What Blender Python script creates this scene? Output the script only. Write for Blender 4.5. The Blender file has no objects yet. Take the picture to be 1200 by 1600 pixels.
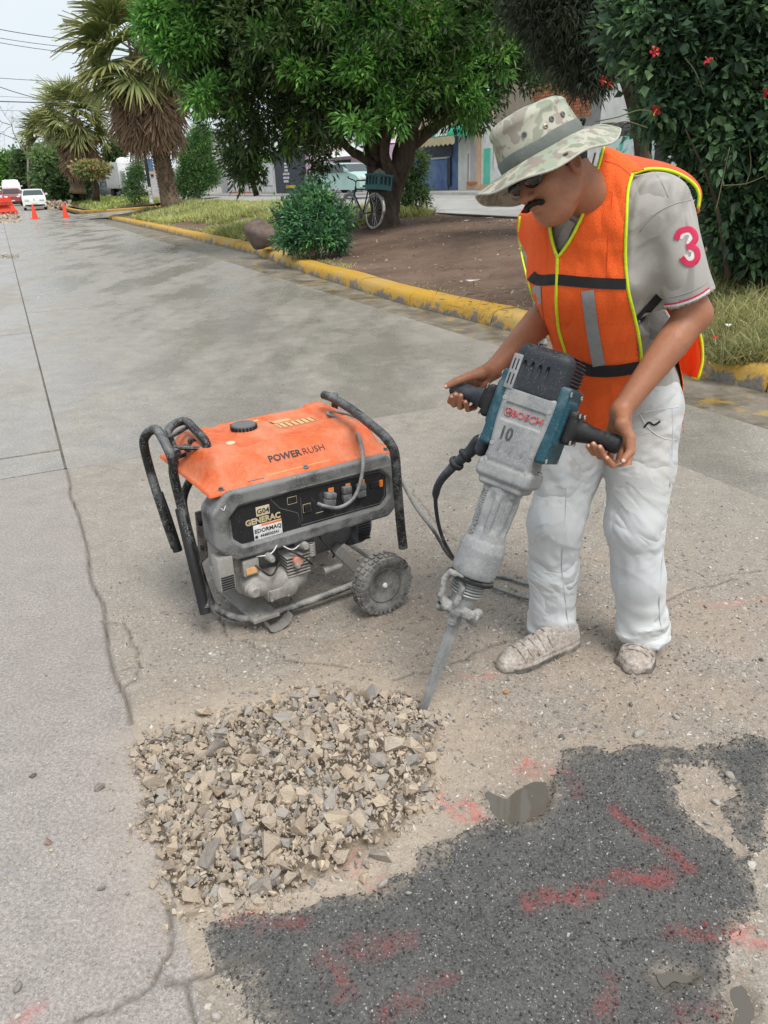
import bpy, bmesh, math, random
import numpy as np
from mathutils import Vector, Matrix, Quaternion

# ------------------------------------------------------------------ camera
H_EYE = 1.5; FPX = 1200.0
PITCH = math.radians(23.6); ROLL = math.radians(2.0)
_c, _s = math.cos(PITCH), math.sin(PITCH)
_r0 = np.array([1, 0, 0.]); _u0 = np.array([0, _s, _c]); FWD = np.array([0, _c, -_s])
RT = _r0*math.cos(ROLL) - _u0*math.sin(ROLL); UP = _u0*math.cos(ROLL) + _r0*math.sin(ROLL)
CAM = np.array([0, 0, H_EYE])
scene = bpy.context.scene
cam_data = bpy.data.cameras.new('camera'); cam = bpy.data.objects.new('camera', cam_data)
scene.collection.objects.link(cam)
M = Matrix((( RT[0], UP[0], -FWD[0], 0), (RT[1], UP[1], -FWD[1], 0), (RT[2], UP[2], -FWD[2], H_EYE), (0, 0, 0, 1)))
cam.matrix_world = M
cam_data.sensor_fit = 'VERTICAL'; cam_data.sensor_height = 24.0
cam_data.lens = 24.0*FPX/1600.0; cam_data.clip_end = 4000; cam_data.clip_start = .05
scene.camera = cam
# ------------------------------------------------------------------ world, sun, exposure
scene.view_settings.view_transform = 'Standard'
try: scene.view_settings.look = 'None'
except Exception: pass
scene.view_settings.exposure = 0.70; scene.view_settings.gamma = 1.0
SUN_EL, SUN_AZ = math.radians(62), math.radians(150)
world = bpy.data.worlds.new('World'); scene.world = world; world.use_nodes = True
wt = world.node_tree; wt.nodes.clear()
wo = wt.nodes.new('ShaderNodeOutputWorld'); wb = wt.nodes.new('ShaderNodeBackground')
sk = wt.nodes.new('ShaderNodeTexSky'); sk.sky_type = 'NISHITA'; sk.sun_disc = False
sk.sun_elevation = SUN_EL; sk.sun_rotation = SUN_AZ; sk.dust_density = 6; sk.air_density = 1.2
wb.inputs['Strength'].default_value = 0.1
# overcast: the clear sky is almost hidden behind an even pale cloud layer with faint mottling
tcw = wt.nodes.new('ShaderNodeTexCoord'); nzw = wt.nodes.new('ShaderNodeTexNoise'); nzw.inputs['Scale'].default_value = 2.2; nzw.inputs['Detail'].default_value = 4
crw = wt.nodes.new('ShaderNodeValToRGB'); crw.color_ramp.elements[0].position = .3; crw.color_ramp.elements[1].position = .75
crw.color_ramp.elements[0].color = (5.0, 5.6, 6.0, 1); crw.color_ramp.elements[1].color = (5.7, 6.15, 6.4, 1)
mxw = wt.nodes.new('ShaderNodeMixRGB'); mxw.inputs[0].default_value = .92
wt.links.new(tcw.outputs['Generated'], nzw.inputs['Vector']); wt.links.new(nzw.outputs['Fac'], crw.inputs[0])
wt.links.new(sk.outputs[0], mxw.inputs[1]); wt.links.new(crw.outputs[0], mxw.inputs[2])
wt.links.new(mxw.outputs[0], wb.inputs['Color']); wt.links.new(wb.outputs[0], wo.inputs['Surface'])
sd = bpy.data.lights.new('sun', 'SUN'); sd.energy = 1.9; sd.angle = math.radians(26); sd.color = (1, .97, .92)
sun = bpy.data.objects.new('sun', sd); scene.collection.objects.link(sun)
_sdir = Vector((math.sin(SUN_AZ)*math.cos(SUN_EL), math.cos(SUN_AZ)*math.cos(SUN_EL), math.sin(SUN_EL)))
sun.rotation_euler = _sdir.to_track_quat('Z', 'Y').to_euler(); sun.location = (3, -3, 12)
try:
    scene.cycles.max_bounces = 6; scene.cycles.transparent_max_bounces = 12; scene.cycles.use_denoising = True
except Exception: pass

# ------------------------------------------------------------------ geometry helpers
rng = np.random.default_rng(7); random.seed(7)
A = lambda *a: np.array(a, float)
def nrm(v): v = np.asarray(v, float); return v/(np.linalg.norm(v)+1e-12)
def ray(px, py): return FWD + (px-600)/FPX*RT + (800-py)/FPX*UP
def G(px, py, z=0.): d = ray(px, py); return CAM + d*((z-H_EYE)/d[2])       # where a sight line meets height z
def W(px, py, Y): d = ray(px, py); return CAM + d*(Y/d[1])                    # where it meets depth Y
def proj(P):
    v = np.atleast_2d(P)-CAM; w = v@FWD
    return np.stack([600+FPX*(v@RT)/w, 800-FPX*(v@UP)/w], 1)
_vp = ray(-8, 297); YAW = math.atan2(_vp[0], _vp[1])
EV = A(math.sin(YAW), math.cos(YAW), 0); EU = A(math.cos(YAW), -math.sin(YAW), 0)
def RD(u, v, z=0.): return EU*u + EV*v + A(0, 0, z)                           # road frame: u across, v along
def UVc(P): P = np.atleast_2d(P); return P@EU, P@EV
C = scene.collection

def empty(name, loc=(0, 0, 0), parent=None, label=None, cat=None, group=None, kind=None):
    o = bpy.data.objects.new(name, None); C.objects.link(o); o.location = tuple(loc); o.empty_display_size = .1
    if parent: o.parent = parent
    return tag(o, label, cat, group, kind)
def tag(o, label=None, cat=None, group=None, kind=None):
    for k, v in (('label', label), ('category', cat), ('group', group), ('kind', kind)):
        if v: o[k] = v
    return o
def mk(name, V, F, mat=None, parent=None, smooth=False, col=None, midx=None, loc=None, auto=None):
    """mesh object from arrays; vertices in world space (shifted to the parent's origin)"""
    V = np.asarray(V, float).reshape(-1, 3)
    off = A(0, 0, 0)
    if loc is not None: off = np.asarray(loc, float)
    me = bpy.data.meshes.new(name)
    mx_ = int(np.max(F)) if isinstance(F, np.ndarray) else max((max(f) for f in F), default=0)
    assert mx_ < len(V), name
    if isinstance(F, np.ndarray):
        k = F.shape[1]; n = len(F)
        me.vertices.add(len(V)); me.vertices.foreach_set('co', (V-off).astype(np.float32).ravel())
        me.loops.add(n*k); me.loops.foreach_set('vertex_index', F.astype(np.int32).ravel())
        me.polygons.add(n); me.polygons.foreach_set('loop_start', np.arange(0, n*k, k, dtype=np.int32))
        me.update(calc_edges=True); me.validate()
    else:
        me.from_pydata((V-off).tolist(), [], [list(map(int, f)) for f in F]); me.update()
    if mat is not None:
        for m in (mat if isinstance(mat, (list, tuple)) else [mat]): me.materials.append(m)
    if midx is not None: me.polygons.foreach_set('material_index', np.asarray(midx, np.int32))
    if col is not None:
        c = np.asarray(col, np.float32)
        if c.shape[1] == 3: c = np.concatenate([c, np.ones((len(c), 1), np.float32)], 1)
        a = me.color_attributes.new('col', 'FLOAT_COLOR', 'POINT'); a.data.foreach_set('color', c.ravel())
    me.polygons.foreach_set('use_smooth', np.full(len(me.polygons), bool(smooth)))
    if auto:
        try: me.set_sharp_from_angle(angle=math.radians(auto))
        except Exception: pass
    o = bpy.data.objects.new(name, me); C.objects.link(o)
    if parent is not None:
        o.parent = parent
        if loc is None: o.matrix_parent_inverse = Matrix.Identity(4)
    if loc is not None: o.location = tuple(off)
    return o

class MB:
    """collects primitives into one mesh"""
    def __init__(s, T=None): s.V = []; s.F = []; s.n = 0; s.T = T; s.mi = []; s.m = 0
    def add(s, V, F):
        V = np.asarray(V, float).reshape(-1, 3)
        if s.T is not None: V = s.T(V)
        s.V.append(V)
        for f in F: s.F.append([int(i)+s.n for i in f]); s.mi.append(s.m)
        s.n += len(V); return s
    def box(s, a, b, R=None, o=(0, 0, 0)):
        a, b = np.minimum(a, b), np.maximum(a, b)
        V = A(*[[(a, b)[i][0], (a, b)[j][1], (a, b)[k][2]] for i in (0, 1) for j in (0, 1) for k in (0, 1)])
        if R is not None: V = V@np.asarray(R).T
        V = V + np.asarray(o, float)
        return s.add(V, [(0, 1, 3, 2), (4, 6, 7, 5), (0, 4, 5, 1), (2, 3, 7, 6), (0, 2, 6, 4), (1, 5, 7, 3)])
    def rbox(s, a, b, r=.01, R=None, o=(0, 0, 0)):
        """box with chamfered edges"""
        a, b = np.minimum(a, b).astype(float), np.maximum(a, b).astype(float); r = min(r, .49*float((b-a).min()))
        bm = bmesh.new(); bmesh.ops.create_cube(bm, size=1)
        for v in bm.verts: v.co = Vector(((a+b)/2+np.array(v.co)*(b-a)).tolist())
        bmesh.ops.bevel(bm, geom=bm.edges[:], offset=r, segments=2, affect='EDGES', profile=.6)
        V = A(*[list(v.co) for v in bm.verts]); F = [[v.index for v in f.verts] for f in bm.faces]; bm.free()
        if R is not None: V = V@np.asarray(R).T
        return s.add(V+np.asarray(o, float), F)
    def cyl(s, p, q, r, r2=None, n=16, cap=True):
        p, q = np.asarray(p, float), np.asarray(q, float); r2 = r if r2 is None else r2
        d = nrm(q-p); x = nrm(np.cross(d, A(0, 0, 1) if abs(d[2]) < .9 else A(1, 0, 0))); y = np.cross(d, x)
        t = np.arange(n)*2*math.pi/n; ring = np.cos(t)[:, None]*x + np.sin(t)[:, None]*y
        V = np.concatenate([p+ring*r, q+ring*r2])
        F = [(i, (i+1) % n, n+(i+1) % n, n+i) for i in range(n)]
        if cap: F += [tuple(range(n))[::-1], tuple(range(n, 2*n))]
        return s.add(V, F)
    def tube(s, pts, r, n=10, cap=True, closed=False, flat=None):
        V, F = tube(pts, r, n, cap, closed, flat); return s.add(V, F)
    def lathe(s, prof, o, ax, n=24, ref=None):
        """prof: (radius, height) along axis ax from o"""
        ax = nrm(ax); x = nrm(np.cross(ax, A(0, 0, 1) if abs(ax[2]) < .9 else A(1, 0, 0))) if ref is None else nrm(ref); y = np.cross(ax, x)
        t = np.arange(n)*2*math.pi/n; ring = np.cos(t)[:, None]*x + np.sin(t)[:, None]*y
        V = np.concatenate([np.asarray(o, float)+ax*h+ring*r for r, h in prof]); F = []
        for k in range(len(prof)-1):
            F += [(k*n+i, k*n+(i+1) % n, (k+1)*n+(i+1) % n, (k+1)*n+i) for i in range(n)]
        F += [tuple(range(n))[::-1], tuple(range((len(prof)-1)*n, len(prof)*n))]
        return s.add(V, F)
    def prism(s, poly, o, ex, ey, ez):
        """polygon (x,y) in plane ex,ey extruded by vector ez"""
        P = A(*poly); n = len(P); o = np.asarray(o, float); b = o + P[:, :1]*np.asarray(ex) + P[:, 1:2]*np.asarray(ey)
        V = np.concatenate([b, b+np.asarray(ez)])
        return s.add(V, [tuple(range(n))[::-1], tuple(range(n, 2*n))] + [(i, (i+1) % n, n+(i+1) % n, n+i) for i in range(n)])
    def build(s, name, mat, parent=None, smooth=False, auto=None, col=None, loc=None):
        V = np.concatenate(s.V) if s.V else np.zeros((0, 3))
        return mk(name, V, s.F, mat, parent, smooth=smooth or bool(auto), auto=auto, col=col, loc=loc, midx=s.mi if isinstance(mat, (list, tuple)) else None)
def fr(o, ex, ey, ez):
    o, B = np.asarray(o, float), np.stack([ex, ey, ez]); return lambda V: o + V@B
def catmull(P, k=8, closed=False):
    P = np.asarray(P, float); n = len(P); out = []
    if closed: Q = np.concatenate([P[-1:], P, P[:2]]); m = n
    else: Q = np.concatenate([[2*P[0]-P[1]], P, [2*P[-1]-P[-2]]]); m = n-1
    for i in range(m):
        a, b, c, d = Q[i:i+4]
        for t in np.arange(k)/k:
            out.append(.5*((2*b)+(-a+c)*t+(2*a-5*b+4*c-d)*t*t+(-a+3*b-3*c+d)*t**3))
    if not closed: out.append(P[-1])
    return np.array(out)
def tube(pts, r, n=10, cap=True, closed=False, flat=None):
    P = np.asarray(pts, float); m = len(P); R = np.broadcast_to(np.asarray(r, float), (m,))
    T = np.gradient(P, axis=0) if not closed else np.roll(P, -1, 0)-np.roll(P, 1, 0)
    T /= np.linalg.norm(T, axis=1)[:, None]+1e-12
    x = nrm(np.cross(T[0], A(0, 0, 1) if abs(T[0][2]) < .9 else A(1, 0, 0))) if flat is None else nrm(flat)
    V = []; t = np.arange(n)*2*math.pi/n
    for i in range(m):
        x = nrm(x - T[i]*(x@T[i])); y = np.cross(T[i], x)
        V.append(P[i] + R[i]*(np.cos(t)[:, None]*x + np.sin(t)[:, None]*y))
    V = np.concatenate(V); F = []
    for k in range(m if closed else m-1):
        k2 = (k+1) % m
        F += [(k*n+i, k*n+(i+1) % n, k2*n+(i+1) % n, k2*n+i) for i in range(n)]
    if cap and not closed: F += [tuple(range(n))[::-1], tuple(range((m-1)*n, m*n))]
    return V, F
def text(name, body, o, ex, ey, size, mat, parent, depth=.0015, font_off=0, align='CENTER', shear=0, bold=0, sx=1.):
    cu = bpy.data.curves.new(name, 'FONT'); cu.body = body; cu.size = size; cu.align_x = align; cu.align_y = 'CENTER'
    cu.extrude = depth; cu.offset = bold; cu.shear = shear; cu.resolution_u = 2
    ob = bpy.data.objects.new('tmp', cu); C.objects.link(ob)
    me = bpy.data.meshes.new_from_object(ob.evaluated_get(bpy.context.evaluated_depsgraph_get()))
    bpy.data.objects.remove(ob); bpy.data.curves.remove(cu)
    ex, ey = nrm(ex), nrm(ey); ez = np.cross(ex, ey)
    n = len(me.vertices); co = np.zeros(n*3, np.float32); me.vertices.foreach_get('co', co); co = co.reshape(-1, 3); co[:, 0] *= sx
    me.vertices.foreach_set('co', (np.asarray(o)+co@np.stack([ex, ey, ez])).astype(np.float32).ravel())
    me.materials.clear(); me.materials.append(mat); me.name = name; me.update()
    ob = bpy.data.objects.new(name, me); C.objects.link(ob)
    if parent: ob.parent = parent
    return ob
def copy_tree(o, parent=None):
    c = o.copy(); C.objects.link(c); c.parent = parent
    for ch in list(o.children): copy_tree(ch, c)
    return c

# ---- noise (cheap value noise, vectorised)
_NT = np.random.default_rng(3).random((64, 64, 64)).astype(np.float32)
def vnoise(P, s=1., seed=0):
    P = np.asarray(P, float)*s + seed*7.31; i = np.floor(P).astype(int); f = P-i; f = f*f*(3-2*f); i &= 63; j = (i+1) & 63
    g = lambda a, b, c: _NT[a, b, c]
    x0, y0, z0 = i.T; x1, y1, z1 = j.T; fx, fy, fz = f.T
    a = g(x0, y0, z0)*(1-fx)+g(x1, y0, z0)*fx; b = g(x0, y1, z0)*(1-fx)+g(x1, y1, z0)*fx
    c = g(x0, y0, z1)*(1-fx)+g(x1, y0, z1)*fx; d = g(x0, y1, z1)*(1-fx)+g(x1, y1, z1)*fx
    return ((a*(1-fy)+b*fy)*(1-fz)+(c*(1-fy)+d*fy)*fz)*2-1
def fbm(P, s=1., o=4, seed=0): return sum(vnoise(P, s*2**k, seed+k)*.5**k for k in range(o))

# ---- signed distance modelling
def smin(a, b, k): h = np.clip(.5+.5*(b-a)/k, 0, 1); return b*(1-h)+a*h-k*h*(1-h)
def smax(a, b, k): return -smin(-a, -b, k)
def sd_cap(P, a, b, ra, rb=None):
    rb = ra if rb is None else rb; a, b = np.asarray(a, float), np.asarray(b, float); d = b-a
    t = np.clip(((P-a)@d)/(d@d+1e-12), 0, 1); return np.linalg.norm(P-a-t[:, None]*d, axis=1)-(ra+(rb-ra)*t)
def sd_chain(P, pts, rs, k=.0):
    d = None
    for i in range(len(pts)-1):
        e = sd_cap(P, pts[i], pts[i+1], rs[i], rs[i+1]); d = e if d is None else (smin(d, e, k) if k else np.minimum(d, e))
    return d
def sd_ell(P, c, R, B=None):
    q = P-np.asarray(c, float)
    if B is not None: q = q@np.stack(B).T
    R = np.asarray(R, float); k0 = np.linalg.norm(q/R, axis=1); k1 = np.linalg.norm(q/R**2, axis=1)+1e-9
    return k0*(k0-1)/k1
def sd_box(P, c, hs, r=0., B=None):
    q = P-np.asarray(c, float)
    if B is not None: q = q@np.stack(B).T
    q = np.abs(q)-(np.asarray(hs, float)-r)
    return np.linalg.norm(np.maximum(q, 0), axis=1)+np.minimum(q.max(1), 0)-r
def sd_loft(P, sec):
    """elliptic tube through sections (centre, x axis, y axis, a, b); axis runs centre to centre"""
    best = None
    for i in range(len(sec)-1):
        c0, x0, y0, a0, b0 = sec[i]; c1, x1, y1, a1, b1 = sec[i+1]; d = c1-c0; L = d@d
        t = np.clip(((P-c0)@d)/L, 0, 1)[:, None]; t = t if True else t
        c = c0+t*d; x = x0+t*(x1-x0); y = y0+t*(y1-y0); a = (a0+t[:, 0]*(a1-a0)); b = (b0+t[:, 0]*(b1-b0))
        q = P-c; qx = (q*x).sum(1); qy = (q*y).sum(1); ax = np.cross(x, y); qz = (q*ax).sum(1)
        m = np.minimum(a, b); k0 = np.sqrt((qx/a)**2+(qy/b)**2+(qz/m)**2); k1 = np.sqrt((qx/a**2)**2+(qy/b**2)**2+(qz/m**2)**2)+1e-9
        e = k0*(k0-1)/k1
        best = e if best is None else smin(best, e, .02)
    return best
def snets(f, lo, hi, h):
    """surface nets over the box lo..hi, evaluated only in blocks near the surface"""
    lo, hi = np.asarray(lo, float), np.asarray(hi, float); B = 8
    nb = np.ceil(((hi-lo)/h+1)/B).astype(int); n = nb*B
    I = np.stack(np.meshgrid(*[np.arange(k) for k in nb], indexing='ij'), -1).reshape(-1, 3)
    d = f(lo+(I*B+(B-1)/2)*h); near = np.abs(d) < B*h*1.25
    D = np.repeat(np.repeat(np.repeat(np.where(d < 0, -1., 1.).reshape(nb), B, 0), B, 1), B, 2).astype(np.float32)
    J = np.stack(np.meshgrid(*[np.arange(B)]*3, indexing='ij'), -1).reshape(-1, 3); I = I[near]
    for s in range(0, len(I), 400):
        K = (I[s:s+400, None]*B+J[None]).reshape(-1, 3); D[K[:, 0], K[:, 1], K[:, 2]] = f(lo+K*h)
    ins = D < 0
    cnt = np.zeros(n-1, np.int8)
    for a in (0, 1):
        for b in (0, 1):
            for c in (0, 1): cnt += ins[a:n[0]-1+a, b:n[1]-1+b, c:n[2]-1+c]
    act = (cnt > 0) & (cnt < 8); cells = np.argwhere(act); idx = np.full(n-1, -1, np.int32); idx[act] = np.arange(len(cells))
    S = np.zeros((len(cells), 3)); N = np.zeros(len(cells)); cor = [(a, b, c) for a in (0, 1) for b in (0, 1) for c in (0, 1)]
    val = {k: D[cells[:, 0]+k[0], cells[:, 1]+k[1], cells[:, 2]+k[2]] for k in cor}
    for k in cor:
        for ax in range(3):
            if k[ax] == 0:
                k2 = list(k); k2[ax] = 1; v0, v1 = val[k], val[tuple(k2)]; m = (v0 < 0) != (v1 < 0)
                t = np.where(m, v0/np.where(m, v0-v1, 1), 0); p = np.tile(np.array(k, float), (len(cells), 1)); p[:, ax] = t
                S[m] += p[m]; N[m] += 1
    V = lo+(cells+S/N[:, None])*h
    Fs = []
    for ax in range(3):
        b, c = (ax+1) % 3, (ax+2) % 3
        s0 = [slice(1, -1)]*3; s0[ax] = slice(0, n[ax]-1); s1 = list(s0); s1[ax] = slice(1, n[ax])
        x0, x1 = ins[tuple(s0)], ins[tuple(s1)]
        for sign, m in ((0, x0 & ~x1), (1, ~x0 & x1)):
            E = np.argwhere(m); o = np.array([1, 1, 1]); o[ax] = 0; E = E+o
            def at(db, dc):
                q = E.copy(); q[:, b] -= db; q[:, c] -= dc; return idx[q[:, 0], q[:, 1], q[:, 2]]
            q = np.stack([at(0, 0), at(1, 0), at(1, 1), at(0, 1)], 1)
            Fs.append(q if sign == 0 else q[:, ::-1])
    F = np.concatenate(Fs); F = F[(F >= 0).all(1)]
    return V, F
def onto(px, py, f, t0=1.2, t1=4.):
    """first point of the shape f on the sight line (px,py)"""
    d = nrm(ray(px, py)); t = t0
    for _ in range(80):
        e = float(f((CAM+d*t)[None])[0]); t += e*.8
        if abs(e) < 4e-4 or t > t1: break
    return CAM+d*t
def grad(f, P, e=1e-3):
    g = np.stack([(f(P+e*A(*np.eye(3)[i]))-f(P-e*A(*np.eye(3)[i])))/(2*e) for i in range(3)], 1)
    return g/(np.linalg.norm(g, axis=1)[:, None]+1e-9)

# ------------------------------------------------------------------ materials
class NB:
    def __init__(s, name):
        s.m = bpy.data.materials.new(name); s.m.use_nodes = True; s.t = s.m.node_tree; s.t.nodes.clear()
        s.out = s.t.nodes.new('ShaderNodeOutputMaterial'); s.b = s.t.nodes.new('ShaderNodeBsdfPrincipled')
        s.t.links.new(s.b.outputs[0], s.out.inputs[0]); s.tc = s.t.nodes.new('ShaderNodeTexCoord'); s.obj = s.tc.outputs['Object']
    def put(s, n, k, v):
        i = n.inputs[k]
        if isinstance(v, bpy.types.NodeSocket): s.t.links.new(v, i)
        elif v is not None:
            if hasattr(i.default_value, '__len__') and len(i.default_value) == 4 and len(v) == 3: v = (*v, 1)
            i.default_value = v
    def n(s, typ, out=0, pr=None, **kw):
        nd = s.t.nodes.new('ShaderNode'+typ)
        for k, v in (pr or {}).items(): setattr(nd, k, v)
        for k, v in kw.items(): s.put(nd, int(k[1:]) if k[0] == 'i' and k[1:].isdigit() else k.replace('_', ' '), v)
        return nd.outputs[out]
    def noise(s, sc, det=4, vec=None, out=0, rough=.55, dist=0): return s.n('TexNoise', out, Vector=vec or s.obj, Scale=float(sc), Detail=float(det), Roughness=rough, Distortion=float(dist))
    def vor(s, sc, vec=None, out=0, feat='F1', rand=1.): return s.n('TexVoronoi', out, {'feature': feat}, Vector=vec or s.obj, Scale=float(sc), Randomness=rand)
    def ramp(s, f, stops, interp='LINEAR'):
        nd = s.t.nodes.new('ShaderNodeValToRGB'); r = nd.color_ramp; r.interpolation = interp
        while len(r.elements) > 1: r.elements.remove(r.elements[-1])
        for i, (p, c) in enumerate(stops):
            e = r.elements[0] if i == 0 else r.elements.new(p); e.position = p
            c = (c, c, c) if not hasattr(c, '__len__') else c; e.color = (*c, 1)
        s.t.links.new(f, nd.inputs[0]); return nd.outputs[0]
    def mix(s, f, a, b, mode='MIX'):
        nd = s.t.nodes.new('ShaderNodeMixRGB'); nd.blend_type = mode
        for k, v in ((0, f), (1, a), (2, b)): s.put(nd, k, v)
        return nd.outputs[0]
    def math(s, op, a, b=None, c=None, clamp=False):
        nd = s.t.nodes.new('ShaderNodeMath'); nd.operation = op; nd.use_clamp = clamp
        for k, v in ((0, a), (1, b), (2, c)):
            if v is not None: s.put(nd, k, v)
        return nd.outputs[0]
    def map(s, vec=None, loc=(0, 0, 0), rot=(0, 0, 0), sc=(1, 1, 1)): return s.n('Mapping', Vector=vec or s.obj, Location=loc, Rotation=rot, Scale=sc)
    def bump(s, h, st=.3, d=.01, nrm=None):
        nd = s.t.nodes.new('ShaderNodeBump'); s.put(nd, 'Height', h); s.put(nd, 'Strength', st); s.put(nd, 'Distance', d)
        if nrm: s.put(nd, 'Normal', nrm)
        return nd.outputs[0]
    def attr(s, nm='col', out=0): return s.n('Attribute', out, {'attribute_name': nm})
    def fin(s, col=None, rough=None, nrm=None, metal=None, spec=None, **kw):
        for k, v in (('Base Color', col), ('Roughness', rough), ('Normal', nrm), ('Metallic', metal), ('Specular IOR Level', spec)):
            if v is not None: s.put(s.b, k, v)
        for k, v in kw.items(): s.put(s.b, k.replace('_', ' '), v)
        return s.m
def gm(name, col, rough=.55, dirt=(.35, .32, .28), amt=.35, sc=6., spots=0., metal=0., bst=.25, bsc=80., vary=.12, spec=.5, spotc=None, scr=0.):
    """painted or plastic surface with patchy dust, specks and slight relief"""
    b = NB(name); n1 = b.noise(sc, 6, rough=.65); n2 = b.noise(sc*5, 5)
    c = b.mix(b.ramp(n2, [(.3, 0.), (.7, 1.)]), tuple(x*(1-vary) for x in col), tuple(min(1, x*(1+vary)) for x in col))
    if amt: c = b.mix(b.ramp(n1, [(.62-.5*amt, 0.), (.62-.5*amt+.22, min(1., amt*1.6))]), c, dirt)
    r = b.ramp(n2, [(.3, max(0, rough-.12)), (.7, min(1, rough+.12))])
    if spots:
        v = b.vor(sc*14); m = b.ramp(v, [(.08+.22*spots, 1.), (.12+.22*spots, 0.)]); m = b.math('MULTIPLY', m, b.ramp(b.noise(sc*2.3, 3), [(.45-.25*spots, 0.), (.6-.1*spots, 1.)]))
        c = b.mix(m, c, spotc or tuple(min(1, x*1.8) for x in dirt))
    h = b.noise(bsc, 4)
    return b.fin(c, r, b.bump(h, bst, .004) if bst else None, metal, spec)
# ================================================================== GROUND
KU = lambda v: np.interp(v, [-4, 0, 4, 6, 9, 13, 18, 30, 43], [5.05, 4.9, 4.72, 4.58, 4.45, 4.6, 5.02, 4.95, 4.75])
def segd(P, Q):
    """distance of 2-D points to a polyline"""
    d = np.full(len(P), 9.)
    for a, b in zip(Q[:-1], Q[1:]):
        e = b-a; t = np.clip(((P-a)@e)/(e@e+1e-12), 0, 1); d = np.minimum(d, np.linalg.norm(P-a-t[:, None]*e, axis=1))
    return d
def inpoly(P, Q):
    r = np.zeros(len(P), bool); n = len(Q)
    for i in range(n):
        (x0, y0), (x1, y1) = Q[i], Q[(i+1) % n]
        m = ((y0 > P[:, 1]) != (y1 > P[:, 1])) & (P[:, 0] < (x1-x0)*(P[:, 1]-y0)/(y1-y0+1e-12)+x0); r ^= m
    return r
def sdpoly(P, Q): d = segd(P, np.concatenate([Q, Q[:1]])); return np.where(inpoly(P, Q), -d, d)
def gp(L): return np.array([G(*q)[:2] for q in L])
HOLE = gp([(212, 1168), (250, 1140), (330, 1120), (420, 1100), (520, 1085), (640, 1090), (690, 1130), (680, 1190), (655, 1260), (610, 1320), (520, 1370), (430, 1400), (330, 1415), (262, 1400), (238, 1330), (222, 1240)])
PATCH = gp([(300, 1445), (420, 1425), (520, 1405), (600, 1385), (650, 1340), (720, 1312), (800, 1285), (850, 1275), (868, 1215), (890, 1180), (960, 1165), (1040, 1170), (1100, 1160), (1200, 1150), (1230, 1200), (1195, 1330), (1190, 1420), (1150, 1500), (1140, 1560), (1150, 1640), (700, 1750), (480, 1680), (420, 1600), (330, 1510)])
ISLE = gp([(1050, 1210), (1110, 1190), (1140, 1230), (1130, 1310), (1150, 1330), (1110, 1300), (1060, 1250)])
PUD1 = gp([(762, 1240), (792, 1246), (828, 1222), (852, 1222), (860, 1246), (850, 1268), (826, 1282), (792, 1288), (772, 1268)])
PUD2 = gp([(1140, 1546), (1158, 1538), (1172, 1552), (1176, 1580), (1164, 1612), (1144, 1606), (1148, 1578)])
PUD3 = gp([(1022, 1520), (1044, 1514), (1062, 1520), (1090, 1524), (1078, 1536), (1052, 1536), (1034, 1542)])
REDL = [gp(q) for q in ([(955, 1265), (1010, 1310), (1080, 1358), (1000, 1380), (900, 1395), (830, 1412)], [(1060, 1465), (1130, 1455), (1200, 1460)], [(700, 1245), (715, 1275), (750, 1280), (735, 1250)], [(815, 1195), (850, 1205), (820, 1215)],
        [(360, 1440), (420, 1435), (470, 1445)], [(545, 1340), (560, 1370), (600, 1385)], [(510, 1500), (560, 1490), (640, 1465)], [(540, 1560), (520, 1500)], [(940, 1600), (960, 1540)], [(1060, 1590), (1120, 1585)], [(1100, 948), (1160, 940), (1210, 932)], [(725, 1052), (770, 1052)], [(590, 1600), (700, 1530)], [(60, 1590), (30, 1600)], [(880, 1210), (900, 1240)])]
CRACK = [gp(q) for q in ([(160, 970), (195, 975), (212, 1015), (216, 1060), (186, 1078)], [(190, 1050), (206, 1045)], [(262, 1400), (266, 1490), (240, 1540), (180, 1580), (110, 1602)], [(262, 1530), (290, 1540), (315, 1610)], [(262, 1535), (360, 1515), (420, 1490)],
         [(620, 1062), (690, 1045), (760, 1012), (820, 1000)], [(860, 995), (950, 975), (1000, 960), (1080, 920), (1150, 905)], [(1120, 560), (1180, 600)], [(380, 1000), (440, 1030), (540, 1040)], [(1000, 860), (1100, 900), (1200, 890)], [(880, 700), (980, 760)], [(300, 890), (360, 1000)], [(640, 760), (700, 840), (760, 860)])]
def rubble_h(P):
    """height of the broken concrete lying in and over the hole"""
    s = sdpoly(P, HOLE); m = np.clip(-s/.07, 0, 1); m = m*m*(3-2*m)
    q = np.c_[P, np.zeros(len(P))]
    c1 = gp([(560, 1190)])[0]; c2 = gp([(330, 1240)])[0]
    b = .055*np.exp(-((P-c1)**2).sum(1)/.06)+.015*np.exp(-((P-c2)**2).sum(1)/.03)
    return m*(-.008+b+.012*fbm(q, 9, 3, 5))
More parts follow.
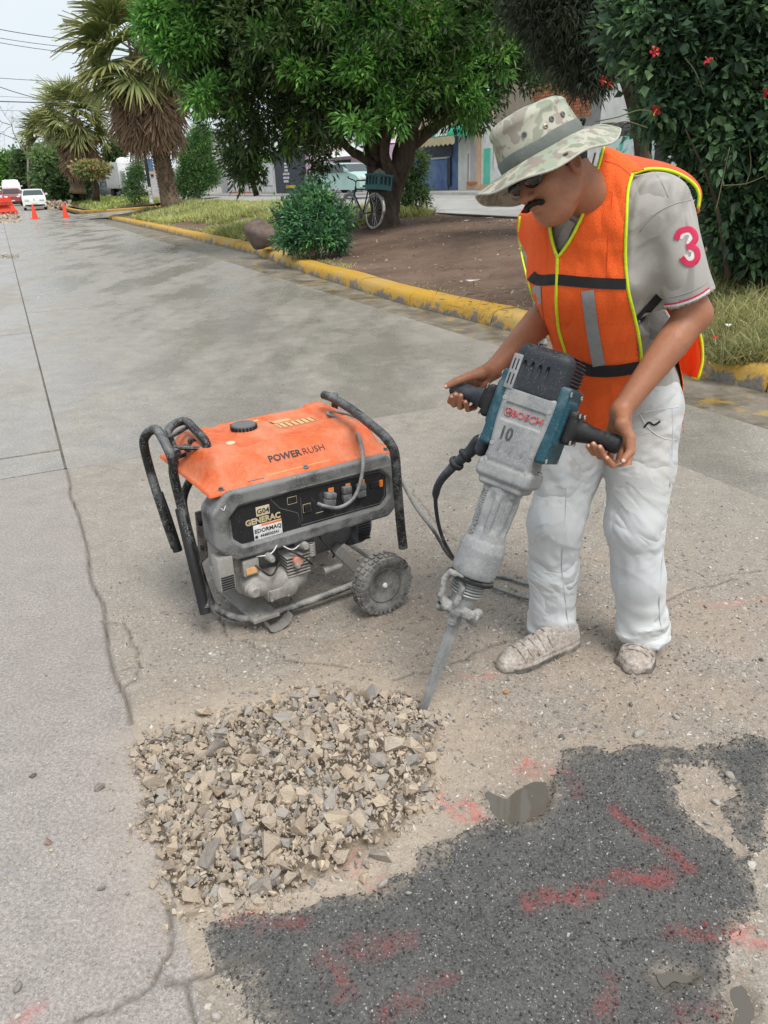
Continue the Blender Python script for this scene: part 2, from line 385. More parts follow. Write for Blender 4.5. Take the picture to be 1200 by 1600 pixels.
def ground_z(P):
    q = np.c_[P, np.zeros(len(P))]; u, v = P@EU[:2], P@EV[:2]
    asp = -sdpoly(P, PATCH)+.030*fbm(q, 13, 5, 3); isl = sdpoly(P, ISLE)+.026*fbm(q, 16, 5, 9); asp = np.minimum(asp, isl)
    am = np.clip(asp/.012, 0, 1)
    right = np.clip((u-.05)/.01, 0, 1)
    expo = right*np.clip(1-(np.hypot(P[:, 0]-.55, P[:, 1]-1.75)-.7)/1.2, 0, 1)
    z = .0009*fbm(q, 60, 3, 1)*(1-right)+.0025*right*(1-am)*(.45+expo)*fbm(q, 42, 4, 2)
    z += right*.006*fbm(q, 4, 3, 8)*expo
    z += am*(.004+.0055*np.abs(fbm(q, 75, 3, 4))+.004*fbm(q, 7, 3, 6))
    jl = .055+.012*fbm(np.c_[v, v*0, v*0], 3, 3, 2)
    jm = np.exp(-((u-jl)/.0065)**2)*(v > 2.05); z -= .012*jm
    crk = np.zeros(len(P))
    for k, c in enumerate(CRACK):
        d = segd(P+.012*np.c_[fbm(q, 14, 3, 20+k), fbm(q, 14, 3, 40+k)], c); crk = np.maximum(crk, np.exp(-(d/(.0055 if k in (2, 3, 4) else .0038))**2))
    z -= .008*crk
    hm = sdpoly(P, HOLE)+.012*fbm(q, 20, 3, 31); hd = np.clip(-hm/.03, 0, 1); z -= (.032*np.clip((.42-u)/.2, .25, 1))*hd*right
    wet = np.zeros(len(P))
    for k, pd in enumerate((PUD1, PUD2, PUD3)):
        d = sdpoly(P, pd)+.006*fbm(q, 22, 3, 50+k); m = np.clip((.014-d)/.022, 0, 1); z = z*(1-m)-m*.007; wet = np.maximum(wet, np.clip(1-d/.03, 0, 1))
    ed = np.clip(np.minimum.reduce([u-UA, UB-u, v-VA, VB-v])/.04, 0, 1)
    z *= ed
    red = np.zeros(len(P))
    for k, rl in enumerate(REDL): red = np.maximum(red, np.clip(1.2-segd(P+.02*np.c_[fbm(q, 12, 3, 60), fbm(q, 12, 3, 61)], rl)/.028, 0, 1)*(.55+.45*((k < 4))))
    sand = np.clip(1-(sdpoly(P, HOLE)-.02)/.16, 0, 1)*(.45+.55*right); sand = np.where(am > .5, np.clip(1-asp/.05, 0, 1)*.9, sand)
    return z, am, sand, red, wet, jm, crk, hd*right, expo
UA, UB, VA, VB = -1.25, 3.1, .25, 4.6; HG = .0085
nu, nv = int((UB-UA)/HG)+1, int((VB-VA)/HG)+1
uu, vv = np.meshgrid(np.linspace(UA, UB, nu), np.linspace(VA, VB, nv), indexing='ij')
Pg = (uu.ravel()[:, None]*EU[:2]+vv.ravel()[:, None]*EV[:2])
gz, g_asp, g_sand, g_red, g_wet, g_j, g_crk, g_hole, g_expo = ground_z(Pg)
def gz_at(P): return ground_z(np.atleast_2d(np.asarray(P, float))[:, :2])[0]
Vg = np.c_[Pg, gz]
ii = np.arange(nu*nv).reshape(nu, nv); Fg = np.stack([ii[:-1, :-1], ii[1:, :-1], ii[1:, 1:], ii[:-1, 1:]], -1).reshape(-1, 4)
asp_f = g_asp[Fg].mean(1) > .5; left_f = uu.ravel()[Fg].mean(1) < .055
def sub(mask):
    f = Fg[mask]; used = np.unique(f); m = np.full(len(Vg), -1); m[used] = np.arange(len(used)); return used, m[f].astype(np.int32)

# ---- materials of the carriageway; the mask channels say where dust, paint, cracks and water are
def road_mat(name, kind):
    b = NB(name); at = b.n('Attribute', 0, {'attribute_name': 'mask'}); sp = b.t.nodes.new('ShaderNodeSeparateColor'); b.t.links.new(at, sp.inputs[0])
    at2 = b.n('Attribute', 0, {'attribute_name': 'mask2'}); sp2 = b.t.nodes.new('ShaderNodeSeparateColor'); b.t.links.new(at2, sp2.inputs[0])
    sand, red, wet = sp.outputs[0], sp.outputs[1], sp.outputs[2]; crk, hole, expo = sp2.outputs[0], sp2.outputs[1], sp2.outputs[2]
    big, mid, fin = b.noise(1.1, 5), b.noise(9, 6, rough=.7), b.noise(160, 5, rough=.7)
    if kind == 'asphalt':
        c = b.mix(b.ramp(fin, [(.32, 0.), (.66, 1.)]), (.020, .020, .021), (.125, .122, .116))
        c = b.mix(b.ramp(mid, [(.40, 0.), (.68, .6)]), c, (.125, .12, .112))
        for sc, th in ((70, .13), (140, .2)):
            c = b.mix(b.ramp(b.vor(sc), [(th, .85), (th+.06, 0.)]), c, b.ramp(b.vor(sc, out=1), [(0., (.03, .03, .032)), (.45, (.11, .105, .10)), (.75, (.24, .22, .19)), (1., (.42, .41, .39))]))
    else:
        w = b.n('VectorMath', 0, {'operation': 'ADD'}, i0=b.obj, i1=b.n('VectorMath', 0, {'operation': 'SCALE'}, i0=b.noise(34, 3, out=1), Scale=.028))
        if kind == 'left': c = b.mix(b.ramp(mid, [(.3, 0.), (.7, 1.)]), (.25, .225, .21), (.34, .305, .285))
        else: c = b.mix(b.ramp(mid, [(.3, 0.), (.7, 1.)]), (.20, .180, .155), (.325, .29, .25))
        c = b.mix(b.ramp(big, [(.35, 0.), (.65, .5)]), c, (.30, .265, .23) if kind == 'right' else (.27, .235, .215))
        grain = b.mix(.5, b.noise(230, 4, rough=.8), b.noise(95, 5, rough=.75))
        c = b.mix(1., c, b.ramp(grain, [(.36, .48), (.5, .98), (.64, 1.55)]), 'MULTIPLY')
        fl = ((38, .34, .95, .50), (75, .36, .95, .47), (160, .4, .8, .46)) if kind == 'right' else ((70, .26, .55, .58), (150, .32, .7, .52))
        for k, (sc, th, am, cov) in enumerate(fl):
            col = b.ramp(b.vor(sc, w, 1), [(.0, (.075, .072, .07)), (.22, (.17, .155, .135)), (.5, (.30, .255, .20)), (.78, (.44, .40, .35)), (1., (.68, .66, .62))])
            if kind == 'left': col = b.ramp(b.vor(sc, w, 1), [(.0, (.13, .125, .12)), (.3, (.24, .22, .20)), (.6, (.42, .39, .36)), (1., (.66, .64, .61))])
            ed = b.vor(sc, w); m = b.math('MULTIPLY', b.ramp(ed, [(th-.07, am), (th, 0.)]), b.ramp(b.noise(sc*.45, 3), [(cov, 0.), (cov+.06, 1.)]))
            if kind == 'right': m = b.math('MULTIPLY', m, b.math('ADD', .55, b.math('MULTIPLY', expo, .6)), clamp=True); c = b.mix(b.math('MULTIPLY', b.math('MULTIPLY', b.ramp(ed, [(th-.02, 0.), (th+.02, .45), (th+.12, 0.)]), b.ramp(b.noise(sc*.45, 3), [(cov, 0.), (cov+.06, 1.)])), expo), c, (.09, .075, .06))
            c = b.mix(m, c, col)
        if kind == 'right': c = b.mix(b.math('MULTIPLY', expo, b.ramp(b.noise(3.2, 5), [(.4, .12), (.62, .5)])), c, b.mix(b.ramp(fin, [(.3, 0.), (.7, 1.)]), (.29, .21, .15), (.44, .34, .26)))
    sm = b.math('MULTIPLY', sand, b.ramp(b.noise(14, 6, rough=.7), [(.3, .25), (.6, 1.)]), clamp=True)
    if kind == 'asphalt': sm = b.math('MULTIPLY', sand, b.ramp(b.noise(60, 5, rough=.8), [(.42, .0), (.60, 1.)]), clamp=True)
    sc_ = b.mix(b.ramp(fin, [(.3, 0.), (.7, 1.)]), (.33, .265, .20), (.49, .405, .325)); c = b.mix(b.math('MULTIPLY', sm, .85), c, sc_)
    c = b.mix(hole, c, b.mix(b.ramp(fin, [(.35, 0.), (.65, 1.)]), (.24, .19, .14), (.42, .34, .26)))
    c = b.mix(b.math('MULTIPLY', crk, .8), c, (.10, .085, .07))
    rm = b.math('MULTIPLY', red, b.ramp(b.noise(26, 6, rough=.75), [(.42, 0.), (.62, .8 if kind == 'asphalt' else .75)]))
    c = b.mix(rm, c, (.26, .055, .055) if kind == 'asphalt' else (.50, .12, .11))
    c = b.mix(b.math('MULTIPLY', wet, .55), c, (.16, .125, .09))
    r = b.mix(wet, b.ramp(mid, [(.3, .62), (.7, .9)]), (.25, .25, .25))
    if kind != 'asphalt':   # damp sheen left by rain
        r = b.mix(b.ramp(big, [(.4, .0), (.6, .35)]), r, (.45, .45, .45))
    h = b.mix(.5, fin, b.ramp(b.vor(110), [(.0, 1.), (.5, 0.)]))
    return b.fin(c, r, b.bump(h, .55 if kind != 'left' else .3, .004), spec=.35)
M_left, M_right, M_asph = road_mat('worn_concrete', 'left'), road_mat('exposed_aggregate_concrete', 'right'), road_mat('asphalt', 'asphalt')
def put_masks(o, used=None, vals=None):
    me = o.data; n = len(me.vertices)
    for nm, ch in (('mask', (0, 1, 2)), ('mask2', (3, 4, 5))):
        c = np.zeros((n, 4), np.float32); c[:, 3] = 1
        if vals is not None:
            for k, i in enumerate(ch): c[:, k] = vals[i]
        a = me.color_attributes.new(nm, 'FLOAT_COLOR', 'POINT'); a.data.foreach_set('color', c.ravel())
road = empty('road', kind='structure', label='wide wet grey concrete street with joints between its slabs')
for nm, mask, m in (('concrete_slab', left_f, M_left), ('concrete_slab', ~left_f & ~asp_f, M_right), ('asphalt_patch', ~left_f & asp_f, M_asph)):
    used, f = sub(mask); o = mk(nm, Vg[used], f, m, road, smooth=True)
    put_masks(o, vals=[np.clip(a[used], 0, 1) for a in (g_sand, g_red, g_wet, np.maximum(g_j, g_crk), g_hole, g_expo)])
    if nm == 'asphalt_patch': o['label'] = 'dark rough asphalt patch with red paint marks'

def far_road_mat():
    b = NB('damp_concrete'); big = b.noise(.35, 5); mid = b.noise(5, 6, rough=.7); fin = b.noise(70, 4, rough=.7)
    st = b.noise(1., 5, vec=b.map(rot=(0, 0, -YAW), sc=(1.5, .55, 1)))
    c = b.mix(b.ramp(mid, [(.3, 0.), (.7, 1.)]), (.21, .192, .168), (.325, .292, .252)); c = b.mix(1., c, b.ramp(b.mix(.5, fin, b.noise(160, 4, rough=.8)), [(.38, .5), (.5, 1.), (.62, 1.6)]), 'MULTIPLY')
    c = b.mix(b.math('MULTIPLY', b.ramp(b.vor(55), [(.24, .7), (.32, 0.)]), b.ramp(b.noise(24, 2), [(.5, 0.), (.58, 1.)])), c, b.ramp(b.vor(55, out=1), [(0., (.13, .12, .11)), (.5, (.3, .26, .22)), (1., (.56, .54, .5))]))
    c = b.mix(b.math('MULTIPLY', b.ramp(b.vor(26), [(.26, .6), (.34, 0.)]), b.ramp(b.noise(12, 3), [(.5, 0.), (.56, 1.)])), c, b.ramp(b.vor(26, out=1), [(0., (.14, .125, .11)), (.5, (.32, .28, .23)), (1., (.52, .49, .45))]))
    c = b.mix(b.ramp(st, [(.42, 0.), (.62, .32)]), c, (.175, .16, .145)); c = b.mix(b.ramp(big, [(.5, 0.), (.75, .4)]), c, (.31, .27, .225))
    r = b.mix(b.ramp(st, [(.38, .0), (.56, 1.)]), (.55, .55, .55), (.20, .20, .20))
    return b.fin(c, r, b.bump(b.mix(.5, fin, mid), .7, .006), spec=.6)
M_far = far_road_mat()
def slab(u0, u1, v0, v1, z=0., name='concrete_slab', mat=M_far, par=road, g=.0025):
    """one cast slab, its edges dropping into the joints"""
    u0 += g; u1 -= g; v0 += g; v1 -= g; nv_ = max(2, int((v1-v0)/1.5)); V = []; F = []
    cs = [(u0, -.03), (u0+.005, 0), (u1-.005, 0), (u1, -.03)]
    v0 += .006; v1 -= .006; vs = [v0]+list(np.linspace(v0+.006, v1-.006, nv_))+[v1]
    for j, v_ in enumerate(vs):
        for (u_, dz) in cs: V.append(RD(u_, v_, z+dz+(-.03 if j in (0, len(vs)-1) and dz == 0 else 0)))
    k = 4
    for j in range(len(vs)-1):
        for i in range(3): F.append((j*k+i, j*k+i+1, (j+1)*k+i+1, (j+1)*k+i))
    o = mk(name, V, F, mat, par, smooth=False); return o
us_r = 4.02
for v0, v1 in [(-9, -3.5), (-3.5, VA)]: slab(-1.25, us_r, v0, v1)
slab(UB-.012, us_r, VA, VB, 0); slab(-4., UA+.012, VA-.8, 5.0); slab(UA-.012, .055, VB, 5.0); slab(.055, us_r, VB-.012, 11.35)
lv = [5.0, 9.7, 14.2, 18.6, 23.5, 28., 33., 38., 44., 50., 57., 65., 75.]
for a_, b_ in zip(lv[:-1], lv[1:]): slab(-4., .055, a_, b_)
rv = [11.35, 15.9, 20.4, 25.2, 30., 35., 40., 46., 53., 61., 75.]
for a_, b_ in zip(rv[:-1], rv[1:]): slab(.055, us_r, a_, b_)
for a_, b_ in zip([-9, VA-.8, 5, 14, 23, 35, 50], [VA-.8, 5, 14, 23, 35, 50, 75]): slab(-8.5, -4., a_, b_)
M_jnt = gm('joint_filler', (.10, .088, .072), .95, (.17, .15, .12), .5, 3.)
for qd in ([(-8.6, 5.01), (4.0, 5.01), (4.0, 76), (-8.6, 76)], [(-8.6, 4.65), (4.0, 4.65), (4.0, 5.01), (-8.6, 5.01)]): mk('joint_filler', [RD(u, v, -.011) for u, v in qd], [(0, 1, 2, 3)], M_jnt, road)
# base under everything, and the street beyond
def sheet(name, quad, z, mat, kind='structure', label=None, par=None):
    V = [RD(u, v, z_) for (u, v), z_ in zip(quad, z if hasattr(z, '__len__') else [z]*4)]
    o = mk(name, V, [(0, 1, 2, 3)], mat, par); tag(o, label, None, None, None if par else kind); return o
M_soil = gm('packed_soil', (.115, .078, .056), .95, (.19, .14, .10), .45, 1.3, bst=.9, bsc=25)
sheet('ground', [(-1500, -300), (1500, -300), (1500, 2500), (-1500, 2500)], -.14, gm('distant_ground', (.16, .15, .12), .9, (.11, .12, .07), .5, .05, bst=0), label='flat ground that reaches the horizon')
sheet('road', [(-8.5, 75), (4.4, 75), (4.4, 600), (-8.5, 600)], -.004, M_far, label='far end of the grey street')
sheet('road', [(4.0, 43.9), (23, 43.9), (23, 52.5), (4.0, 52.5)], [0, .45, .45, 0], M_far, label='short cross street that cuts through the planted median')

# ---- water standing in the hollows
b_ = NB('muddy_water'); M_water = b_.fin((.105, .092, .075), .04, b_.bump(b_.noise(25, 2), .03, .004), spec=.6)
for k, pd in enumerate((PUD1, PUD2, PUD3)):
    c0 = pd.mean(0); q = c0+(pd-c0)*1.03; q = catmull(np.c_[q, np.full(len(q), -.0014)], 6, True); q[:, :2] += (.010*np.c_[fbm(q, 22, 3, 91), fbm(q, 22, 3, 92)] if k < 2 else .008*np.c_[fbm(q, 30, 3, 93), fbm(q, 30, 3, 94)])
    tag(mk('puddle', q, [tuple(range(len(q)))], M_water), ['muddy puddle between the asphalt patch and the rubble', 'small puddle in the lower right corner beside the asphalt', 'thin film of water on the dark asphalt'][k], 'puddle', kind=None)

# ---- gutter and yellow kerb, one stone after another
def kerb_mat():
    b = NB('yellow_kerb_paint'); n1 = b.noise(3.2, 7, rough=.7); n2 = b.noise(40, 4); oi = b.n('ObjectInfo', 5) if False else None
    z = b.n('SeparateXYZ', 2, Vector=b.obj)
    wear = b.math('ADD', b.mix(.3, n1, b.noise(11, 6, rough=.8)), b.math('MULTIPLY', b.math('SUBTRACT', .1, z), 1.1))
    y = b.mix(b.ramp(n2, [(.3, 0.), (.7, 1.)]), (.42, .225, .016), (.56, .32, .03))
    y = b.mix(b.ramp(b.noise(1.1, 4), [(.45, 0.), (.68, .65)]), y, (.42, .33, .17))
    c = b.mix(b.ramp(wear, [(.54, 0.), (.585, 1.)]), y, b.mix(b.ramp(n2, [(.3, 0.), (.7, 1.)]), (.12, .105, .085), (.22, .20, .17)))
    return b.fin(c, .72, b.bump(b.mix(.5, n2, n1), .5, .01))
def gutter_mat():
    b = NB('gutter_concrete'); n1 = b.noise(2.2, 6, rough=.7); n2 = b.noise(30, 4)
    c = b.mix(b.ramp(n1, [(.35, 0.), (.65, 1.)]), (.10, .08, .058), (.235, .205, .165)); c = b.mix(b.ramp(b.noise(4, 5), [(.55, 0.), (.66, .55)]), c, (.42, .26, .04))
    r = b.ramp(n1, [(.35, .22), (.6, .75)]); return b.fin(c, r, b.bump(n2, .4, .006))
M_kerb, M_gut = kerb_mat(), gutter_mat()
kerb = empty('kerb', kind='structure', label='worn yellow painted kerb with a wet gutter at its foot')
prof = [(0, -.05), (0, .0), (.022, .085), (.045, .130), (.085, .152), (.30, .157), (.33, .12), (.33, -.05)]
def kerb_run(vs, uf, par, off=0.):
    for a, b in zip(vs[:-1], vs[1:]):
        V = []; k = len(prof); m = 5; jit = random.uniform(-.006, .006), random.uniform(-.004, .006)
        for t in np.linspace(a+.009, b-.009, m):
            for (pu, pz) in prof:
                n_ = float(vnoise(A(t*1.7, pu*9, pz*9)[None], 3)[0])
                V.append(RD(uf(t)+pu+jit[0]+.006*n_, t, pz+jit[1]+.006*n_))
        F = [(j*k+i, (j+1)*k+i, (j+1)*k+i+1, j*k+i+1) for j in range(m-1) for i in range(k-1)]+[tuple(range(k)), tuple(range((m-1)*k, m*k))[::-1]]
        mk('kerb_stone', V, F, M_kerb, par, smooth=True, auto=50)
kerb_run([-3.5, -1.7, .1, 1.9, 3.75, 5.35, 7.1, 8.9, 10.6, 12.4, 14.1, 15.9]+list(np.arange(17.7, 42.5, 1.8)), KU, kerb)
vs = np.arange(-3.5, 43.6, .4); V = []
for t in vs:
    n_ = .05*float(vnoise(A(t, 0, 0)[None], 1.1)[0]); V += [RD(us_r-.004, t, -.022), RD(us_r+.012, t, -.006), RD(float(KU(t))-.02+.03, t, -.012+.0*n_)]
mk('gutter', V, [(3*j+i, 3*j+i+1, 3*j+i+4, 3*j+i+3) for j in range(len(vs)-1) for i in (0, 1)], M_gut, kerb)
# rounded nose of the median at the cross street
th = np.linspace(0, math.pi/2, 7)
nose = [RD(4.75+3.2*(1-math.cos(t)), 42.1+1.9*math.sin(t), 0) for t in th]
def kerb_poly(pts, par, h=.15, wd=.32):
    for a, b in zip(pts[:-1], pts[1:]):
        d = nrm(b-a); s = A(d[1], -d[0], 0); a = a+d*.01; b = b-d*.01; V = []
        for p in (a, b): V += [p+s*pu*(wd/.33)+A(0, 0, pz*(h/.155) if pz > 0 else pz) for pu, pz in prof]
        k = len(prof); mk('kerb_stone', V, [(i, k+i, k+i+1, i+1) for i in range(k-1)]+[tuple(range(k)), tuple(range(k, 2*k))[::-1]], M_kerb, par)
kerb_poly(nose+[RD(10.5, 44.0, 0), RD(13, 44.0, .1)], kerb)

# ---- the raised planted median
def med_z(u, v):
    d = u-(KU(v)+.30); s = np.clip(d/3.4, 0, 1); s = s*s*(3-2*s)
    return .145+.34*s+.03*vnoise(np.c_[u, v, v*0], .7, 3)*np.clip(d/.5, 0, 1)+.012*vnoise(np.c_[u, v, v*0], 3., 4)*np.clip(d/.3, 0, 1)
UE = 11.0
mu, mv = 90, 260
vv_ = np.linspace(-6, 43.7, mv); tt = np.linspace(0, 1, mu)**1.25; V = []
for v_ in vv_:
    u_ = KU(v_)+.30+tt*(UE-KU(v_)-.30)
    z_ = med_z(u_, np.full(mu, v_)); V.append(u_[:, None]*EU+v_*EV+np.c_[z_*0, z_*0, z_])
V = np.concatenate(V); jj = np.arange(mu*mv).reshape(mv, mu)
def soil_mat():
    b = NB('brown_soil'); n1, n2, n3 = b.noise(1.2, 6, rough=.7), b.noise(22, 6, rough=.75), b.noise(140, 3)
    c = b.mix(b.ramp(n1, [(.35, 0.), (.65, 1.)]), (.105, .068, .05), (.20, .135, .10)); c = b.mix(b.ramp(n2, [(.5, 0.), (.75, .6)]), c, (.26, .19, .145))
    c = b.mix(b.ramp(b.vor(60), [(.06, .8), (.1, 0.)]), c, (.36, .29, .22))
    return b.fin(c, .95, b.bump(b.mix(.5, n2, n3), .8, .02), spec=.15)
M_med = soil_mat()
o = mk('planted_median', V, np.stack([jj[:-1, :-1], jj[:-1, 1:], jj[1:, 1:], jj[1:, :-1]], -1).reshape(-1, 4), M_med, smooth=True)
tag(o, 'brown earth of the raised strip between the two carriageways', None, None, 'structure')
# far side: edge kerb, second carriageway, pavement
def lvl(v): return float(np.interp(v, [-10, 20, 38, 66, 200], [.62, .62, .6, .32, .1]))   # the street falls away slightly
M_side = gm('pale_street_concrete', (.36, .345, .33), .6, (.24, .225, .21), .5, .5, bst=.2, bsc=20)
V = []; vs = np.arange(-8, 201, 4.); pr2 = [(UE-.02, -.35), (UE-.02, .03), (UE+.12, .035), (UE+.16, -.12), (19.5, -.02), (19.54, .1), (22.3, .13), (22.3, .0)]
for t in vs: V += [RD(a, t, lvl(t)+z-(.13 if a < 12 else 0)) for a, z in pr2]
k = len(pr2)
F = [(j*k+i, j*k+i+1, (j+1)*k+i+1, (j+1)*k+i) for j in range(len(vs)-1) for i in range(k-1)]
M_dk = gm('dark_kerb', (.07, .062, .055), .9, (.13, .12, .1), .4, 2)
sr = mk('side_road', V, F, [M_side, M_dk], midx=[1 if i < 3 else 0 for j in range(len(vs)-1) for i in range(k-1)]); tag(sr, 'pale concrete service road and pavement beyond the median', None, None, 'structure')
# next median beyond the cross street
med2 = []
kb2 = empty('kerb', kind='structure', label='yellow kerb of the next median beyond the cross street')
N2 = [RD(14.5, 53.3, .2), RD(9, 52.8, .12), RD(6, 53.4, .03), RD(4.9, 55, 0), RD(4.75, 60, 0), RD(4.75, 70, 0), RD(4.75, 90, 0), RD(4.75, 120, 0)]
kerb_poly([p for p in N2][::-1], kb2)
V = []; us = np.linspace(0, 1, 14); vs = np.concatenate([np.linspace(53.5, 60, 8), np.linspace(62, 200, 30)])
for t in vs:
    u0 = 5.1+max(0, (56-t))*.8
    for s_ in us: u_ = u0+s_*(UE-u0); V.append(RD(u_, t, .14+.3*min(1, s_*1.6)*(1 if t < 80 else .6)))
jj = np.arange(len(vs)*14).reshape(-1, 14)
tag(mk('planted_median', V, np.stack([jj[:-1, :-1], jj[:-1, 1:], jj[1:, 1:], jj[1:, :-1]], -1).reshape(-1, 4), M_med, smooth=True), 'next earth strip beyond the cross street', None, None, 'structure')

# ---- rock templates: spheres cut by soft planes, roughened
def ico(sub):
    bm = bmesh.new(); bmesh.ops.create_icosphere(bm, subdivisions=sub, radius=1); V = A(*[list(v.co) for v in bm.verts]); F = np.array([[v.index for v in f.verts] for f in bm.faces]); bm.free(); return V, F
ICO = {s: ico(s) for s in (1, 2, 3, 4)}
def rock(seed, sub=2, nf=9, rough=.05, sharp=14.):
    r = np.random.default_rng(seed); V, F = ICO[sub]; N_ = r.normal(size=(nf, 3)); N_ /= np.linalg.norm(N_, axis=1)[:, None]; d = r.uniform(.5, .9, nf)
    c = np.maximum(V@N_.T, .02)/d; rad = 1/((c**(sharp*1.6)).sum(1)**(1/(sharp*1.6))); rad = np.minimum(rad, 1.25)
    return V*rad[:, None]*(1+rough*fbm(V, 3, 3, seed % 11))[:, None], F
def hull(seed, n=16):
    r = np.random.default_rng(seed); bm = bmesh.new(); P = r.uniform(-1, 1, (n, 3)); P /= np.abs(P).max(1)[:, None]*.55+np.linalg.norm(P, axis=1)[:, None]*.45; P = P*r.uniform(.7, 1.1, (n, 1))*r.uniform(.6, 1., 3)
    for p in P: bm.verts.new(p.tolist())
    bmesh.ops.convex_hull(bm, input=bm.verts[:]); bmesh.ops.delete(bm, geom=[v for v in bm.verts if not v.link_faces], context='VERTS'); bm.verts.index_update()
    V = A(*[list(v.co) for v in bm.verts]); F = np.array([[v.index for v in f.verts] for f in bm.faces]); bm.free(); return V, F
def rough_hull(seed, n=18):
    """hull with its faces broken up a little"""
    r = np.random.default_rng(seed); V, F = hull(seed, n); c = V[F].mean(1)*r.uniform(.90, 1.04, (len(F), 1)); i = np.arange(len(F))+len(V)
    return np.concatenate([V, c]), np.concatenate([np.stack([F[:, 0], F[:, 1], i], 1), np.stack([F[:, 1], F[:, 2], i], 1), np.stack([F[:, 2], F[:, 0], i], 1)])
def rotm(r):
    q = r.normal(size=4); q /= np.linalg.norm(q); w, x, y, z = q
    return np.array([[1-2*(y*y+z*z), 2*(x*y-z*w), 2*(x*z+y*w)], [2*(x*y+z*w), 1-2*(x*x+z*z), 2*(y*z-x*w)], [2*(x*z-y*w), 2*(y*z+x*w), 1-2*(x*x+y*y)]])
def scatter(pos, size, tmpl, cols, flat=(1, .8, .6), seed=1):
    """joins many small stones into arrays"""
    r = np.random.default_rng(seed); Vs, Fs, Cs = [], [], []; n = 0
    for i in range(len(pos)):
        V, F = tmpl[i % len(tmpl)]; s = size[i]*np.array(flat)*r.uniform(.75, 1.25, 3)
        Vs.append((V*s)@rotm(r).T+pos[i]); Fs.append(F+n); Cs.append(np.tile(cols[i], (len(V), 1))); n += len(V)
    return np.concatenate(Vs), np.concatenate(Fs), np.concatenate(Cs)
def stone_mat(name, dusty=.5, gain=1.):
    b = NB(name); a = b.attr('col'); w = b.n('NewGeometry', 0); n1, n2 = b.noise(22, 5, vec=w, rough=.7), b.noise(230, 4, vec=w)
    c = b.mix(1., a, b.ramp(n2, [(.25, .72), (.75, 1.22)]), 'MULTIPLY'); c = b.mix(b.ramp(n1, [(.36, 0.), (.60, dusty)]), c, (.43, .355, .285))
    return b.fin(c, .93, b.bump(b.mix(.45, b.noise(75, 5, vec=w, rough=.8), n2), .75, .005), spec=.15)
M_stone, M_peb, M_chip = stone_mat('dusty_broken_concrete', .55), stone_mat('embedded_pebble', .22), stone_mat('asphalt_chip', .03)
PAL = 1.12*A((.38, .31, .24), (.31, .255, .20), (.42, .35, .27), (.27, .225, .18), (.37, .32, .26), (.44, .39, .32), (.22, .205, .19), (.34, .265, .19), (.46, .37, .27), (.25, .24, .23), (.32, .26, .2))
# ================================================================== RUBBLE AND LOOSE STONE
T2 = [rough_hull(i, 10) for i in range(18)]; T1 = [hull(50+i, 9) for i in range(24)]
r = np.random.default_rng(11)
lo_, hi_ = HOLE.min(0)-.12, HOLE.max(0)+.12
def surf(P): return gz_at(P)+np.maximum(rubble_h(P)+.032*np.clip(-sdpoly(P, HOLE)/.03, 0, 1), 0)*1.0
placed = []; BIGPX = [(155, 1232, .019), (240, 1225, .036), (318, 1118, .026), (213, 1180, .028), (262, 1145, .02), (525, 1135, .034), (482, 1183, .033), (548, 1240, .036), (620, 1200, .038), (500, 1262, .024), (600, 1250, .03), (340, 1425, .018), (405, 1413, .015), (285, 1372, .022), (262, 1360, .026), (420, 1330, .05), (470, 1310, .04), (330, 1340, .042), (595, 1345, .03), (560, 1305, .036), (595, 1278, .03), (240, 1385, .018), (375, 1290, .04), (455, 1175, .03), (320, 1270, .028), (570, 1375, .02), (440, 1215, .03), (650, 1165, .026)]
for px, py, s in BIGPX: placed.append((*G(px, py)[:2], s*.85))
def grow(n, s0, s1, k, reg):
    c = 0; t = 0
    while c < n and t < n*60:
        t += 1; p = r.uniform(lo_, hi_); s = r.uniform(s0, s1)
        if not reg(p[None])[0]: continue
        a = np.array(placed)
        if len(a) and (np.hypot(a[:, 0]-p[0], a[:, 1]-p[1]) < (a[:, 2]+s)*k).any(): continue
        placed.append((*p, s)); c += 1
inh = lambda m: (lambda p: sdpoly(p, HOLE)+.05*fbm(np.c_[p, [[0]]], 9, 2, 2)[:1] < m)
grow(45, .021, .031, .70, inh(-.02)); grow(215, .014, .022, .62, inh(0.005))
chunks = placed[:288]
tm = [mk('rubble_chunk', *T2[i], M_stone, col=np.tile(PAL[r.integers(0, len(PAL))]*r.uniform(.85, 1.15), (len(T2[i][0]), 1)), smooth=False).data for i in range(18)]
for o in list(C.objects):
    if o.name.startswith('rubble_chunk'): bpy.data.objects.remove(o)
named = {0: ('tan stone lying alone on the smooth slab left of the rubble', 0), 11: ('orange tinted stone on the asphalt edge below the rubble', 1), 12: ('pale flat stone on the asphalt edge just below the rubble', 2),
         1: ('grey triangular slab of concrete at the left edge of the rubble', 3), 2: ('long pale stone behind the left part of the rubble', 4), 3: ('pale grey block at the upper left corner of the rubble', 5)}
zz = surf(np.array([[a, b] for a, b, s in chunks]))
for i, (x, y, s) in enumerate(chunks):
    o = bpy.data.objects.new('rubble_chunk', tm[i % 18]); C.objects.link(o); o.location = (x, y, zz[i]+s*.34)
    o.rotation_euler = tuple(r.uniform(0, 6.28, 3)); f = r.uniform(.6, 1.1, 3); o.scale = tuple(s*1.35*f)
    if i in named: tag(o, named[i][0], 'stone', 'loose stones around the rubble')
    else: tag(o, 'angular lump of broken concrete among the rubble in the dug hole', 'rubble', 'broken concrete lumps in the hole')
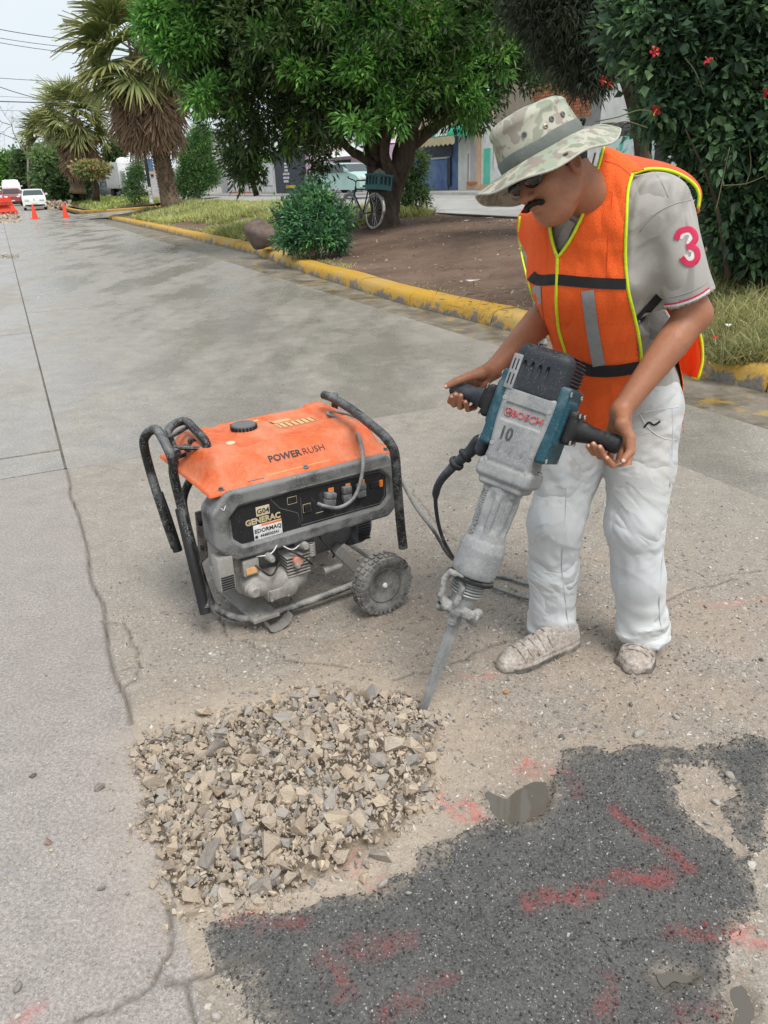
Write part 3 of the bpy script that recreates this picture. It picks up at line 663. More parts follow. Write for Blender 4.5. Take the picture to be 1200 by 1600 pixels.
# smaller debris between the lumps
def region_pts(n, lo, hi, fn):
    out = np.zeros((0, 2))
    while len(out) < n:
        p = r.uniform(lo, hi, (n*3, 2)); out = np.concatenate([out, p[fn(p)]])
    return out[:n]
P = region_pts(7500, lo_, hi_, lambda p: sdpoly(p, HOLE)+.05*fbm(np.c_[p, p[:, :1]*0], 9, 2, 2) < r.normal(.004, .022, len(p)))
s = .0035+.0125*r.random(len(P))**1.7; z = surf(P)
V, F, Cc = scatter(np.c_[P, z+s*.3], s, T1, PAL[r.integers(0, len(PAL), len(P))]*r.uniform(.8, 1.2, (len(P), 1)), (1, .8, .65), 5)
tag(mk('concrete_debris', V, F, M_stone, col=Cc), 'small broken debris filling the gaps of the rubble heap', 'debris', None, 'stuff')
# stray crumbs round the heap, on both slabs
P = region_pts(900, lo_-.5, hi_+.55, lambda p: (sdpoly(p, HOLE) > 0) & (r.random(len(p)) < np.exp(-sdpoly(p, HOLE)/.16)+.03) & (p@EU[:2] > -1) & (sdpoly(p, PATCH) > -.03))
s = .0022+.006*r.random(len(P))**2.5; z = gz_at(P)
V, F, Cc = scatter(np.c_[P, z+s*.35], s, T1, PAL[r.integers(0, len(PAL), len(P))], (1, .8, .6), 6)
tag(mk('concrete_crumbs', V, F, M_stone, col=Cc), 'crumbs of concrete strewn round the heap', 'debris', None, 'stuff')
# aggregate standing proud of the worn slab
PP = 1.22*A((.12, .12, .125), (.19, .185, .18), (.30, .28, .25), (.40, .38, .36), (.24, .19, .15), (.15, .155, .16), (.36, .28, .21), (.5, .48, .46), (.27, .24, .21))
def seen(p): q = proj(np.c_[p, p[:, :1]*0]); return (q[:, 0] > -30) & (q[:, 0] < 1230) & (q[:, 1] < 1640) & (q[:, 1] > 500)
def ex_fn(p):
    u, v = p@EU[:2], p@EV[:2]; e = np.clip(1-(np.hypot(p[:, 0]-.55, p[:, 1]-1.75)-.6)/1.5, .05, 1)
    m = (u > .09) & seen(p) & (u < UB-.05) & (v < VB-.05)
    m[m] &= (sdpoly(p[m], HOLE) > 0) & ((sdpoly(p[m], PATCH) > .005) | (sdpoly(p[m], ISLE) < 0)); return m & (r.random(len(p)) < e)
P = region_pts(13000, A(-1.6, .7), A(2.7, 4.3), ex_fn); s = .0028+.0095*r.random(len(P))**2.6; z = gz_at(P)
V, F, Cc = scatter(np.c_[P, z-s*.12], s, T1, PP[r.integers(0, len(PP), len(P))]*r.uniform(.8, 1.2, (len(P), 1)), (1.15, .8, .38), 8)
tag(mk('embedded_aggregate', V, F, M_peb, col=Cc), 'pebbles bedded in the worn surface of the slab', 'aggregate', None, 'stuff')
P = region_pts(15000, A(-.7, .75), A(1.3, 1.95), lambda p: (sdpoly(p, PATCH)+.030*fbm(np.c_[p, p[:, :1]*0], 13, 5, 3)*-1 < np.abs(r.normal(0, .005, len(p)))) & seen(p) & ((sdpoly(p, ISLE)+.026*fbm(np.c_[p, p[:, :1]*0], 16, 5, 9) > 0)) & (sdpoly(p, PUD3) > 0)); s = .0022+.004*r.random(len(P))**1.8; z = gz_at(P)
cc = np.where(r.random((len(P), 1)) < .07, .34, .035+.13*r.random((len(P), 1))**1.3)*r.uniform(.7, 1.3, (len(P), 1))*A(1, .98, .96)
rd = np.zeros(len(P))
for k, rl in enumerate(REDL): rd = np.maximum(rd, np.clip(1.2-segd(P, rl)/.026, 0, 1)*(1. if k < 4 else .6))
cc = np.where((r.random(len(P)) < rd*.65)[:, None], A(.24, .05, .05)*r.uniform(.5, 1.2, (len(P), 1)), cc)
V, F, Cc = scatter(np.c_[P, z-s*.12], s, T1[:8], cc, (1, .8, .55), 9)
tag(mk('asphalt_chippings', V, F, M_chip, col=Cc), 'dark chippings of the asphalt patch', 'chippings', None, 'stuff')
# a few pebbles large enough to be picked out
PB = [(998, 1150, .016, .34), (1055, 1122, .012, .4), (1140, 1215, .014, .3), (985, 1100, .010, .13), (1118, 1255, .014, .38), (1172, 1355, .013, .5), (878, 1155, .010, .12), (600, 1385, .014, .33), (75, 1318, .012, .2), (160, 1390, .011, .2), (52, 1213, .009, .07), (350, 1022, .011, .33), (30, 1545, .012, .25), (338, 1590, .016, .42), (1090, 1125, .01, .4), (790, 1083, .010, .30), (175, 1265, .009, .35), (28, 1590, .008, .5), (1105, 1290, .012, .3), (700, 1120, .009, .45), (640, 1400, .008, .3), (690, 1172, .009, .3), (72, 1055, .006, .3)]
PL = ['smooth grey pebble on the worn slab in front of the right shoe', 'pale pebble near the right edge of the worn slab', 'grey pebble at the corner of the asphalt patch', 'dark flat pebble just in front of the right shoe', 'pale pebble on the sandy island in the asphalt', 'round whitish pebble at the right edge of the asphalt', 'dark pebble between the left shoe and the asphalt', 'blue grey pebble where rubble and asphalt meet', 'reddish brown clod on the smooth slab', 'brown clod low on the smooth slab', 'black pebble on the smooth slab at the left', 'flat tan stone behind the rubble below the generator', 'brown stone in the lower left corner', 'rounded white stone by the crack at the bottom', 'pale flake among the pebbles at the right', 'orange pebble in front of the left shoe', 'white chip at the left rim of the rubble', 'white chip in the lower left corner', 'grey stone in the sandy island', 'white crumb by the chisel point', 'tan crumb on the asphalt edge', 'yellowish stone beside the chisel point', 'small pale chip on the smooth slab']
for i, (px, py, s, g) in enumerate(PB):
    p = G(px, py); V, F = rock(300+i, 2, 8, .03, 7.); c = A(g, g*.95, g*.88)
    if i == 15: c = A(.5, .22, .07)
    if i in (8,): c = A(.26, .15, .12)
    tag(mk('pebble', V*s*A(1.1, .85, .6)@rotm(r)[:, :]*1.+A(p[0], p[1], float(gz_at(p)[0])+s*.35), F, M_peb, smooth=True, col=np.tile(c, (len(V), 1)), loc=(p[0], p[1], 0)), PL[i], 'pebble', 'loose pebbles on the street')
# ================================================================== FACADES ALONG THE SERVICE ROAD
U0 = 22.0
def FP(px, py, u=U0):
    d = ray(px, py); t = (u-CAM@EU)/(d@EU); p = CAM+t*d; return float(p@EV), float(p[2])
M_wht = gm('white_render_wall', (.72, .71, .68), .8, (.45, .43, .39), .35, .6, bst=.2, bsc=12)
M_wht2 = gm('white_sheet_metal', (.72, .73, .74), .5, (.45, .45, .44), .3, 1., bst=0)
M_gry = gm('grey_cement', (.26, .25, .24), .85, (.18, .17, .16), .4, .8, bst=.3, bsc=10)
M_lgr = gm('light_grey_panel', (.46, .45, .45), .7, (.35, .33, .32), .3, .7)
M_blue = gm('faded_blue_paint', (.045, .11, .29), .6, (.16, .22, .34), .45, 1.1, bst=.1, bsc=8)
M_navy = gm('navy_board', (.016, .025, .05), .55, (.06, .07, .09), .25, 1.)
M_green = gm('green_canvas', (.01, .26, .15), .7, (.05, .3, .2), .3, 2.)
M_lime = gm('lime_paint', (.16, .50, .02), .6, (.2, .4, .1), .2, 2)
M_crm = gm('cream_canvas', (.55, .45, .27), .8, (.4, .33, .22), .4, 3)
M_teal = gm('teal_paint', (.05, .50, .36), .6, (.25, .55, .45), .4, .9)
M_pink = gm('pink_paint', (.72, .48, .62), .8, (.6, .45, .5), .3, 1.)
M_peach = gm('peach_paint', (.60, .42, .28), .8, (.45, .33, .24), .4, 1.)
M_terra = gm('terracotta_paint', (.50, .16, .07), .8, (.35, .18, .12), .4, .6)
M_black = gm('black_metal', (.012, .012, .014), .45, (.08, .08, .08), .2, 3.)
M_dark = gm('dark_opening', (.015, .015, .017), .7, amt=0)
M_txtw = gm('white_lettering', (.75, .75, .74), .6, amt=0, bst=0); M_txty = gm('yellow_lettering', (.72, .58, .03), .6, amt=0, bst=0); M_txtk = gm('black_lettering', (.03, .03, .03), .6, amt=0, bst=0)
M_brick, M_brick2 = gm('orange_brick', (.42, .145, .065), .9, (.5, .24, .13), .3, 2., bst=.3, bsc=20), gm('dark_brick', (.33, .105, .05), .9, (.4, .2, .12), .3, 2., bst=.3, bsc=20)
M_mort = gm('mortar', (.33, .27, .21), .95, (.25, .2, .16), .4, 3.); M_blk = gm('grey_block', (.10, .098, .095), .9, (.17, .165, .155), .4, 3.)
b = NB('glass_dark'); M_glass = b.fin((.03, .04, .045), .06, spec=.8)
def PB_(name, par, mat, x0, y0, x1, y1, front=0., depth=.3, u=U0, r=0):
    """box whose front face fills the rectangle x0..x1, y0..y1 seen on the facade plane"""
    va, zt = FP((x0+x1)/2, y0, u); _, zb = FP((x0+x1)/2, y1, u); v0, _ = FP(x0, (y0+y1)/2, u); v1, _ = FP(x1, (y0+y1)/2, u)
    m = MB(fr((0, 0, 0), EU, EV, A(0, 0, 1))); m.box((u-front, min(v0, v1), zb), (u-front+depth, max(v0, v1), zt)); return m.build(name, mat, par)
def ftext(name, body, x, y, hpx, mat, par, front=.03, u=U0, bold=0., sx=1.):
    v, z = FP(x, y, u); _, z2 = FP(x, y-hpx, u); return text(name, body, RD(u-front, v, z), -EV, A(0, 0, 1), (z2-z)*1.35, mat, par, .004, bold=bold, sx=sx)
def house(name, label, loc=None, cat='building'): return empty(name, (0, 0, 0), None, label, cat)
# white garage building
h = house('garage_building', 'white garage building with a ribbed metal gate left of the lime green shop')
PB_('wall', h, M_wht, 318, 205, 404, 303, 0, 6); PB_('roof', h, M_lgr, 312, 199, 404, 206, .35, 6.5)
PB_('side_door', h, M_lgr, 341, 252, 355, 303, .06, .05); g = PB_('gate', h, M_wht2, 356, 252, 394, 300, .06, .05)
for x in np.arange(358, 393, 3.4): PB_('rib', g, M_wht2, x, 255, x+1, 298, .11, .05)
PB_('lintel', h, M_gry, 338, 246, 396, 251.5, .12, .1)
for x in (360, 365, 370): PB_('vent', g, M_dark, x, 274, x+1.2, 281, .12, .02)
PB_('doorstep', h, M_terra, 366, 300, 392, 304, .5, .5)
# lime banded shop
h = house('lime_band_shop', 'narrow white shop front with a lime green band and black lettering')
PB_('wall', h, M_wht, 404, 190, 429.5, 302, 0, 6); PB_('fascia', h, M_lime, 402, 241, 427, 253, .22, .2)
PB_('shutter', h, M_wht2, 407, 255, 427, 301, .05, .04)
ftext('lettering', 'CELU', 418, 286, 5, M_txtk, h, .08, bold=.01); ftext('emblem', 'V', 418, 267, 13, M_txtk, h, .08)
PB_('lettering_underline', h, M_txtk, 413, 290, 427, 291, .07, .03)
# dark sign board shop
h = house('repair_shop', 'dark navy repair shop wall with white and yellow lettering')
PB_('wall', h, M_navy, 429.5, 232, 478, 303, .02, 6)
for t, y, n_ in (('REPARACION', 256, 0), ('LIBERACION', 261, 0), ('SOFTWARE', 266.5, 0), ('-CENTROS DE CARGA', 272, 1), ('-CUENTAS GOOGLE', 278, 1), ('-DESBLOQUEOS', 283.5, 1)):
    ftext('lettering', t, 448, y, 3.3, M_txtw, h, .05, bold=.012, sx=.82)
ftext('lettering', 'COTIZA TU REPARACION', 455, 292, 4.2, M_txty, h, .05, bold=.02, sx=.75)
PB_('step', h, M_gry, 429, 303, 480, 306, .5, .5)
# pink house with a canopy
h = house('pink_house', 'pink and white house front with a pitched white canopy behind the bicycle')
PB_('wall', h, M_pink, 478, 232, 636, 301, 0, 6); PB_('upper_wall', h, M_wht, 478, 150, 600, 231, .0, 6); PB_('window', h, M_dark, 524, 250, 549, 292, .04, .05)
PB_('door', h, M_wht2, 567, 262, 582, 300, .05, .05); PB_('pilaster', h, M_lgr, 559, 258, 566, 300, .15, .2)
m = MB(); v0, zt = FP(552, 222); va, zb = FP(524, 248); vb, _ = FP(582, 248)
m.add([RD(U0-.05, v0, zt), RD(U0-1.6, va, zb), RD(U0-1.6, vb, zb), RD(U0-.05, va, zb), RD(U0-.05, vb, zb)], [(0, 1, 2), (0, 3, 1), (0, 2, 4), (1, 3, 4, 2)]); m.build('canopy', M_wht2, h)
m = MB(); m.tube([RD(U0-1.62, va, zb), RD(U0-1.62, va, zb-1.6)], .05); m.tube([RD(U0-1.62, va, zb), RD(U0-.06, v0, zt)], .05); m.build('canopy_trim', gm('red_trim', (.5, .03, .04)), h)
# blue shop with green awning
h = house('blue_shop', 'blue shuttered shop with a green awning bearing a number beside the big tree')
PB_('wall', h, M_blue, 636, 212, 716, 299, 0, 5); PB_('upper_wall', h, M_peach, 636, 168, 716, 212, .0, 5)
PB_('rolling_shutter', h, M_navy, 657, 226, 708, 247, .03, .05); d = PB_('door', h, M_blue, 672, 250, 701, 297, .07, .05); PB_('door_frame', h, M_navy, 701, 246, 706, 290, .1, .06); PB_('door_lintel', h, M_lgr, 674, 245.5, 704, 248.5, .09, .06)
for y in np.arange(228, 246, 3): PB_('slat', h, M_navy, 658, y, 707, y+1.5, .06, .03)
PB_('doorstep', h, M_lgr, 660, 297.5, 716, 301, .5, .5)
m = MB(); (va, zb), (vb, _), (_, zt) = FP(650, 220, U0-1.2), FP(711, 216, U0-1.2), FP(690, 200, U0)
n_ = 8; V = []
for i in range(n_+1):
    t = i/n_*math.pi/2; V += [RD(U0-1.2*math.cos(t)**.8 if i < n_ else U0, va, zb+(zt-zb)*math.sin(t)), RD(U0-1.2*math.cos(t)**.8 if i < n_ else U0, vb, zb+(zt-zb)*math.sin(t))]
m.add(V, [(2*i, 2*i+1, 2*i+3, 2*i+2) for i in range(n_)]); m.add([V[2*i] for i in range(n_+1)]+[RD(U0, va, zb)], [tuple(range(n_+2))]); m.add([V[2*i+1] for i in range(n_+1)]+[RD(U0, vb, zb)], [tuple(range(n_+2))])
aw = m.build('awning', M_green, h)
m = MB(); k = 9
for i in range(k):
    a, c_ = va+(vb-va)*i/k, va+(vb-va)*(i+1)/k; m.add([RD(U0-1.22, a, zb+.04), RD(U0-1.22, c_, zb+.04), RD(U0-1.22, c_, zb-.28), RD(U0-1.22, (a+c_)/2, zb-.38), RD(U0-1.22, a, zb-.28)], [(0, 1, 2, 3, 4)])
m.build('scalloped_valance', M_crm, aw)
v_, z_ = FP(692, 208, U0-1.1); text('number', '20693', RD(U0-1.17, v_, z_+.02), -EV, nrm(A(0, 0, 1)+EU*.25), .5, M_txtw, h, .01, bold=.015)
# white wall with doorway and teal stripe
h = house('white_house', 'white plastered house with a narrow door and peach columns right of the blue shop')
PB_('wall', h, M_wht, 716, 168, 772, 300, 0, 5); PB_('column', h, M_peach, 746, 178, 752, 296, .12, .2); PB_('cornice', h, M_peach, 716, 176, 770, 186, .25, .3); PB_('window', h, M_lgr, 736, 212, 748, 288, .04, .05); PB_('grille', h, M_black, 747, 250, 750, 284, .07, .03); PB_('sill', h, M_terra, 733, 284, 749, 288, .16, .15); PB_('band', h, M_peach, 730, 288, 772, 297, .06, .1)
PB_('teal_stripe', h, M_teal, 757, 232, 766, 288, .06, .06); PB_('joint', h, M_gry, 731, 240, 732, 296, .02, .02)
# brick house: the bricks you can tell apart are laid one by one
h = house('brick_house', 'raw orange brick house with grey concrete lintel behind the hat')
PB_('wall', h, M_mort, 772, 70, 929, 262, 0, 6); PB_('concrete_lintel', h, M_gry, 840, 191, 929, 200, .06, .1); PB_('concrete_column', h, M_gry, 929, 70, 944, 205, .05, .5); PB_('lower_wall', h, M_wht, 772, 201, 944, 300, .03, .3)
va, zt = FP(929, 100); vb, zb = FP(845, 190); rows = int((zt-zb)/.115)
proto = MB(fr((0, 0, 0), EU, EV, A(0, 0, 1))); proto.box((-.03, -.155, -.045), (.02, .155, .045)); bm_ = [proto.build('brick', m_, h).data for m_ in (M_brick, M_brick2)]
for o in [o for o in h.children if o.name.startswith('brick')]: bpy.data.objects.remove(o)
cnt = 0
for j in range(rows):
    v_ = vb-.5-(j % 2)*.17
    row_z = zb+.06+j*.115
    nn = int((vb-va)/.34)+3
    for i in range(nn):
        v2 = va+.17+(j % 2)*.17+i*.34
        if v2 > vb+.6 or cnt >= 300: continue
        o = bpy.data.objects.new('brick', bm_[int(r.random() < .35)]); C.objects.link(o); o.parent = h; o.location = tuple(RD(U0-r.uniform(0, .012), v2, row_z)); cnt += 1
# white house to the right and the painted wall
h = house('tall_white_house', 'plain white rendered house wall behind the hibiscus bush')
PB_('wall', h, M_wht, 944, 40, 1190, 262, .1, 6, U0)
UW = 19.6
h = empty('mural_wall', (0, 0, 0), None, 'low block wall painted with a teal mural under a row of bare grey blocks', 'wall')
def mural():
    b = NB('teal_mural'); n1 = b.noise(.9, 4, dist=.6); n2 = b.noise(3, 5)
    c = b.mix(b.ramp(n1, [(.46, 0.), (.49, 1.)]), (.62, .70, .70), (.04, .47, .33)); c = b.mix(b.ramp(n2, [(.45, 0.), (.7, .5)]), c, (.30, .62, .52)); return b.fin(c, .8)
M_mur = mural()
PB_('wall', h, M_mur, 935, 213, 1026, 300, 0, .25, UW); PB_('wall', h, M_wht, 1044, 150, 1200, 320, .0, .25, UW)
for j in range(3):
    for i in range(8):
        x = 940+i*11.5+(j % 2)*5; PB_('block', h, M_blk, x, 192+j*7.0, x+11.0, 198.4+j*7.0, .0+r.uniform(0, .01), .25, UW)
pts = [FP(x, y, UW) for x, y in ((990, 246), (990, 232), (994, 226), (1002, 225), (1008, 229))]
m = MB(); m.tube(catmull([RD(UW-.03, v, z) for v, z in pts], 5), .05, 6); m.build('painted_bird', gm('painted_white', (.7, .62, .6)), h)
po = empty('gate_post', (0, 0, 0), None, 'thick black steel post at the end of the teal mural wall', 'post'); PB_('post', po, M_black, 1026, 190, 1043, 300, .1, .35, UW); PB_('post_cap', po, M_black, 1024, 188, 1045, 191, .14, .45, UW)
# far shops at the end of the service road
h = house('terracotta_shop', 'low terracotta and white shop with an orange awning beyond the cross street', None)
def far_box(name, par, mat, x0, y0, x1, y1, Y, dep=4.):
    a, b, c_, d = W(x0, y1, Y), W(x1, y1, Y), W(x1, y0, Y), W(x0, y0, Y); ez = A(0, dep, 0)
    V = [a, b, A(b[0], b[1], c_[2]), A(a[0], a[1], d[2])]; V = V+[p+ez for p in V]
    return mk(name, V, [(0, 1, 2, 3), (7, 6, 5, 4), (0, 4, 5, 1), (1, 5, 6, 2), (2, 6, 7, 3), (3, 7, 4, 0)], mat, par)
far_box('wall', h, M_terra, 156, 272, 216, 308, 96); far_box('parapet', h, M_peach, 176, 262, 222, 272, 98, 8); far_box('lower_wall', h, M_wht, 170, 288, 216, 308, 95.6, .4); far_box('doorway', h, M_dark, 176, 288, 182, 308, 95.2, .3)
p0, p1, p2, p3 = W(166, 286, 93), W(180, 285, 93), W(179, 276, 95.5), W(171, 277, 95.5); mk('awning', [p0, p1, p2, p3, p0+A(0, 2.6, 0), p1+A(0, 2.5, 0)], [(0, 1, 2, 3), (0, 3, 4), (1, 5, 2)], gm('orange_canvas', (.75, .10, .03), .6), h)
for x in (193, 203):
    c0 = W(x, 264, 99); m = MB(); m.lathe([(.1, 0), (.75, .05), (.78, 1.), (.6, 1.3), (.2, 1.45)], c0-A(0, 0, .2), A(0, 0, 1), 14)
    tag(m.build('water_tank', M_wht2, None, auto=40), 'white roof water tank, the %s of two on the flat roof' % ('left' if x == 193 else 'right'), 'water tank', 'roof water tanks')
h = house('distant_block', 'grey two storey building behind the large palm trunk'); far_box('wall', h, M_lgr, 214, 262, 262, 306, 110, 8)
far_box('window', h, M_dark, 236, 268, 240, 276, 109.9, .2)
bn = far_box('banner', None, M_blue, 228, 248, 240, 268, 84, .1); tag(bn, 'plain blue banner hanging behind the large palm', 'banner')
bl = far_box('wall', None, M_wht, 285, 232, 330, 303, 70, 5); tag(bl, 'white boundary wall glimpsed behind the thin shrub beside the palm', 'wall')

# ================================================================== CARS
def car_paint(name, col): b = NB(name); n = b.noise(3, 4); return b.fin(b.mix(b.ramp(n, [(.4, 0.), (.8, .25)]), col, (.3, .28, .25)), .28, spec=.6, Coat_Weight=.4)
M_tyre = gm('tyre_rubber', (.02, .02, .02), .85, (.12, .11, .10), .3, 5.); M_rim = gm('wheel_metal', (.35, .36, .37), .35, metal=.6, amt=.1)
b = NB('headlamp_glass'); M_lamp = b.fin((.75, .76, .75), .12, spec=.8); b = NB('tail_lamp'); M_tail = b.fin((.45, .02, .02), .2)
M_plate = gm('number_plate', (.62, .66, .62), .5, amt=0, bst=0)
def car(name, label, cat, pos, yaw, paint, L=3.9, Wd=1.68, H=1.5, style='hatch', group=None):
    root = empty(name, (0, 0, 0), None, label, cat, group)
    ex, ey = A(math.cos(yaw), math.sin(yaw), 0), A(-math.sin(yaw), math.cos(yaw), 0)       # ex forward
    T = fr(pos, ex, ey, A(0, 0, 1)); x0, x1 = -L/2, L/2
    if style == 'hatch': prof = [(x0, .35), (x0, .9), (x0+.12, H*.72), (x0+.45, H*.97), (x0+1.0, H), (x1-1.75, H*.98), (x1-1.0, H*.70), (x1-.35, H*.60), (x1-.04, H*.48), (x1, .32), (x1-.1, .2), (x0+.1, .2)]; wl = .66
    elif style == 'suv': prof = [(x0, .4), (x0, 1.0), (x0+.1, H*.62), (x0+.35, H*.98), (x0+1.0, H), (x1-1.9, H*.98), (x1-1.25, H*.66), (x1-.15, H*.60), (x1, H*.5), (x1+.02, .4), (x1-.1, .28), (x0+.1, .28)]; wl = .64
    else: prof = [(x0, .35), (x0, 1.0), (x0+.05, H*.9), (x0+.2, H), (x1-1.3, H), (x1-.75, H*.66), (x1-.1, H*.5), (x1, .4), (x1-.1, .25), (x0+.1, .25)]; wl = .6
    V = []; n_ = len(prof); ys = [-1, -.93, -.6, 0, .6, .93, 1]
    for y in ys:
        for (x, z) in prof:
            nar = 1-.16*max(0, (z/H-wl)/(1-wl)); bulge = (0 if abs(y) < 1 else -.05)
            sh = 1-(.05 if abs(y) > .99 else 0); zz_ = z*(1 if abs(y) < .9 else .985); V.append((x*(1 if abs(y) < .99 else .985), y*Wd/2*nar, zz_))
    F = [(j*n_+i, j*n_+(i+1) % n_, (j+1)*n_+(i+1) % n_, (j+1)*n_+i) for j in range(len(ys)-1) for i in range(n_)]+[tuple(range(n_))[::-1], tuple(range((len(ys)-1)*n_, len(ys)*n_))]
    m = MB(T); m.add(V, F); m.build('body', paint, root, auto=35)
    def at_z(z, k):   # x on the windscreen line
        a, c_ = (prof[5], prof[6]) if style != 'van' else (prof[4], prof[5]); t = (z-c_[1])/(a[1]-c_[1]); return c_[0]+t*(a[0]-c_[0])
    zt_, zb_ = H*.94, H*.70; m = MB(T)
    m.add([(at_z(zt_, 0)+.015, -Wd*.37, zt_), (at_z(zt_, 0)+.015, Wd*.37, zt_), (at_z(zb_, 0)+.03, Wd*.44, zb_), (at_z(zb_, 0)+.03, -Wd*.44, zb_), (at_z(zt_, 0)-.02, -Wd*.37, zt_), (at_z(zt_, 0)-.02, Wd*.37, zt_), (at_z(zb_, 0)-.02, Wd*.44, zb_), (at_z(zb_, 0)-.02, -Wd*.44, zb_)], [(0, 1, 2, 3), (4, 7, 6, 5), (0, 4, 5, 1), (1, 5, 6, 2), (2, 6, 7, 3), (3, 7, 4, 0)]); m.build('windscreen', M_glass, root)
    for s in (-1, 1):
        for a, c_ in ((x0+.5, x0+1.55), (x0+1.65, at_z(zb_, 0)-.15)):
            m = MB(T); yy = s*Wd/2; m.add([(a, yy*.93, H*.93), (min(c_, at_z(H*.93, 0)-.1), yy*.93, H*.93), (c_, yy*1.0, H*.68), (a, yy*1.0, H*.68)]+[(a, yy*.85, H*.93), (c_-.2, yy*.85, H*.93), (c_, yy*.85, H*.68), (a, yy*.85, H*.68)], [(0, 1, 2, 3), (0, 4, 5, 1), (1, 5, 6, 2), (2, 6, 7, 3), (3, 7, 4, 0)]); m.build('side_window', M_glass, root)
        for x in (x0+.72, x1-.78):
            m = MB(T); c0 = A(x, s*(Wd/2-.10), .31); m.lathe([(.22, -.09), (.30, -.09), (.315, -.05), (.315, .05), (.30, .09), (.22, .09)], c0, A(0, 1, 0), 20); w = m.build('wheel', M_tyre, root, auto=40)
            m = MB(T); m.lathe([(.03, 0), (.2, .01), (.21, .03)], c0+A(0, s*.065, 0), A(0, s, 0), 14); m.build('rim', M_rim, w)
        zl = H*.50 if style != 'van' else .75
        m = MB(T); m.rbox((x1-.22, s*Wd*.31-.17, zl-.08), (x1-.02+.03, s*Wd*.31+.17, zl+.09), .05); m.build('headlight', M_lamp, root)
        m = MB(T); m.rbox((at_z(zb_, 0)-.1, s*Wd/2*1.0, zb_-.02), (at_z(zb_, 0)+.06, s*Wd/2*1.0+s*.2, zb_+.13), .04); m.build('mirror', paint, root)
        m = MB(T); m.rbox((x1-.1, s*Wd*.34-.12, .3), (x1+.012, s*Wd*.34+.12, .4), .02); m.build('fog_lamp', M_dark, root)
    m = MB(T); m.rbox((x1-.12, -.5, .27), (x1+.014, .5, .40), .03); m.build('grille', M_dark, root)
    m = MB(T); m.box((x1, -.17, .41), (x1+.03, .17, .52)); m.build('number_plate', M_plate, root)
    m = MB(T); m.rbox((x1-.02, -.06, H*.50), (x1+.012, .06, H*.50+.07), .02); m.build('badge', M_rim, root)
    return root
yb = math.atan2(-EV[1], -EV[0])
def gnd(px, py): return G(px, py)
p = (gnd(40, 329)+gnd(75, 327.5))/2+EV*1.7; car('hatchback', 'small white hatchback driving towards the two orange cones', 'car', p, yb-.03, car_paint('white_car_paint', (.78, .78, .76)), 3.7, 1.66, 1.48)
P_ = lambda px, Y, z=0: (lambda q: A(q[0], q[1], 0))(W(px, 300, Y))
car('pickup', 'dark red car coming along the street behind the white hatchback', 'car', P_(17, 84), yb, car_paint('red_car_paint', (.30, .03, .03)), 4.4, 1.8, 1.62, 'suv')
car('delivery_van', 'pale van with a high roof behind the dark red car', 'van', P_(19, 97), yb, car_paint('pale_van_paint', (.62, .62, .58)), 5., 1.95, 2.5, 'van')
car('sedan', 'white car half hidden between the red car and the white hatchback', 'car', P_(30, 93), yb, car_paint('white_car_paint', (.75, .75, .74)), 4.2, 1.7, 1.45)
car('hatchback', 'silver car cut by the left edge beyond the orange barrier', 'car', P_(-1, 84), yb, car_paint('silver_car_paint', (.55, .57, .6)), 4.2, 1.75, 1.5)
car('parked_car', 'dark red car parked in shade under the roadside trees', 'car', P_(77, 82)+A(0, 0, .1), yb, car_paint('dark_red_paint', (.25, .02, .02)), 4.2, 1.7, 1.5)
def zat(px, py, Y): return W(px, py, Y)
q = zat(186, 307, 80); car('sedan', 'dark green parked sedan in front of the white truck', 'car', A(q[0], q[1], q[2]), yb+.35, car_paint('dark_green_paint', (.03, .06, .05)), 4.4, 1.75, 1.45)
q = zat(545, 299, 44); car('station_wagon', 'pale green and white car parked behind the bush and bicycle', 'car', A(q[0], q[1], q[2]-.1), yb+.25, car_paint('pale_green_paint', (.35, .55, .5)), 4.2, 1.7, 1.5)
def truck(label, q, L=5., Wd=2.2, H=3., cab=(.75, .76, .76), yaw=0.):
    root = empty('truck', (0, 0, 0), None, label, 'truck'); T = fr(q, A(math.cos(yaw), math.sin(yaw), 0), A(-math.sin(yaw), math.cos(yaw), 0), A(0, 0, 1)); pt = car_paint('truck_paint', cab)
    m = MB(T); m.rbox((-L/2, -Wd/2, .75), (L/2-1.7, Wd/2, H), .05); bx = m.build('cargo_box', pt, root)
    for i in range(5): m = MB(T); x = -L/2+.3+i*.65; m.box((x, -Wd/2-.03, .85), (x+.05, -Wd/2+.01, H-.1)); m.build('rib', pt, bx)
    m = MB(T); m.prism([(L/2-1.6, .4), (L/2, .4), (L/2, 1.3), (L/2-.45, 2.15), (L/2-1.6, 2.2)], A(0, -Wd*.45, 0), A(1, 0, 0), A(0, 0, 1), A(0, Wd*.9, 0)); m.build('cab', pt, root)
    m = MB(T); m.prism([(L/2-.02, 1.28), (L/2-.42, 2.05), (L/2-.40, 2.08), (L/2+.01, 1.3)], A(0, -Wd*.4, 0), A(1, 0, 0), A(0, 0, 1), A(0, Wd*.8, 0)); m.build('windscreen', M_glass, root)
    m = MB(T); m.box((L/2-1.3, -Wd*.46, 1.25), (L/2-.6, Wd*.46, 1.95)); m.build('side_window', M_glass, root)
    m = MB(T); m.box((-L/2, -Wd*.35, .45), (L/2-1.6, Wd*.35, .72)); m.build('chassis', M_black, root)
    for x in (-L/2+1.1, L/2-.9):
        for s in (-1, 1): m = MB(T); m.lathe([(.2, -.12), (.42, -.12), (.44, 0), (.42, .12), (.2, .12)], A(x, s*(Wd/2-.15), .44), A(0, 1, 0), 16); m.build('wheel', M_tyre, root, auto=40)
    return root
q = zat(203, 308, 76); truck('white box truck parked beyond the lamp post, facing the camera', q, 5.2, 2.1, 2.9, yaw=yb+math.radians(12))
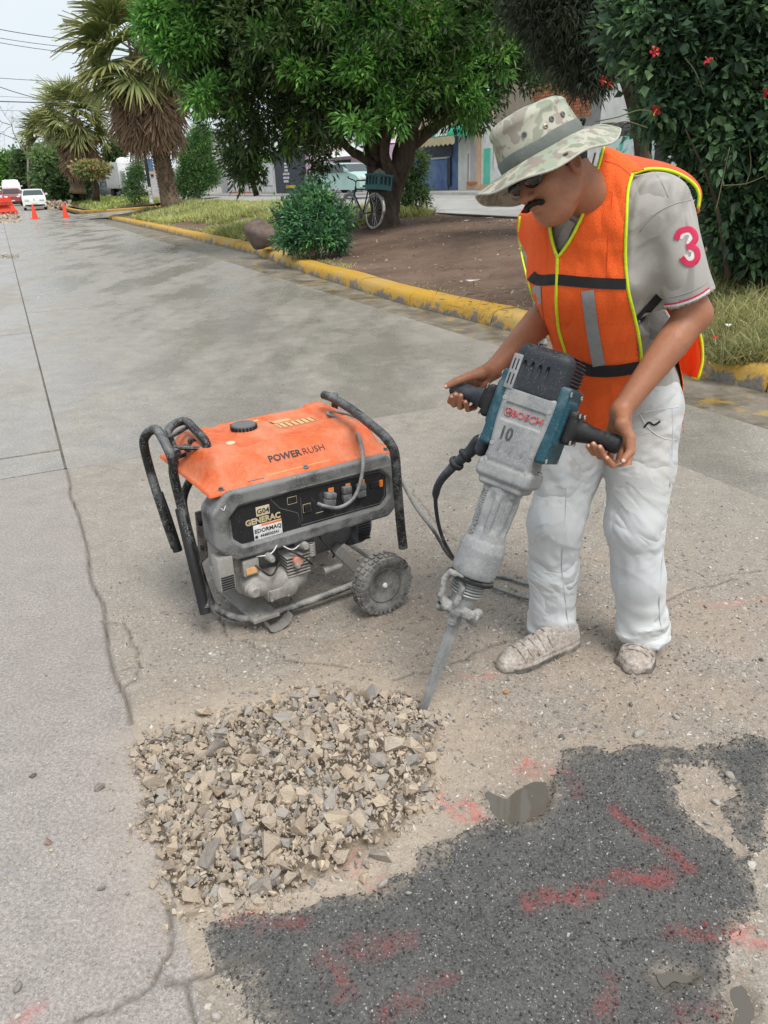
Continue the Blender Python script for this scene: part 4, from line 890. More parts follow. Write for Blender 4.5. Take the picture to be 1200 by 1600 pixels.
q = zat(157, 307, 90); truck('old grey truck with a white canopy roof between the two palms', q, 4.4, 2.1, 2.7, (.25, .26, .27), yaw=yb+math.radians(10))

# ================================================================== CONES, BARRIER, LAMP, WIRES
M_or = gm('orange_plastic', (.85, .06, .02), .45, (.5, .2, .15), .15, 5, bst=.05)
for px, py, lab in ((55, 342, 'orange traffic cone in front of the white hatchback, the left of two'), (103, 340, 'orange traffic cone near the planted median, the right of two')):
    q = G(px, py); c_ = empty('traffic_cone', q, None, lab, 'cone', 'traffic cones closing the lane')
    m = MB(); m.rbox((q[0]-.2, q[1]-.2, 0), (q[0]+.2, q[1]+.2, .035), .012); m.build('base', M_or, c_, loc=None).matrix_parent_inverse = Matrix.Translation(-Vector(q))
    m = MB(); m.lathe([(.15, .0), (.14, .05), (.04, .68), (.03, .7)], q+A(0, 0, .035), A(0, 0, 1), 20); m.build('cone_body', M_or, c_, auto=40).matrix_parent_inverse = Matrix.Translation(-Vector(q))
br = empty('barrier', (0, 0, 0), None, 'red orange plastic road barrier standing at the left edge', 'barrier')
a, b2 = G(-34, 338)[:], G(24, 334); ex = nrm(b2-a); ey = np.cross(A(0, 0, 1), ex); L = np.linalg.norm(b2-a)
m = MB(fr(a, ex, ey, A(0, 0, 1))); prb = [(-.28, 0), (-.28, .18), (-.12, .5), (-.09, 1.0), (.09, 1.0), (.12, .5), (.28, .18), (.28, 0)]
V = [(x + (1 if x else -1)*(-.22)*(z_/1.)*(1 if x > 0 else 1) if x > 0 else x, y_, z_) for x in (0., L) for y_, z_ in prb]; m.add(V, [tuple(range(8)), tuple(range(8, 16))[::-1]]+[(i, 8+i, 8+(i+1) % 8, (i+1) % 8) for i in range(8)]); m.build('shell', M_or, br)
m = MB(fr(a, ex, ey, A(0, 0, 1))); m.rbox((.3, -.31, .55), (L-.5, -.10, .8), .03); m.rbox((.5, -.33, .12), (L-.3, -.2, .2), .03); m.build('painted_recess', gm('barrier_painted_shade', (.55, .03, .012), .5), br)  # raised boxes in darker orange, the shade of hollows put into their colour
P = np.array([G(*q)[:2] for q in zip(r.uniform(-20, 33, 420), r.uniform(339, 348, 420))]); c0 = G(5, 343)[:2]; d = np.hypot(*(P-c0).T)
s = r.uniform(.03, .16, 420); V, F, Cc = scatter(np.c_[P, np.clip(.45-.2*d, 0, 1)*r.uniform(.2, 1, 420)], s, T1, PAL[r.integers(0, len(PAL), 420)]*1.25, seed=3)
tag(mk('rubble_heap', V, F, M_stone, col=Cc), 'heap of broken concrete in front of the orange barrier', 'rubble', None, 'stuff')
P = np.array([G(*q)[:2] for q in zip(r.uniform(74, 112, 260), r.uniform(314, 329, 260))]); s = r.uniform(.06, .25, 260)
V, F, Cc = scatter(np.c_[P, r.uniform(.1, .6, 260)], s, T1, PAL[r.integers(0, len(PAL), 260)]*A(1.1, 1, .9), seed=4); tag(mk('rubble_heap', V, F, M_stone, col=Cc), 'heap of stones and branches beside the roadside trees', 'rubble', None, 'stuff')
P = np.array([G(*q)[:2] for q in zip(r.uniform(-10, 30, 120), r.uniform(398, 404, 120))]); s = r.uniform(.01, .035, 120)
V, F, Cc = scatter(np.c_[P, s*.3], s, T1, PAL[r.integers(0, len(PAL), 120)], seed=14); tag(mk('rubble_heap', V, F, M_stone, col=Cc), 'low spill of stone crumbs at the left edge of the street', 'rubble', None, 'stuff')
# lamp post: dark shaft with a white painted foot, arm towards the street
zb = .42; q0 = W(238, 322, 40.); q0 = A(q0[0], q0[1], med_z(A(7.), A(43.))[0] if True else .4); 
t_ = (W(238, 322, 36.)); d = ray(238, 322)
d = ray(237, 317); Yl = 1.0/max(1e-6, -d[2])*(H_EYE-.47); pl = CAM+d*Yl
Hh = next(h for h in np.arange(3, 14, .05) if proj(pl+A(0, 0, h))[0, 1] < 52)
lp = empty('street_lamp', (0, 0, 0), None, 'tall street lamp with dark post and white foot rising behind the palm', 'street lamp')
m = MB(); m.cyl(pl-A(0, 0, .05), pl+A(0, 0, .9), .13, .12, 12); m.build('painted_foot', gm('whitewash', (.66, .65, .62), .8, (.05, .05, .05), .5, 6), lp)
m = MB(); m.cyl(pl+A(0, 0, .88), pl+A(0, 0, Hh), .105, .07, 12); m.build('post', M_black, lp)
lh = W(112, 34, pl[1]+.5); tp = pl+A(0, 0, Hh)
hd_ = A(lh[0], lh[1], lh[2]); arm = catmull([tp-A(0, 0, .2), tp*.7+hd_*.3+A(0, 0, .3*(hd_[2]-tp[2])*0+.0), hd_+(tp-hd_)*.12], 6)
m = MB(); m.tube(arm, .06, 8); m.build('arm', M_gry, lp)
e_ = nrm(hd_-(hd_+(tp-hd_)*.12)); m = MB(fr(hd_, e_, nrm(np.cross(A(0, 0, 1), e_)), A(0, 0, 1))); m.rbox((-.75, -.2, -.12), (.45, .2, .08), .05); m.build('lamp_head', M_gry, lp)
M_wire = gm('wire', (.05, .05, .055), .6, amt=0, bst=0)
for i, (xa, ya, xb, yb_, Y, rad, sag) in enumerate([(-40, 38, 240, 66, 50, .02, .3), (-40, 52, 240, 76, 50, .016, .3), (-40, 59, 250, 86, 48, .016, .3), (-40, 119, 300, 129, 60, .018, .2), (-30, 124, 92, 160, 70, .03, .2), (-40, 157, 320, 161, 55, .032, .1), (-40, 148, 300, 153, 62, .012, .2), (-40, 171, 200, 172, 62, .012, .1)]):
    a, b2 = W(xa, ya, Y), W(xb, yb_, Y+(8 if i != 4 else 0)); t = np.linspace(0, 1, 12)[:, None]; pts = a+(b2-a)*t-A(0, 0, 1)*sag*4*t*(1-t)
    m = MB(); m.tube(pts, rad, 5); tag(m.build('overhead_wire', M_wire), 'overhead wire crossing the pale sky, number %s from the top' % ['first', 'second', 'third', 'fourth', 'fifth, sloping', 'seventh and thickest', 'sixth', 'eighth and lowest'][i].replace('number ', ''), 'wire', 'overhead wires')
# ================================================================== VEGETATION
def leaf_mat(name, gain=1., tr=.3, rough=.5):
    b = NB(name); a = b.attr('col'); n = b.noise(3, 3); c = b.mix(1., a, b.ramp(n, [(.3, .8*gain), (.7, 1.2*gain)]), 'MULTIPLY')
    b.fin(c, rough, spec=.35); t = b.t.nodes.new('ShaderNodeBsdfTranslucent'); b.t.links.new(c, t.inputs[0]); x = b.t.nodes.new('ShaderNodeMixShader'); x.inputs[0].default_value = tr
    b.t.links.new(b.b.outputs[0], x.inputs[1]); b.t.links.new(t.outputs[0], x.inputs[2]); b.t.links.new(x.outputs[0], b.out.inputs[0]); return b.m
M_leaf = leaf_mat('leaf', 1.95, .45, .42); M_frond = leaf_mat('frond', tr=.2); M_grass = leaf_mat('grass_blade', 1.25, tr=.35, rough=.7)
def bark(name, c0, c1, sc=5, st=1.): b = NB(name); n = b.noise(sc, 6, vec=b.map(sc=(1, 1, .35)), rough=.7); return b.fin(b.mix(b.ramp(n, [(.3, 0.), (.7, 1.)]), c0, c1), .95, b.bump(n, st, .03), spec=.15)
M_bark = bark('dark_bark', (.045, .034, .026), (.15, .115, .088), 7); M_pbark = bark('palm_bark', (.10, .07, .05), (.27, .20, .14), 8)
def leaves(P, D, L, wd, col, fold=.25, droop=.0, seed=0, ovate=False):
    """one folded diamond per leaf"""
    g = np.random.default_rng(seed); n = len(P); D = D/(np.linalg.norm(D, axis=1)[:, None]+1e-9); X = g.normal(size=(n, 3)); X[:, 2] *= .35; S = np.cross(D, np.cross(X, D)); S = np.cross(D, A(0, 0, 1)+.7*g.normal(size=(n, 3))); S /= np.linalg.norm(S, axis=1)[:, None]+1e-9
    N_ = np.cross(S, D); L = np.broadcast_to(L, n)[:, None]; wd = np.broadcast_to(wd, n)[:, None]
    tip = P+D*L-A(0, 0, 1)*L*droop; mid = P+D*L*.45
    if ovate:
        m1 = P+D*L*.22; m2 = P+D*L*.62-A(0, 0, 1)*L*droop*.4; up_ = N_*wd*fold; V = np.stack([P, m1+S*wd*.85+up_, m2+S*wd*.9+up_, tip, m2-S*wd*.9+up_, m1-S*wd*.85+up_], 1).reshape(-1, 3); i = np.arange(n)*6
        F = np.concatenate([np.stack([i, i+1, i+2], 1), np.stack([i, i+2, i+3], 1), np.stack([i, i+3, i+4], 1), np.stack([i, i+4, i+5], 1)]); return V, F, np.repeat(col, 6, 0)
    V = np.stack([P, mid+S*wd-N_*wd*fold*-1, tip, mid-S*wd+N_*wd*fold], 1).reshape(-1, 3); i = np.arange(n)*4
    F = np.concatenate([np.stack([i, i+1, i+2], 1), np.stack([i, i+2, i+3], 1)]); return V, F, np.repeat(col, 4, 0)
def crown(ells, n, per, L, wd, cols, cr=.25, seed=0, shell=.55, up=.5, name='crown', parent=None, mat=None, keep=None, droop=.15, jit=.4, young=.0, ovate=False):
    """leaf rosettes at twig ends, filling a union of ellipsoids (centre, radii), denser towards the outside"""
    g = np.random.default_rng(seed); w_ = np.array([np.prod(R)**.67 for _, R in ells]); w_ /= w_.sum(); Cn, Dn = [], []
    while sum(map(len, Cn)) < n:
        k = g.choice(len(ells), 4000, p=w_); d = g.normal(size=(4000, 3)); d /= np.linalg.norm(d, axis=1)[:, None]; rr = g.uniform(shell**3, 1, 4000)**(1/3)
        c = np.array([e[0] for e in ells])[k]; R = np.array([np.broadcast_to(e[1], 3) for e in ells])[k]; lump = 1+.22*vnoise(c+d*R, 1.1, seed)+.12*vnoise(c+d*R, 2.7, seed+1)
        p = c+d*R*(rr*lump)[:, None]
        if keep is not None: m = keep(p); p, d = p[m], d[m]
        Cn.append(p); Dn.append(d)
    c, d = np.concatenate(Cn)[:n], np.concatenate(Dn)[:n]; cols = np.asarray(cols)
    base = cols[g.integers(0, len(cols), n)]*(1+.25*vnoise(c, .9, seed+3))[:, None]*g.uniform(.8, 1.2, (n, 1))
    yl = g.random(n) < young; base[yl] = base[yl]*A(2.0, 1.9, 1.3)
    e = g.normal(size=(n, per, 3)); e /= np.linalg.norm(e, axis=2)[:, :, None]; e = e+d[:, None]*.7+A(0, 0, up*.4); P = c[:, None]+e*cr*g.uniform(.1, .9, (n, per, 1))
    colr = np.repeat(base, per, 0)*g.uniform(1-jit, 1+jit, (n*per, 1))
    V, F, Cc = leaves(P.reshape(-1, 3), (e+.5*g.normal(size=e.shape)).reshape(-1, 3), L*g.uniform(.7, 1.2, n*per), wd*g.uniform(.8, 1.2, n*per), colr, droop=droop, seed=seed, ovate=ovate)
    return mk(name, V, F, mat or M_leaf, parent, col=Cc)
DG = A((.040, .068, .026), (.052, .084, .030), (.034, .058, .026), (.068, .10, .036)); LG = A((.07, .14, .03), (.10, .18, .04), (.06, .12, .03))
# ---- the large tree
tb = CAM+ray(603, 352)*((H_EYE-.47)/-ray(603, 352)[2]); Yt = tb[1]
bt = empty('broadleaf_tree', tb, None, 'large dense dark green tree whose crown overhangs the median, bicycle at its trunk', 'tree')
def el(px, py, dY, R): return (W(px, py, Yt+dY), np.asarray(R, float)*1.0)
def stem(name, px, rad, mat, parent, Yo=0., k=6, n=10, rough=.06):
    P = catmull([W(x, y, Yt+dy+Yo) for x, y, dy in px], k); R = np.interp(np.linspace(0, 1, len(P)), np.linspace(0, 1, len(rad)), rad)
    V, F = tube(P, R, n); V = V+(V-np.repeat(P, n, 0))*rough*4*vnoise(V, 5., 3)[:, None]; return mk(name, V, F, mat, parent, smooth=True)
s_ = lambda *a, **k: stem(*a, **k).__setattr__('matrix_parent_inverse', Matrix.Translation(-Vector(tb)))
s_('trunk', [(600, 356, 0), (603, 330, 0), (612, 300, .1), (622, 270, .1), (634, 235, 0), (640, 200, 0), (648, 150, .3)], [.42, .30, .25, .24, .26, .2, .12], M_bark, bt)
s_('trunk', [(598, 352, .1), (592, 325, .2), (590, 290, .2), (586, 255, .3), (590, 215, .2), (600, 150, .2)], [.30, .2, .2, .2, .18, .1], M_bark, bt)
for q, rr_ in (([(588, 258, .2), (565, 245, .1), (548, 235, .0), (520, 205, -.2), (480, 160, -.4)], [.12, .1, .09, .07, .03]), ([(634, 235, 0), (670, 205, 0), (710, 180, .2), (760, 150, .2)], [.17, .13, .1, .04]),
               ([(590, 235, 0), (575, 205, -.4), (545, 170, -.8), (500, 120, -1.)], [.12, .1, .07, .03]), ([(620, 290, 0), (600, 240, -.3), (612, 190, -.6), (620, 120, -1.)], [.13, .11, .1, .05]),
               ([(640, 215, 0), (615, 180, .4), (560, 140, .8), (430, 90, 1.)], [.14, .12, .08, .04]), ([(640, 210, 0), (660, 170, -.6), (700, 110, -1.2)], [.13, .1, .04]), ([(586, 262, .3), (575, 235, .6), (555, 200, 1.0), (400, 150, 1.6)], [.1, .09, .07, .04])):
    s_('limb', q, rr_, M_bark, bt)
s_('trunk', [(401, 306, 1.5), (396, 285, 1.5), (392, 250, 1.4), (400, 200, 1.0)], [.07, .06, .06, .04], M_bark, bt)
CROWN = [el(480, 40, -.4, (2.1, 2., 1.7)), el(640, 40, -.6, (2.0, 2., 1.5)), el(330, 60, .2, (1.3, 1.4, 1.4)), el(400, 150, 0, (1.25, 1.2, 1.3)), el(520, 140, -.8, (1.3, 1., .95)), el(760, 60, 0, (1.4, 1.4, 1.1)), el(560, -60, 0, (3.4, 2.6, 2.)), el(385, 225, .6, (.55, .5, .75)), el(660, 130, -1.4, (.95, .8, .6)), el(290, 30, .2, (.75, .9, .9)), el(400, -30, .5, (2.2, 2., 1.6)), el(725, 165, -.6, (.55, .5, .45)), el(410, 265, .8, (.18, .2, .5)), el(371, 255, .8, (.25, .2, .45)), el(500, 225, 1.6, (.8, .5, .8)), el(860, 80, .5, (.9, .9, .6))]
POLY = A((225, -400), (232, 30), (245, 90), (285, 120), (300, 160), (312, 205), (335, 245), (352, 275), (385, 302), (402, 300), (412, 262), (424, 242), (478, 238), (484, 286), (502, 288), (520, 235), (550, 205), (575, 190), (640, 185), (665, 210), (700, 195), (738, 245), (758, 200), (775, 165), (830, 150), (880, 120), (960, 90), (960, -400))
def kp(p): return inpoly(proj(p), POLY)
o = crown(CROWN, 4300, 28, .17, .027, np.concatenate([DG, DG*.8, LG[:1]]), .27, 21, .35, keep=kp, parent=bt, young=.07); o.matrix_parent_inverse = Matrix.Translation(-Vector(tb))
# brighter leaf sprays on the outer crown, sunlight put into their colour
YP = [(250, 40), (270, 75), (300, 20), (255, 20), (290, 50), (420, 60), (330, 140), (545, 60), (580, 45), (600, 90), (560, 100), (650, 60), (640, 110), (690, 70), (720, 100), (700, 130), (610, 30), (520, 30), (740, 60), (575, 135), (660, 25), (700, 30), (480, 110), (625, 160), (560, 195), (730, 165), (240, 60), (315, 60), (770, 90), (600, 175)]
g_ = np.random.default_rng(5); YE = [el(x+g_.normal(0, 8), y+g_.normal(0, 6), -2.0+.9*abs(x-560)/300, (.3, .25, .2)) for x, y in YP]
o = crown(YE, 620, 26, .17, .025, A((.085, .19, .04), (.13, .26, .06), (.06, .15, .035)), .22, 22, .2, name='lit_sprays', parent=bt); o.matrix_parent_inverse = Matrix.Translation(-Vector(tb))

# ---- dark fine leaved tree, upper right
Yc = 13.5
ct = empty('feathery_tree', (0, 0, 0), None, 'dark feathery tree hanging over the top edge above the hat', 'tree')
ec = lambda px, py, dY, R: (W(px, py, Yc+dY), np.asarray(R, float))
P = catmull([W(1010, 330, Yc+1), W(1000, 200, Yc+1), W(960, 60, Yc+.6), W(930, -60, Yc)], 5); V, F = tube(P, np.linspace(.16, .08, len(P)), 9); mk('trunk', V, F, M_bark, ct, smooth=True)
PC = A((780, -300), (800, 20), (830, 60), (860, 110), (888, 128), (905, 150), (938, 150), (950, 118), (968, 90), (985, 60), (1000, 20), (1060, -300))
crown([ec(880, 10, 0, (1.2, .9, .9)), ec(960, 20, 0, (.9, .9, .8)), ec(915, 90, -.2, (.45, .4, .5)), ec(1020, -20, .3, (1.2, 1, .8)), ec(850, -60, 0, (1.4, 1, .9))], 3000, 30, .10, .008, A((.048, .062, .040), (.062, .076, .050), (.036, .046, .032)), .2, 31, .3, keep=lambda p: inpoly(proj(p), PC), parent=ct, droop=.6)

# ---- hibiscus
hb = W(1165, 420, 8.0); hb[2] = .4
hib = empty('hibiscus_bush', (0, 0, 0), None, 'tall glossy hibiscus bush with red flowers behind the worker', 'bush')
eh = lambda px, py, dY, R: (W(px, py, 8.0+dY), np.asarray(R, float))
HP = A((955, 30), (975, 8), (1010, -100), (1300, -100), (1300, 420), (1190, 415), (1140, 400), (1108, 385), (1110, 330), (1100, 290), (1086, 260), (1070, 230), (1046, 206), (1016, 202), (1012, 182), (1022, 166), (1024, 148), (1014, 118), (990, 98), (968, 88))
HC = 1.2*A((.036, .066, .038), (.05, .090, .047), (.028, .052, .031), (.07, .12, .055))
HE = [eh(1110, 70, 0, (.95, .6, .85)), eh(1190, 170, -.1, (.7, .6, .9)), eh(1150, 300, .1, (.62, .5, .8)), eh(1020, 90, -.1, (.42, .4, .55)), eh(1000, 160, -.15, (.42, .3, .28)), eh(1230, 330, 0, (.6, .5, .8)), eh(1180, -20, 0, (1.1, .7, .7)), eh(1060, 200, 0, (.35, .3, .35))]
kh = lambda p: inpoly(proj(p)+np.random.default_rng(1).normal(0, 3, (len(p), 2)), HP)
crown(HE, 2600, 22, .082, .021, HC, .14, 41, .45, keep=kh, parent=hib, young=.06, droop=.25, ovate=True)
crown(HE, 900, 18, .11, .04, HC*.8, .2, 42, .1, keep=kh, parent=hib, name='inner_leaves')  # inner leaves coloured darker to paint in the shade inside the bush
g_ = np.random.default_rng(8)
m = MB()
for i in range(16):
    a = hb+A(*g_.normal(0, .12, 2), 0); b2 = W(g_.uniform(1010, 1200), g_.uniform(-20, 260), 8.0+g_.normal(0, .2)); m.tube(catmull([a, (a+b2)/2+g_.normal(0, .15, 3), b2], 6), np.linspace(.025, .006, 13), 6)
m.build('stem', M_bark, hib, smooth=True)
m = MB()
for q in ([(930, 190), (965, 183), (1000, 172), (1030, 178)], [(935, 205), (975, 190), (1012, 200)], [(1070, 90), (1085, 110), (1098, 140)], [(1140, 230), (1125, 300), (1118, 330)], [(1170, 220), (1173, 260), (1165, 290)], [(1130, 290), (1165, 287), (1195, 275)]): m.tube(catmull([W(x, y, 7.35) for x, y in q], 5), .005, 5)
m.build('twig', bark('green_twig', (.10, .10, .05), (.2, .18, .10)), hib, smooth=True)['kind'] = 'stuff'
b = NB('hibiscus_petal'); M_pet = b.fin((.40, .004, .014), .5, Subsurface_Weight=.0); M_sta = gm('stamen', (.7, .25, .05), .6, amt=0)
def flower(px, py, Y, s=.055, face=None):
    c0 = W(px, py, Y); n_ = nrm((CAM-c0)+A(*g_.normal(0, 7., 3)) if face is None else face); x = nrm(np.cross(n_, A(0, 0, 1))); y = np.cross(n_, x); fl = MB(); root = None
    for k in range(5):
        a = k*2*math.pi/5+g_.uniform(-.1, .1); V = []; 
        for i, (rr_, ww, up) in enumerate(((.05, .12, 0), (.45, .42, .12), (.8, .52, .16), (1., .3, .0))):
            for t in (-1, -.4, .4, 1): an = a+t*ww*.9; V.append(c0+s*(rr_*(1-.1*abs(t))*(math.cos(an)*x+math.sin(an)*y)+n_*(up+.08*math.sin(5*t+k)+.25*rr_)))
        pt = mk('petal', V, [(4*i+j, 4*i+j+1, 4*i+j+5, 4*i+j+4) for i in range(3) for j in range(3)], M_pet, hib if False else None, smooth=True)
        if root is None: root = empty('hibiscus_flower', (0, 0, 0))
        pt.parent = root
    m = MB(); m.tube([c0, c0+n_*s*.7, c0+n_*s*1.2+y*s*.2], [s*.06, s*.05, s*.09], 6); m.build('stamen', M_sta, root); root.parent = hib; root.name = 'flower'; return root
for q in ((1022, 82, 7.2, .048), (1107, 97, 7.15, .044), (1027, 170, 7.15, .052), (940, 126, 7.4, .044), (950, 131, 7.35, .042), (1199, 147, 7.0, .05)): flower(*q)

# ---- shrubs on the median
def shrub(name, label, boxes, Y, n, per, L, wd, cols, base, cat='shrub', seed=0, stems=5, cr=.16, sr_=.02, **kw):
    root = empty(name, (0, 0, 0), None, label, cat); g = np.random.default_rng(seed)
    crown([(W(px, py, Y+dy), np.asarray(R, float)) for px, py, dy, R in boxes], n, per, L, wd, cols, cr, seed, parent=root, name='foliage', **kw)
    m = MB(); b0 = np.asarray(base, float)
    for i in range(stems):
        px, py, dy, R = boxes[i % len(boxes)]; e = W(px, py, Y+dy)+g.normal(0, .5, 3)*np.asarray(R)*.5; a = b0+A(*g.normal(0, sr_*3, 2), 0); m.tube(catmull([a, (a+e)/2+g.normal(0, .1, 3)*.6, e], 5), np.linspace(sr_, sr_*.35, 11), 6)
    m.build('stem', M_bark, root, smooth=True); return root
def gb(px, py, z): d = ray(px, py); return CAM+d*((z-H_EYE)/d[2])
bs = gb(490, 400, .22)
shrub('leafy_bush', 'bushy dark green shrub with feathered leaves between the boulder and the bicycle', [(474, 353, 0, (0.319, 0.320, 0.243)), (511, 350, 0, (0.258, 0.280, 0.243)), (499, 371, -.3, (0.319, 0.240, 0.152)), (467, 329, .1, (0.152, 0.160, 0.152)), (448, 340, .1, (0.129, 0.160, 0.152)), (499, 316, 0, (0.152, 0.160, 0.152)), (516, 311, .2, (0.076, 0.080, 0.122)), (485, 306, .2, (0.076, 0.080, 0.106)), (457, 375, -.2, (0.190, 0.160, 0.114)), (537, 346, .1, (0.076, 0.160, 0.122)), (532, 373, -.1, (0.137, 0.160, 0.106))], bs[1]+.5, 560, 24, .105, .018, A((.035, .085, .045), (.05, .12, .055), (.08, .17, .07), (.03, .07, .04)), bs, seed=51, cr=.17, shell=.15, stems=13, young=.08, sr_=.012)
bs = gb(650, 335, .5); shrub('leafy_bush', 'loose narrow shrub growing just right of the large trunk', [(652, 260, 0, (.2, .2, .35)), (650, 310, 0, (.3, .3, .32)), (640, 300, 0, (.2, .2, .4))], bs[1], 140, 26, .13, .02, DG*1.3, bs, seed=52, shell=.2)
bs = gb(560, 300, .5)
bs2 = CAM+ray(300, 312)*((H_EYE-.5)/-ray(300, 312)[2])
shrub('slender_tree', 'sparse light green young tree just right of the large palm trunk', [(305, 250, 0, (1.0, .8, 1.3)), (300, 285, 0, (1.1, .8, .7)), (315, 215, 0, (.6, .5, .8)), (330, 270, 0, (.5, .5, .7))], bs2[1]-2, 1300, 24, .16, .024, A((.06, .12, .04), (.09, .16, .05), (.05, .10, .035)), bs2-A(0, 2, 0), 'tree', seed=53, cr=.3, shell=.1, sr_=.04)
shrub('slender_tree', 'thin little tree left of the lamp post foot', [(212, 280, 0, (.5, .5, .7)), (218, 262, 0, (.4, .4, .5)), (208, 298, 0, (.5, .4, .5))], 52, 260, 20, .15, .025, A((.06, .12, .04), (.08, .14, .05)), W(214, 316, 52), 'tree', seed=54, cr=.3, shell=.1, sr_=.04)

# ---- palms
def frond_mesh(seed, dead=False, blade=1.15, pet=1.15):
    g = np.random.default_rng(seed); m = MB(); cols = []
    m.tube([(0, 0, 0), (pet*.5, 0, .05), (pet, 0, 0)], [.028, .02, .014], 4); cols += [(.16, .18, .06) if not dead else (.22, .15, .09)]*(len(np.concatenate(m.V)))
    ns = 32
    for i in range(ns):
        a = (i/(ns-1)-.5)*(3.5 if not dead else 1.7)+g.normal(0, .03); L = blade*(1-.18*abs(a)/1.7)*g.uniform(.85, 1.1); d0 = A(math.cos(a), math.sin(a), .22*math.cos(a*2)*0+g.normal(0, .05)); V = []
        side = A(-math.sin(a), math.cos(a), 0); dr = g.uniform(.15, .6) if not dead else g.uniform(.0, .35)
        for t, wd_ in ((0., .006), (.35, .034), (.65, .030), (1., .004)):
            p = A(pet, 0, 0)+d0*L*t-A(0, 0, 1)*L*dr*max(0, t-.35)**1.6*1.5+A(0, 0, .10*abs(math.sin(a))*t); fz = A(0, 0, .012 if i % 2 else -.012)
            V += [p-side*wd_+fz, p+side*wd_-fz]
        m.add(V, [(0, 1, 3, 2), (2, 3, 5, 4), (4, 5, 7, 6)])
        c = (A(.15, .20, .06) if not dead else A(.25, .165, .105))*g.uniform(.75, 1.3); tipc = A(.30, .29, .11) if not dead else A(.30, .21, .14)
        cols += [c]*4+[c*.5+tipc*.5]*2+[tipc]*2
    return m, np.array([np.asarray(c) for c in cols])
_fm = []
for sd_ in range(7):
    m, cl = frond_mesh(sd_, sd_ >= 4); o = m.build('frond', M_frond, None, col=cl); _fm.append(o.data); bpy.data.objects.remove(o)
def orient(f, roll=0.):
    f = nrm(f); up = A(0, 0, 1); y = nrm(np.cross(up, f)); z = np.cross(f, y); q = Matrix(((f[0], y[0], z[0]), (f[1], y[1], z[1]), (f[2], y[2], z[2]))); return (q@Matrix.Rotation(roll, 3, 'X')).to_quaternion()
def palm(label, base, top, sk_len, R=1., seed=0, ng=34, sk0=.35, nd=60, skw=1., trunk_r=.38):
    root = empty('fan_palm', base, None, label, 'palm'); g = np.random.default_rng(seed); inv = Matrix.Translation(-Vector(base)); top = np.asarray(top, float); ax = top-base
    P = np.linspace(0, 1, 24)[:, None]*ax+base; rr_ = trunk_r*np.interp(np.linspace(0, 1, 24), [0, .12, 1], [1.35, 1., .8]); V, F = tube(P, rr_, 14); o = mk('trunk', V+.03*vnoise(V, 3)[:, None], F, M_pbark, root, smooth=True); o.matrix_parent_inverse = inv
    # old leaf bases crossing over the trunk
    m = MB(); Ht = np.linalg.norm(ax); nb = 0
    for k in range(int(Ht*.75/.13)):
        for j in range(9):
            a = j*2*math.pi/9+(k % 2)*.35+g.normal(0, .08); h = .2+k*.13; c0 = base+ax*(h/Ht); rr2 = trunk_r*1.0; d = A(math.cos(a), math.sin(a), 0); s = A(-math.sin(a), math.cos(a), 0)
            tl = s*g.uniform(-.12, .12); w2 = .07*g.uniform(.8, 1.2)
            m.add([c0+d*rr2*.9-s*w2, c0+d*rr2*.9+s*w2, c0+d*(rr2+.09)+A(0, 0, .22)+tl+s*w2*.5, c0+d*(rr2+.09)+A(0, 0, .22)+tl-s*w2*.5, c0+d*rr2*.95+A(0, 0, .15)], [(0, 1, 2, 3), (0, 3, 4), (1, 4, 2)]); nb += 1
    o = m.build('leaf_base', M_pbark, root); o.matrix_parent_inverse = inv; o['kind'] = 'stuff'
    for i in range(ng):
        a = i*2.399+g.normal(0, .2); e = 1.25-1.95*(i/ng)**.85; f = A(math.cos(a)*math.cos(e), math.sin(a)*math.cos(e), math.sin(e)); o = bpy.data.objects.new('frond', _fm[g.integers(0, 4)]); C.objects.link(o); o.parent = root
        o.location = tuple(top-base+A(0, 0, .1)-A(0, 0, .5)*(i/ng)); o.rotation_mode = 'QUATERNION'; o.rotation_quaternion = orient(f, g.normal(0, .4)); s = R*g.uniform(.85, 1.15); o.scale = (s, s, s)
    for i in range(nd):
        a = i*2.399+g.normal(0, .3); h = g.random()**.8; f = A(math.cos(a)*(.42-.2*h)*skw, math.sin(a)*(.42-.2*h)*skw, -1); c0 = top-base-nrm(ax)*(sk0+h*(sk_len-1.9*R))
        o = bpy.data.objects.new('dead_frond', _fm[4+g.integers(0, 3)]); C.objects.link(o); o.parent = root; o.location = tuple(c0+A(math.cos(a), math.sin(a), 0)*trunk_r*.7*skw); o.rotation_mode = 'QUATERNION'; o.rotation_quaternion = orient(f, g.normal(0, .5)); s = R*g.uniform(.8, 1.05); o.scale = (s, s, s)
        pass
    return root
pb = CAM+ray(268, 324)*((H_EYE-.47)/-ray(268, 324)[2]); print('palm base', pb, pb@EU, pb@EV)
YP1 = pb[1]; pt = W(217, 80, YP1-.4); palm('large shaggy fan palm with a brown skirt of dead fronds behind the lamp post', pb, pt, 3.3*YP1/33, 1.12*YP1/31., 3, 50, sk0=-.1, nd=110, skw=1.1, trunk_r=.34*YP1/36)
p2 = W(122, 302, 66); p2[2] = max(p2[2], .2); palm('second fan palm, mid green with a short brown skirt, left of the large palm', p2, W(116, 184, 66), 4.2, 1.40, 4, 46, sk0=-.1, nd=60, skw=.95, trunk_r=.5)
p3 = W(85, 300, 84); palm('third fan palm, farthest, half hidden behind the second palm', p3, W(80, 216, 84), 3.5, 1.45, 5, 34, nd=30, skw=1.1, trunk_r=.5)
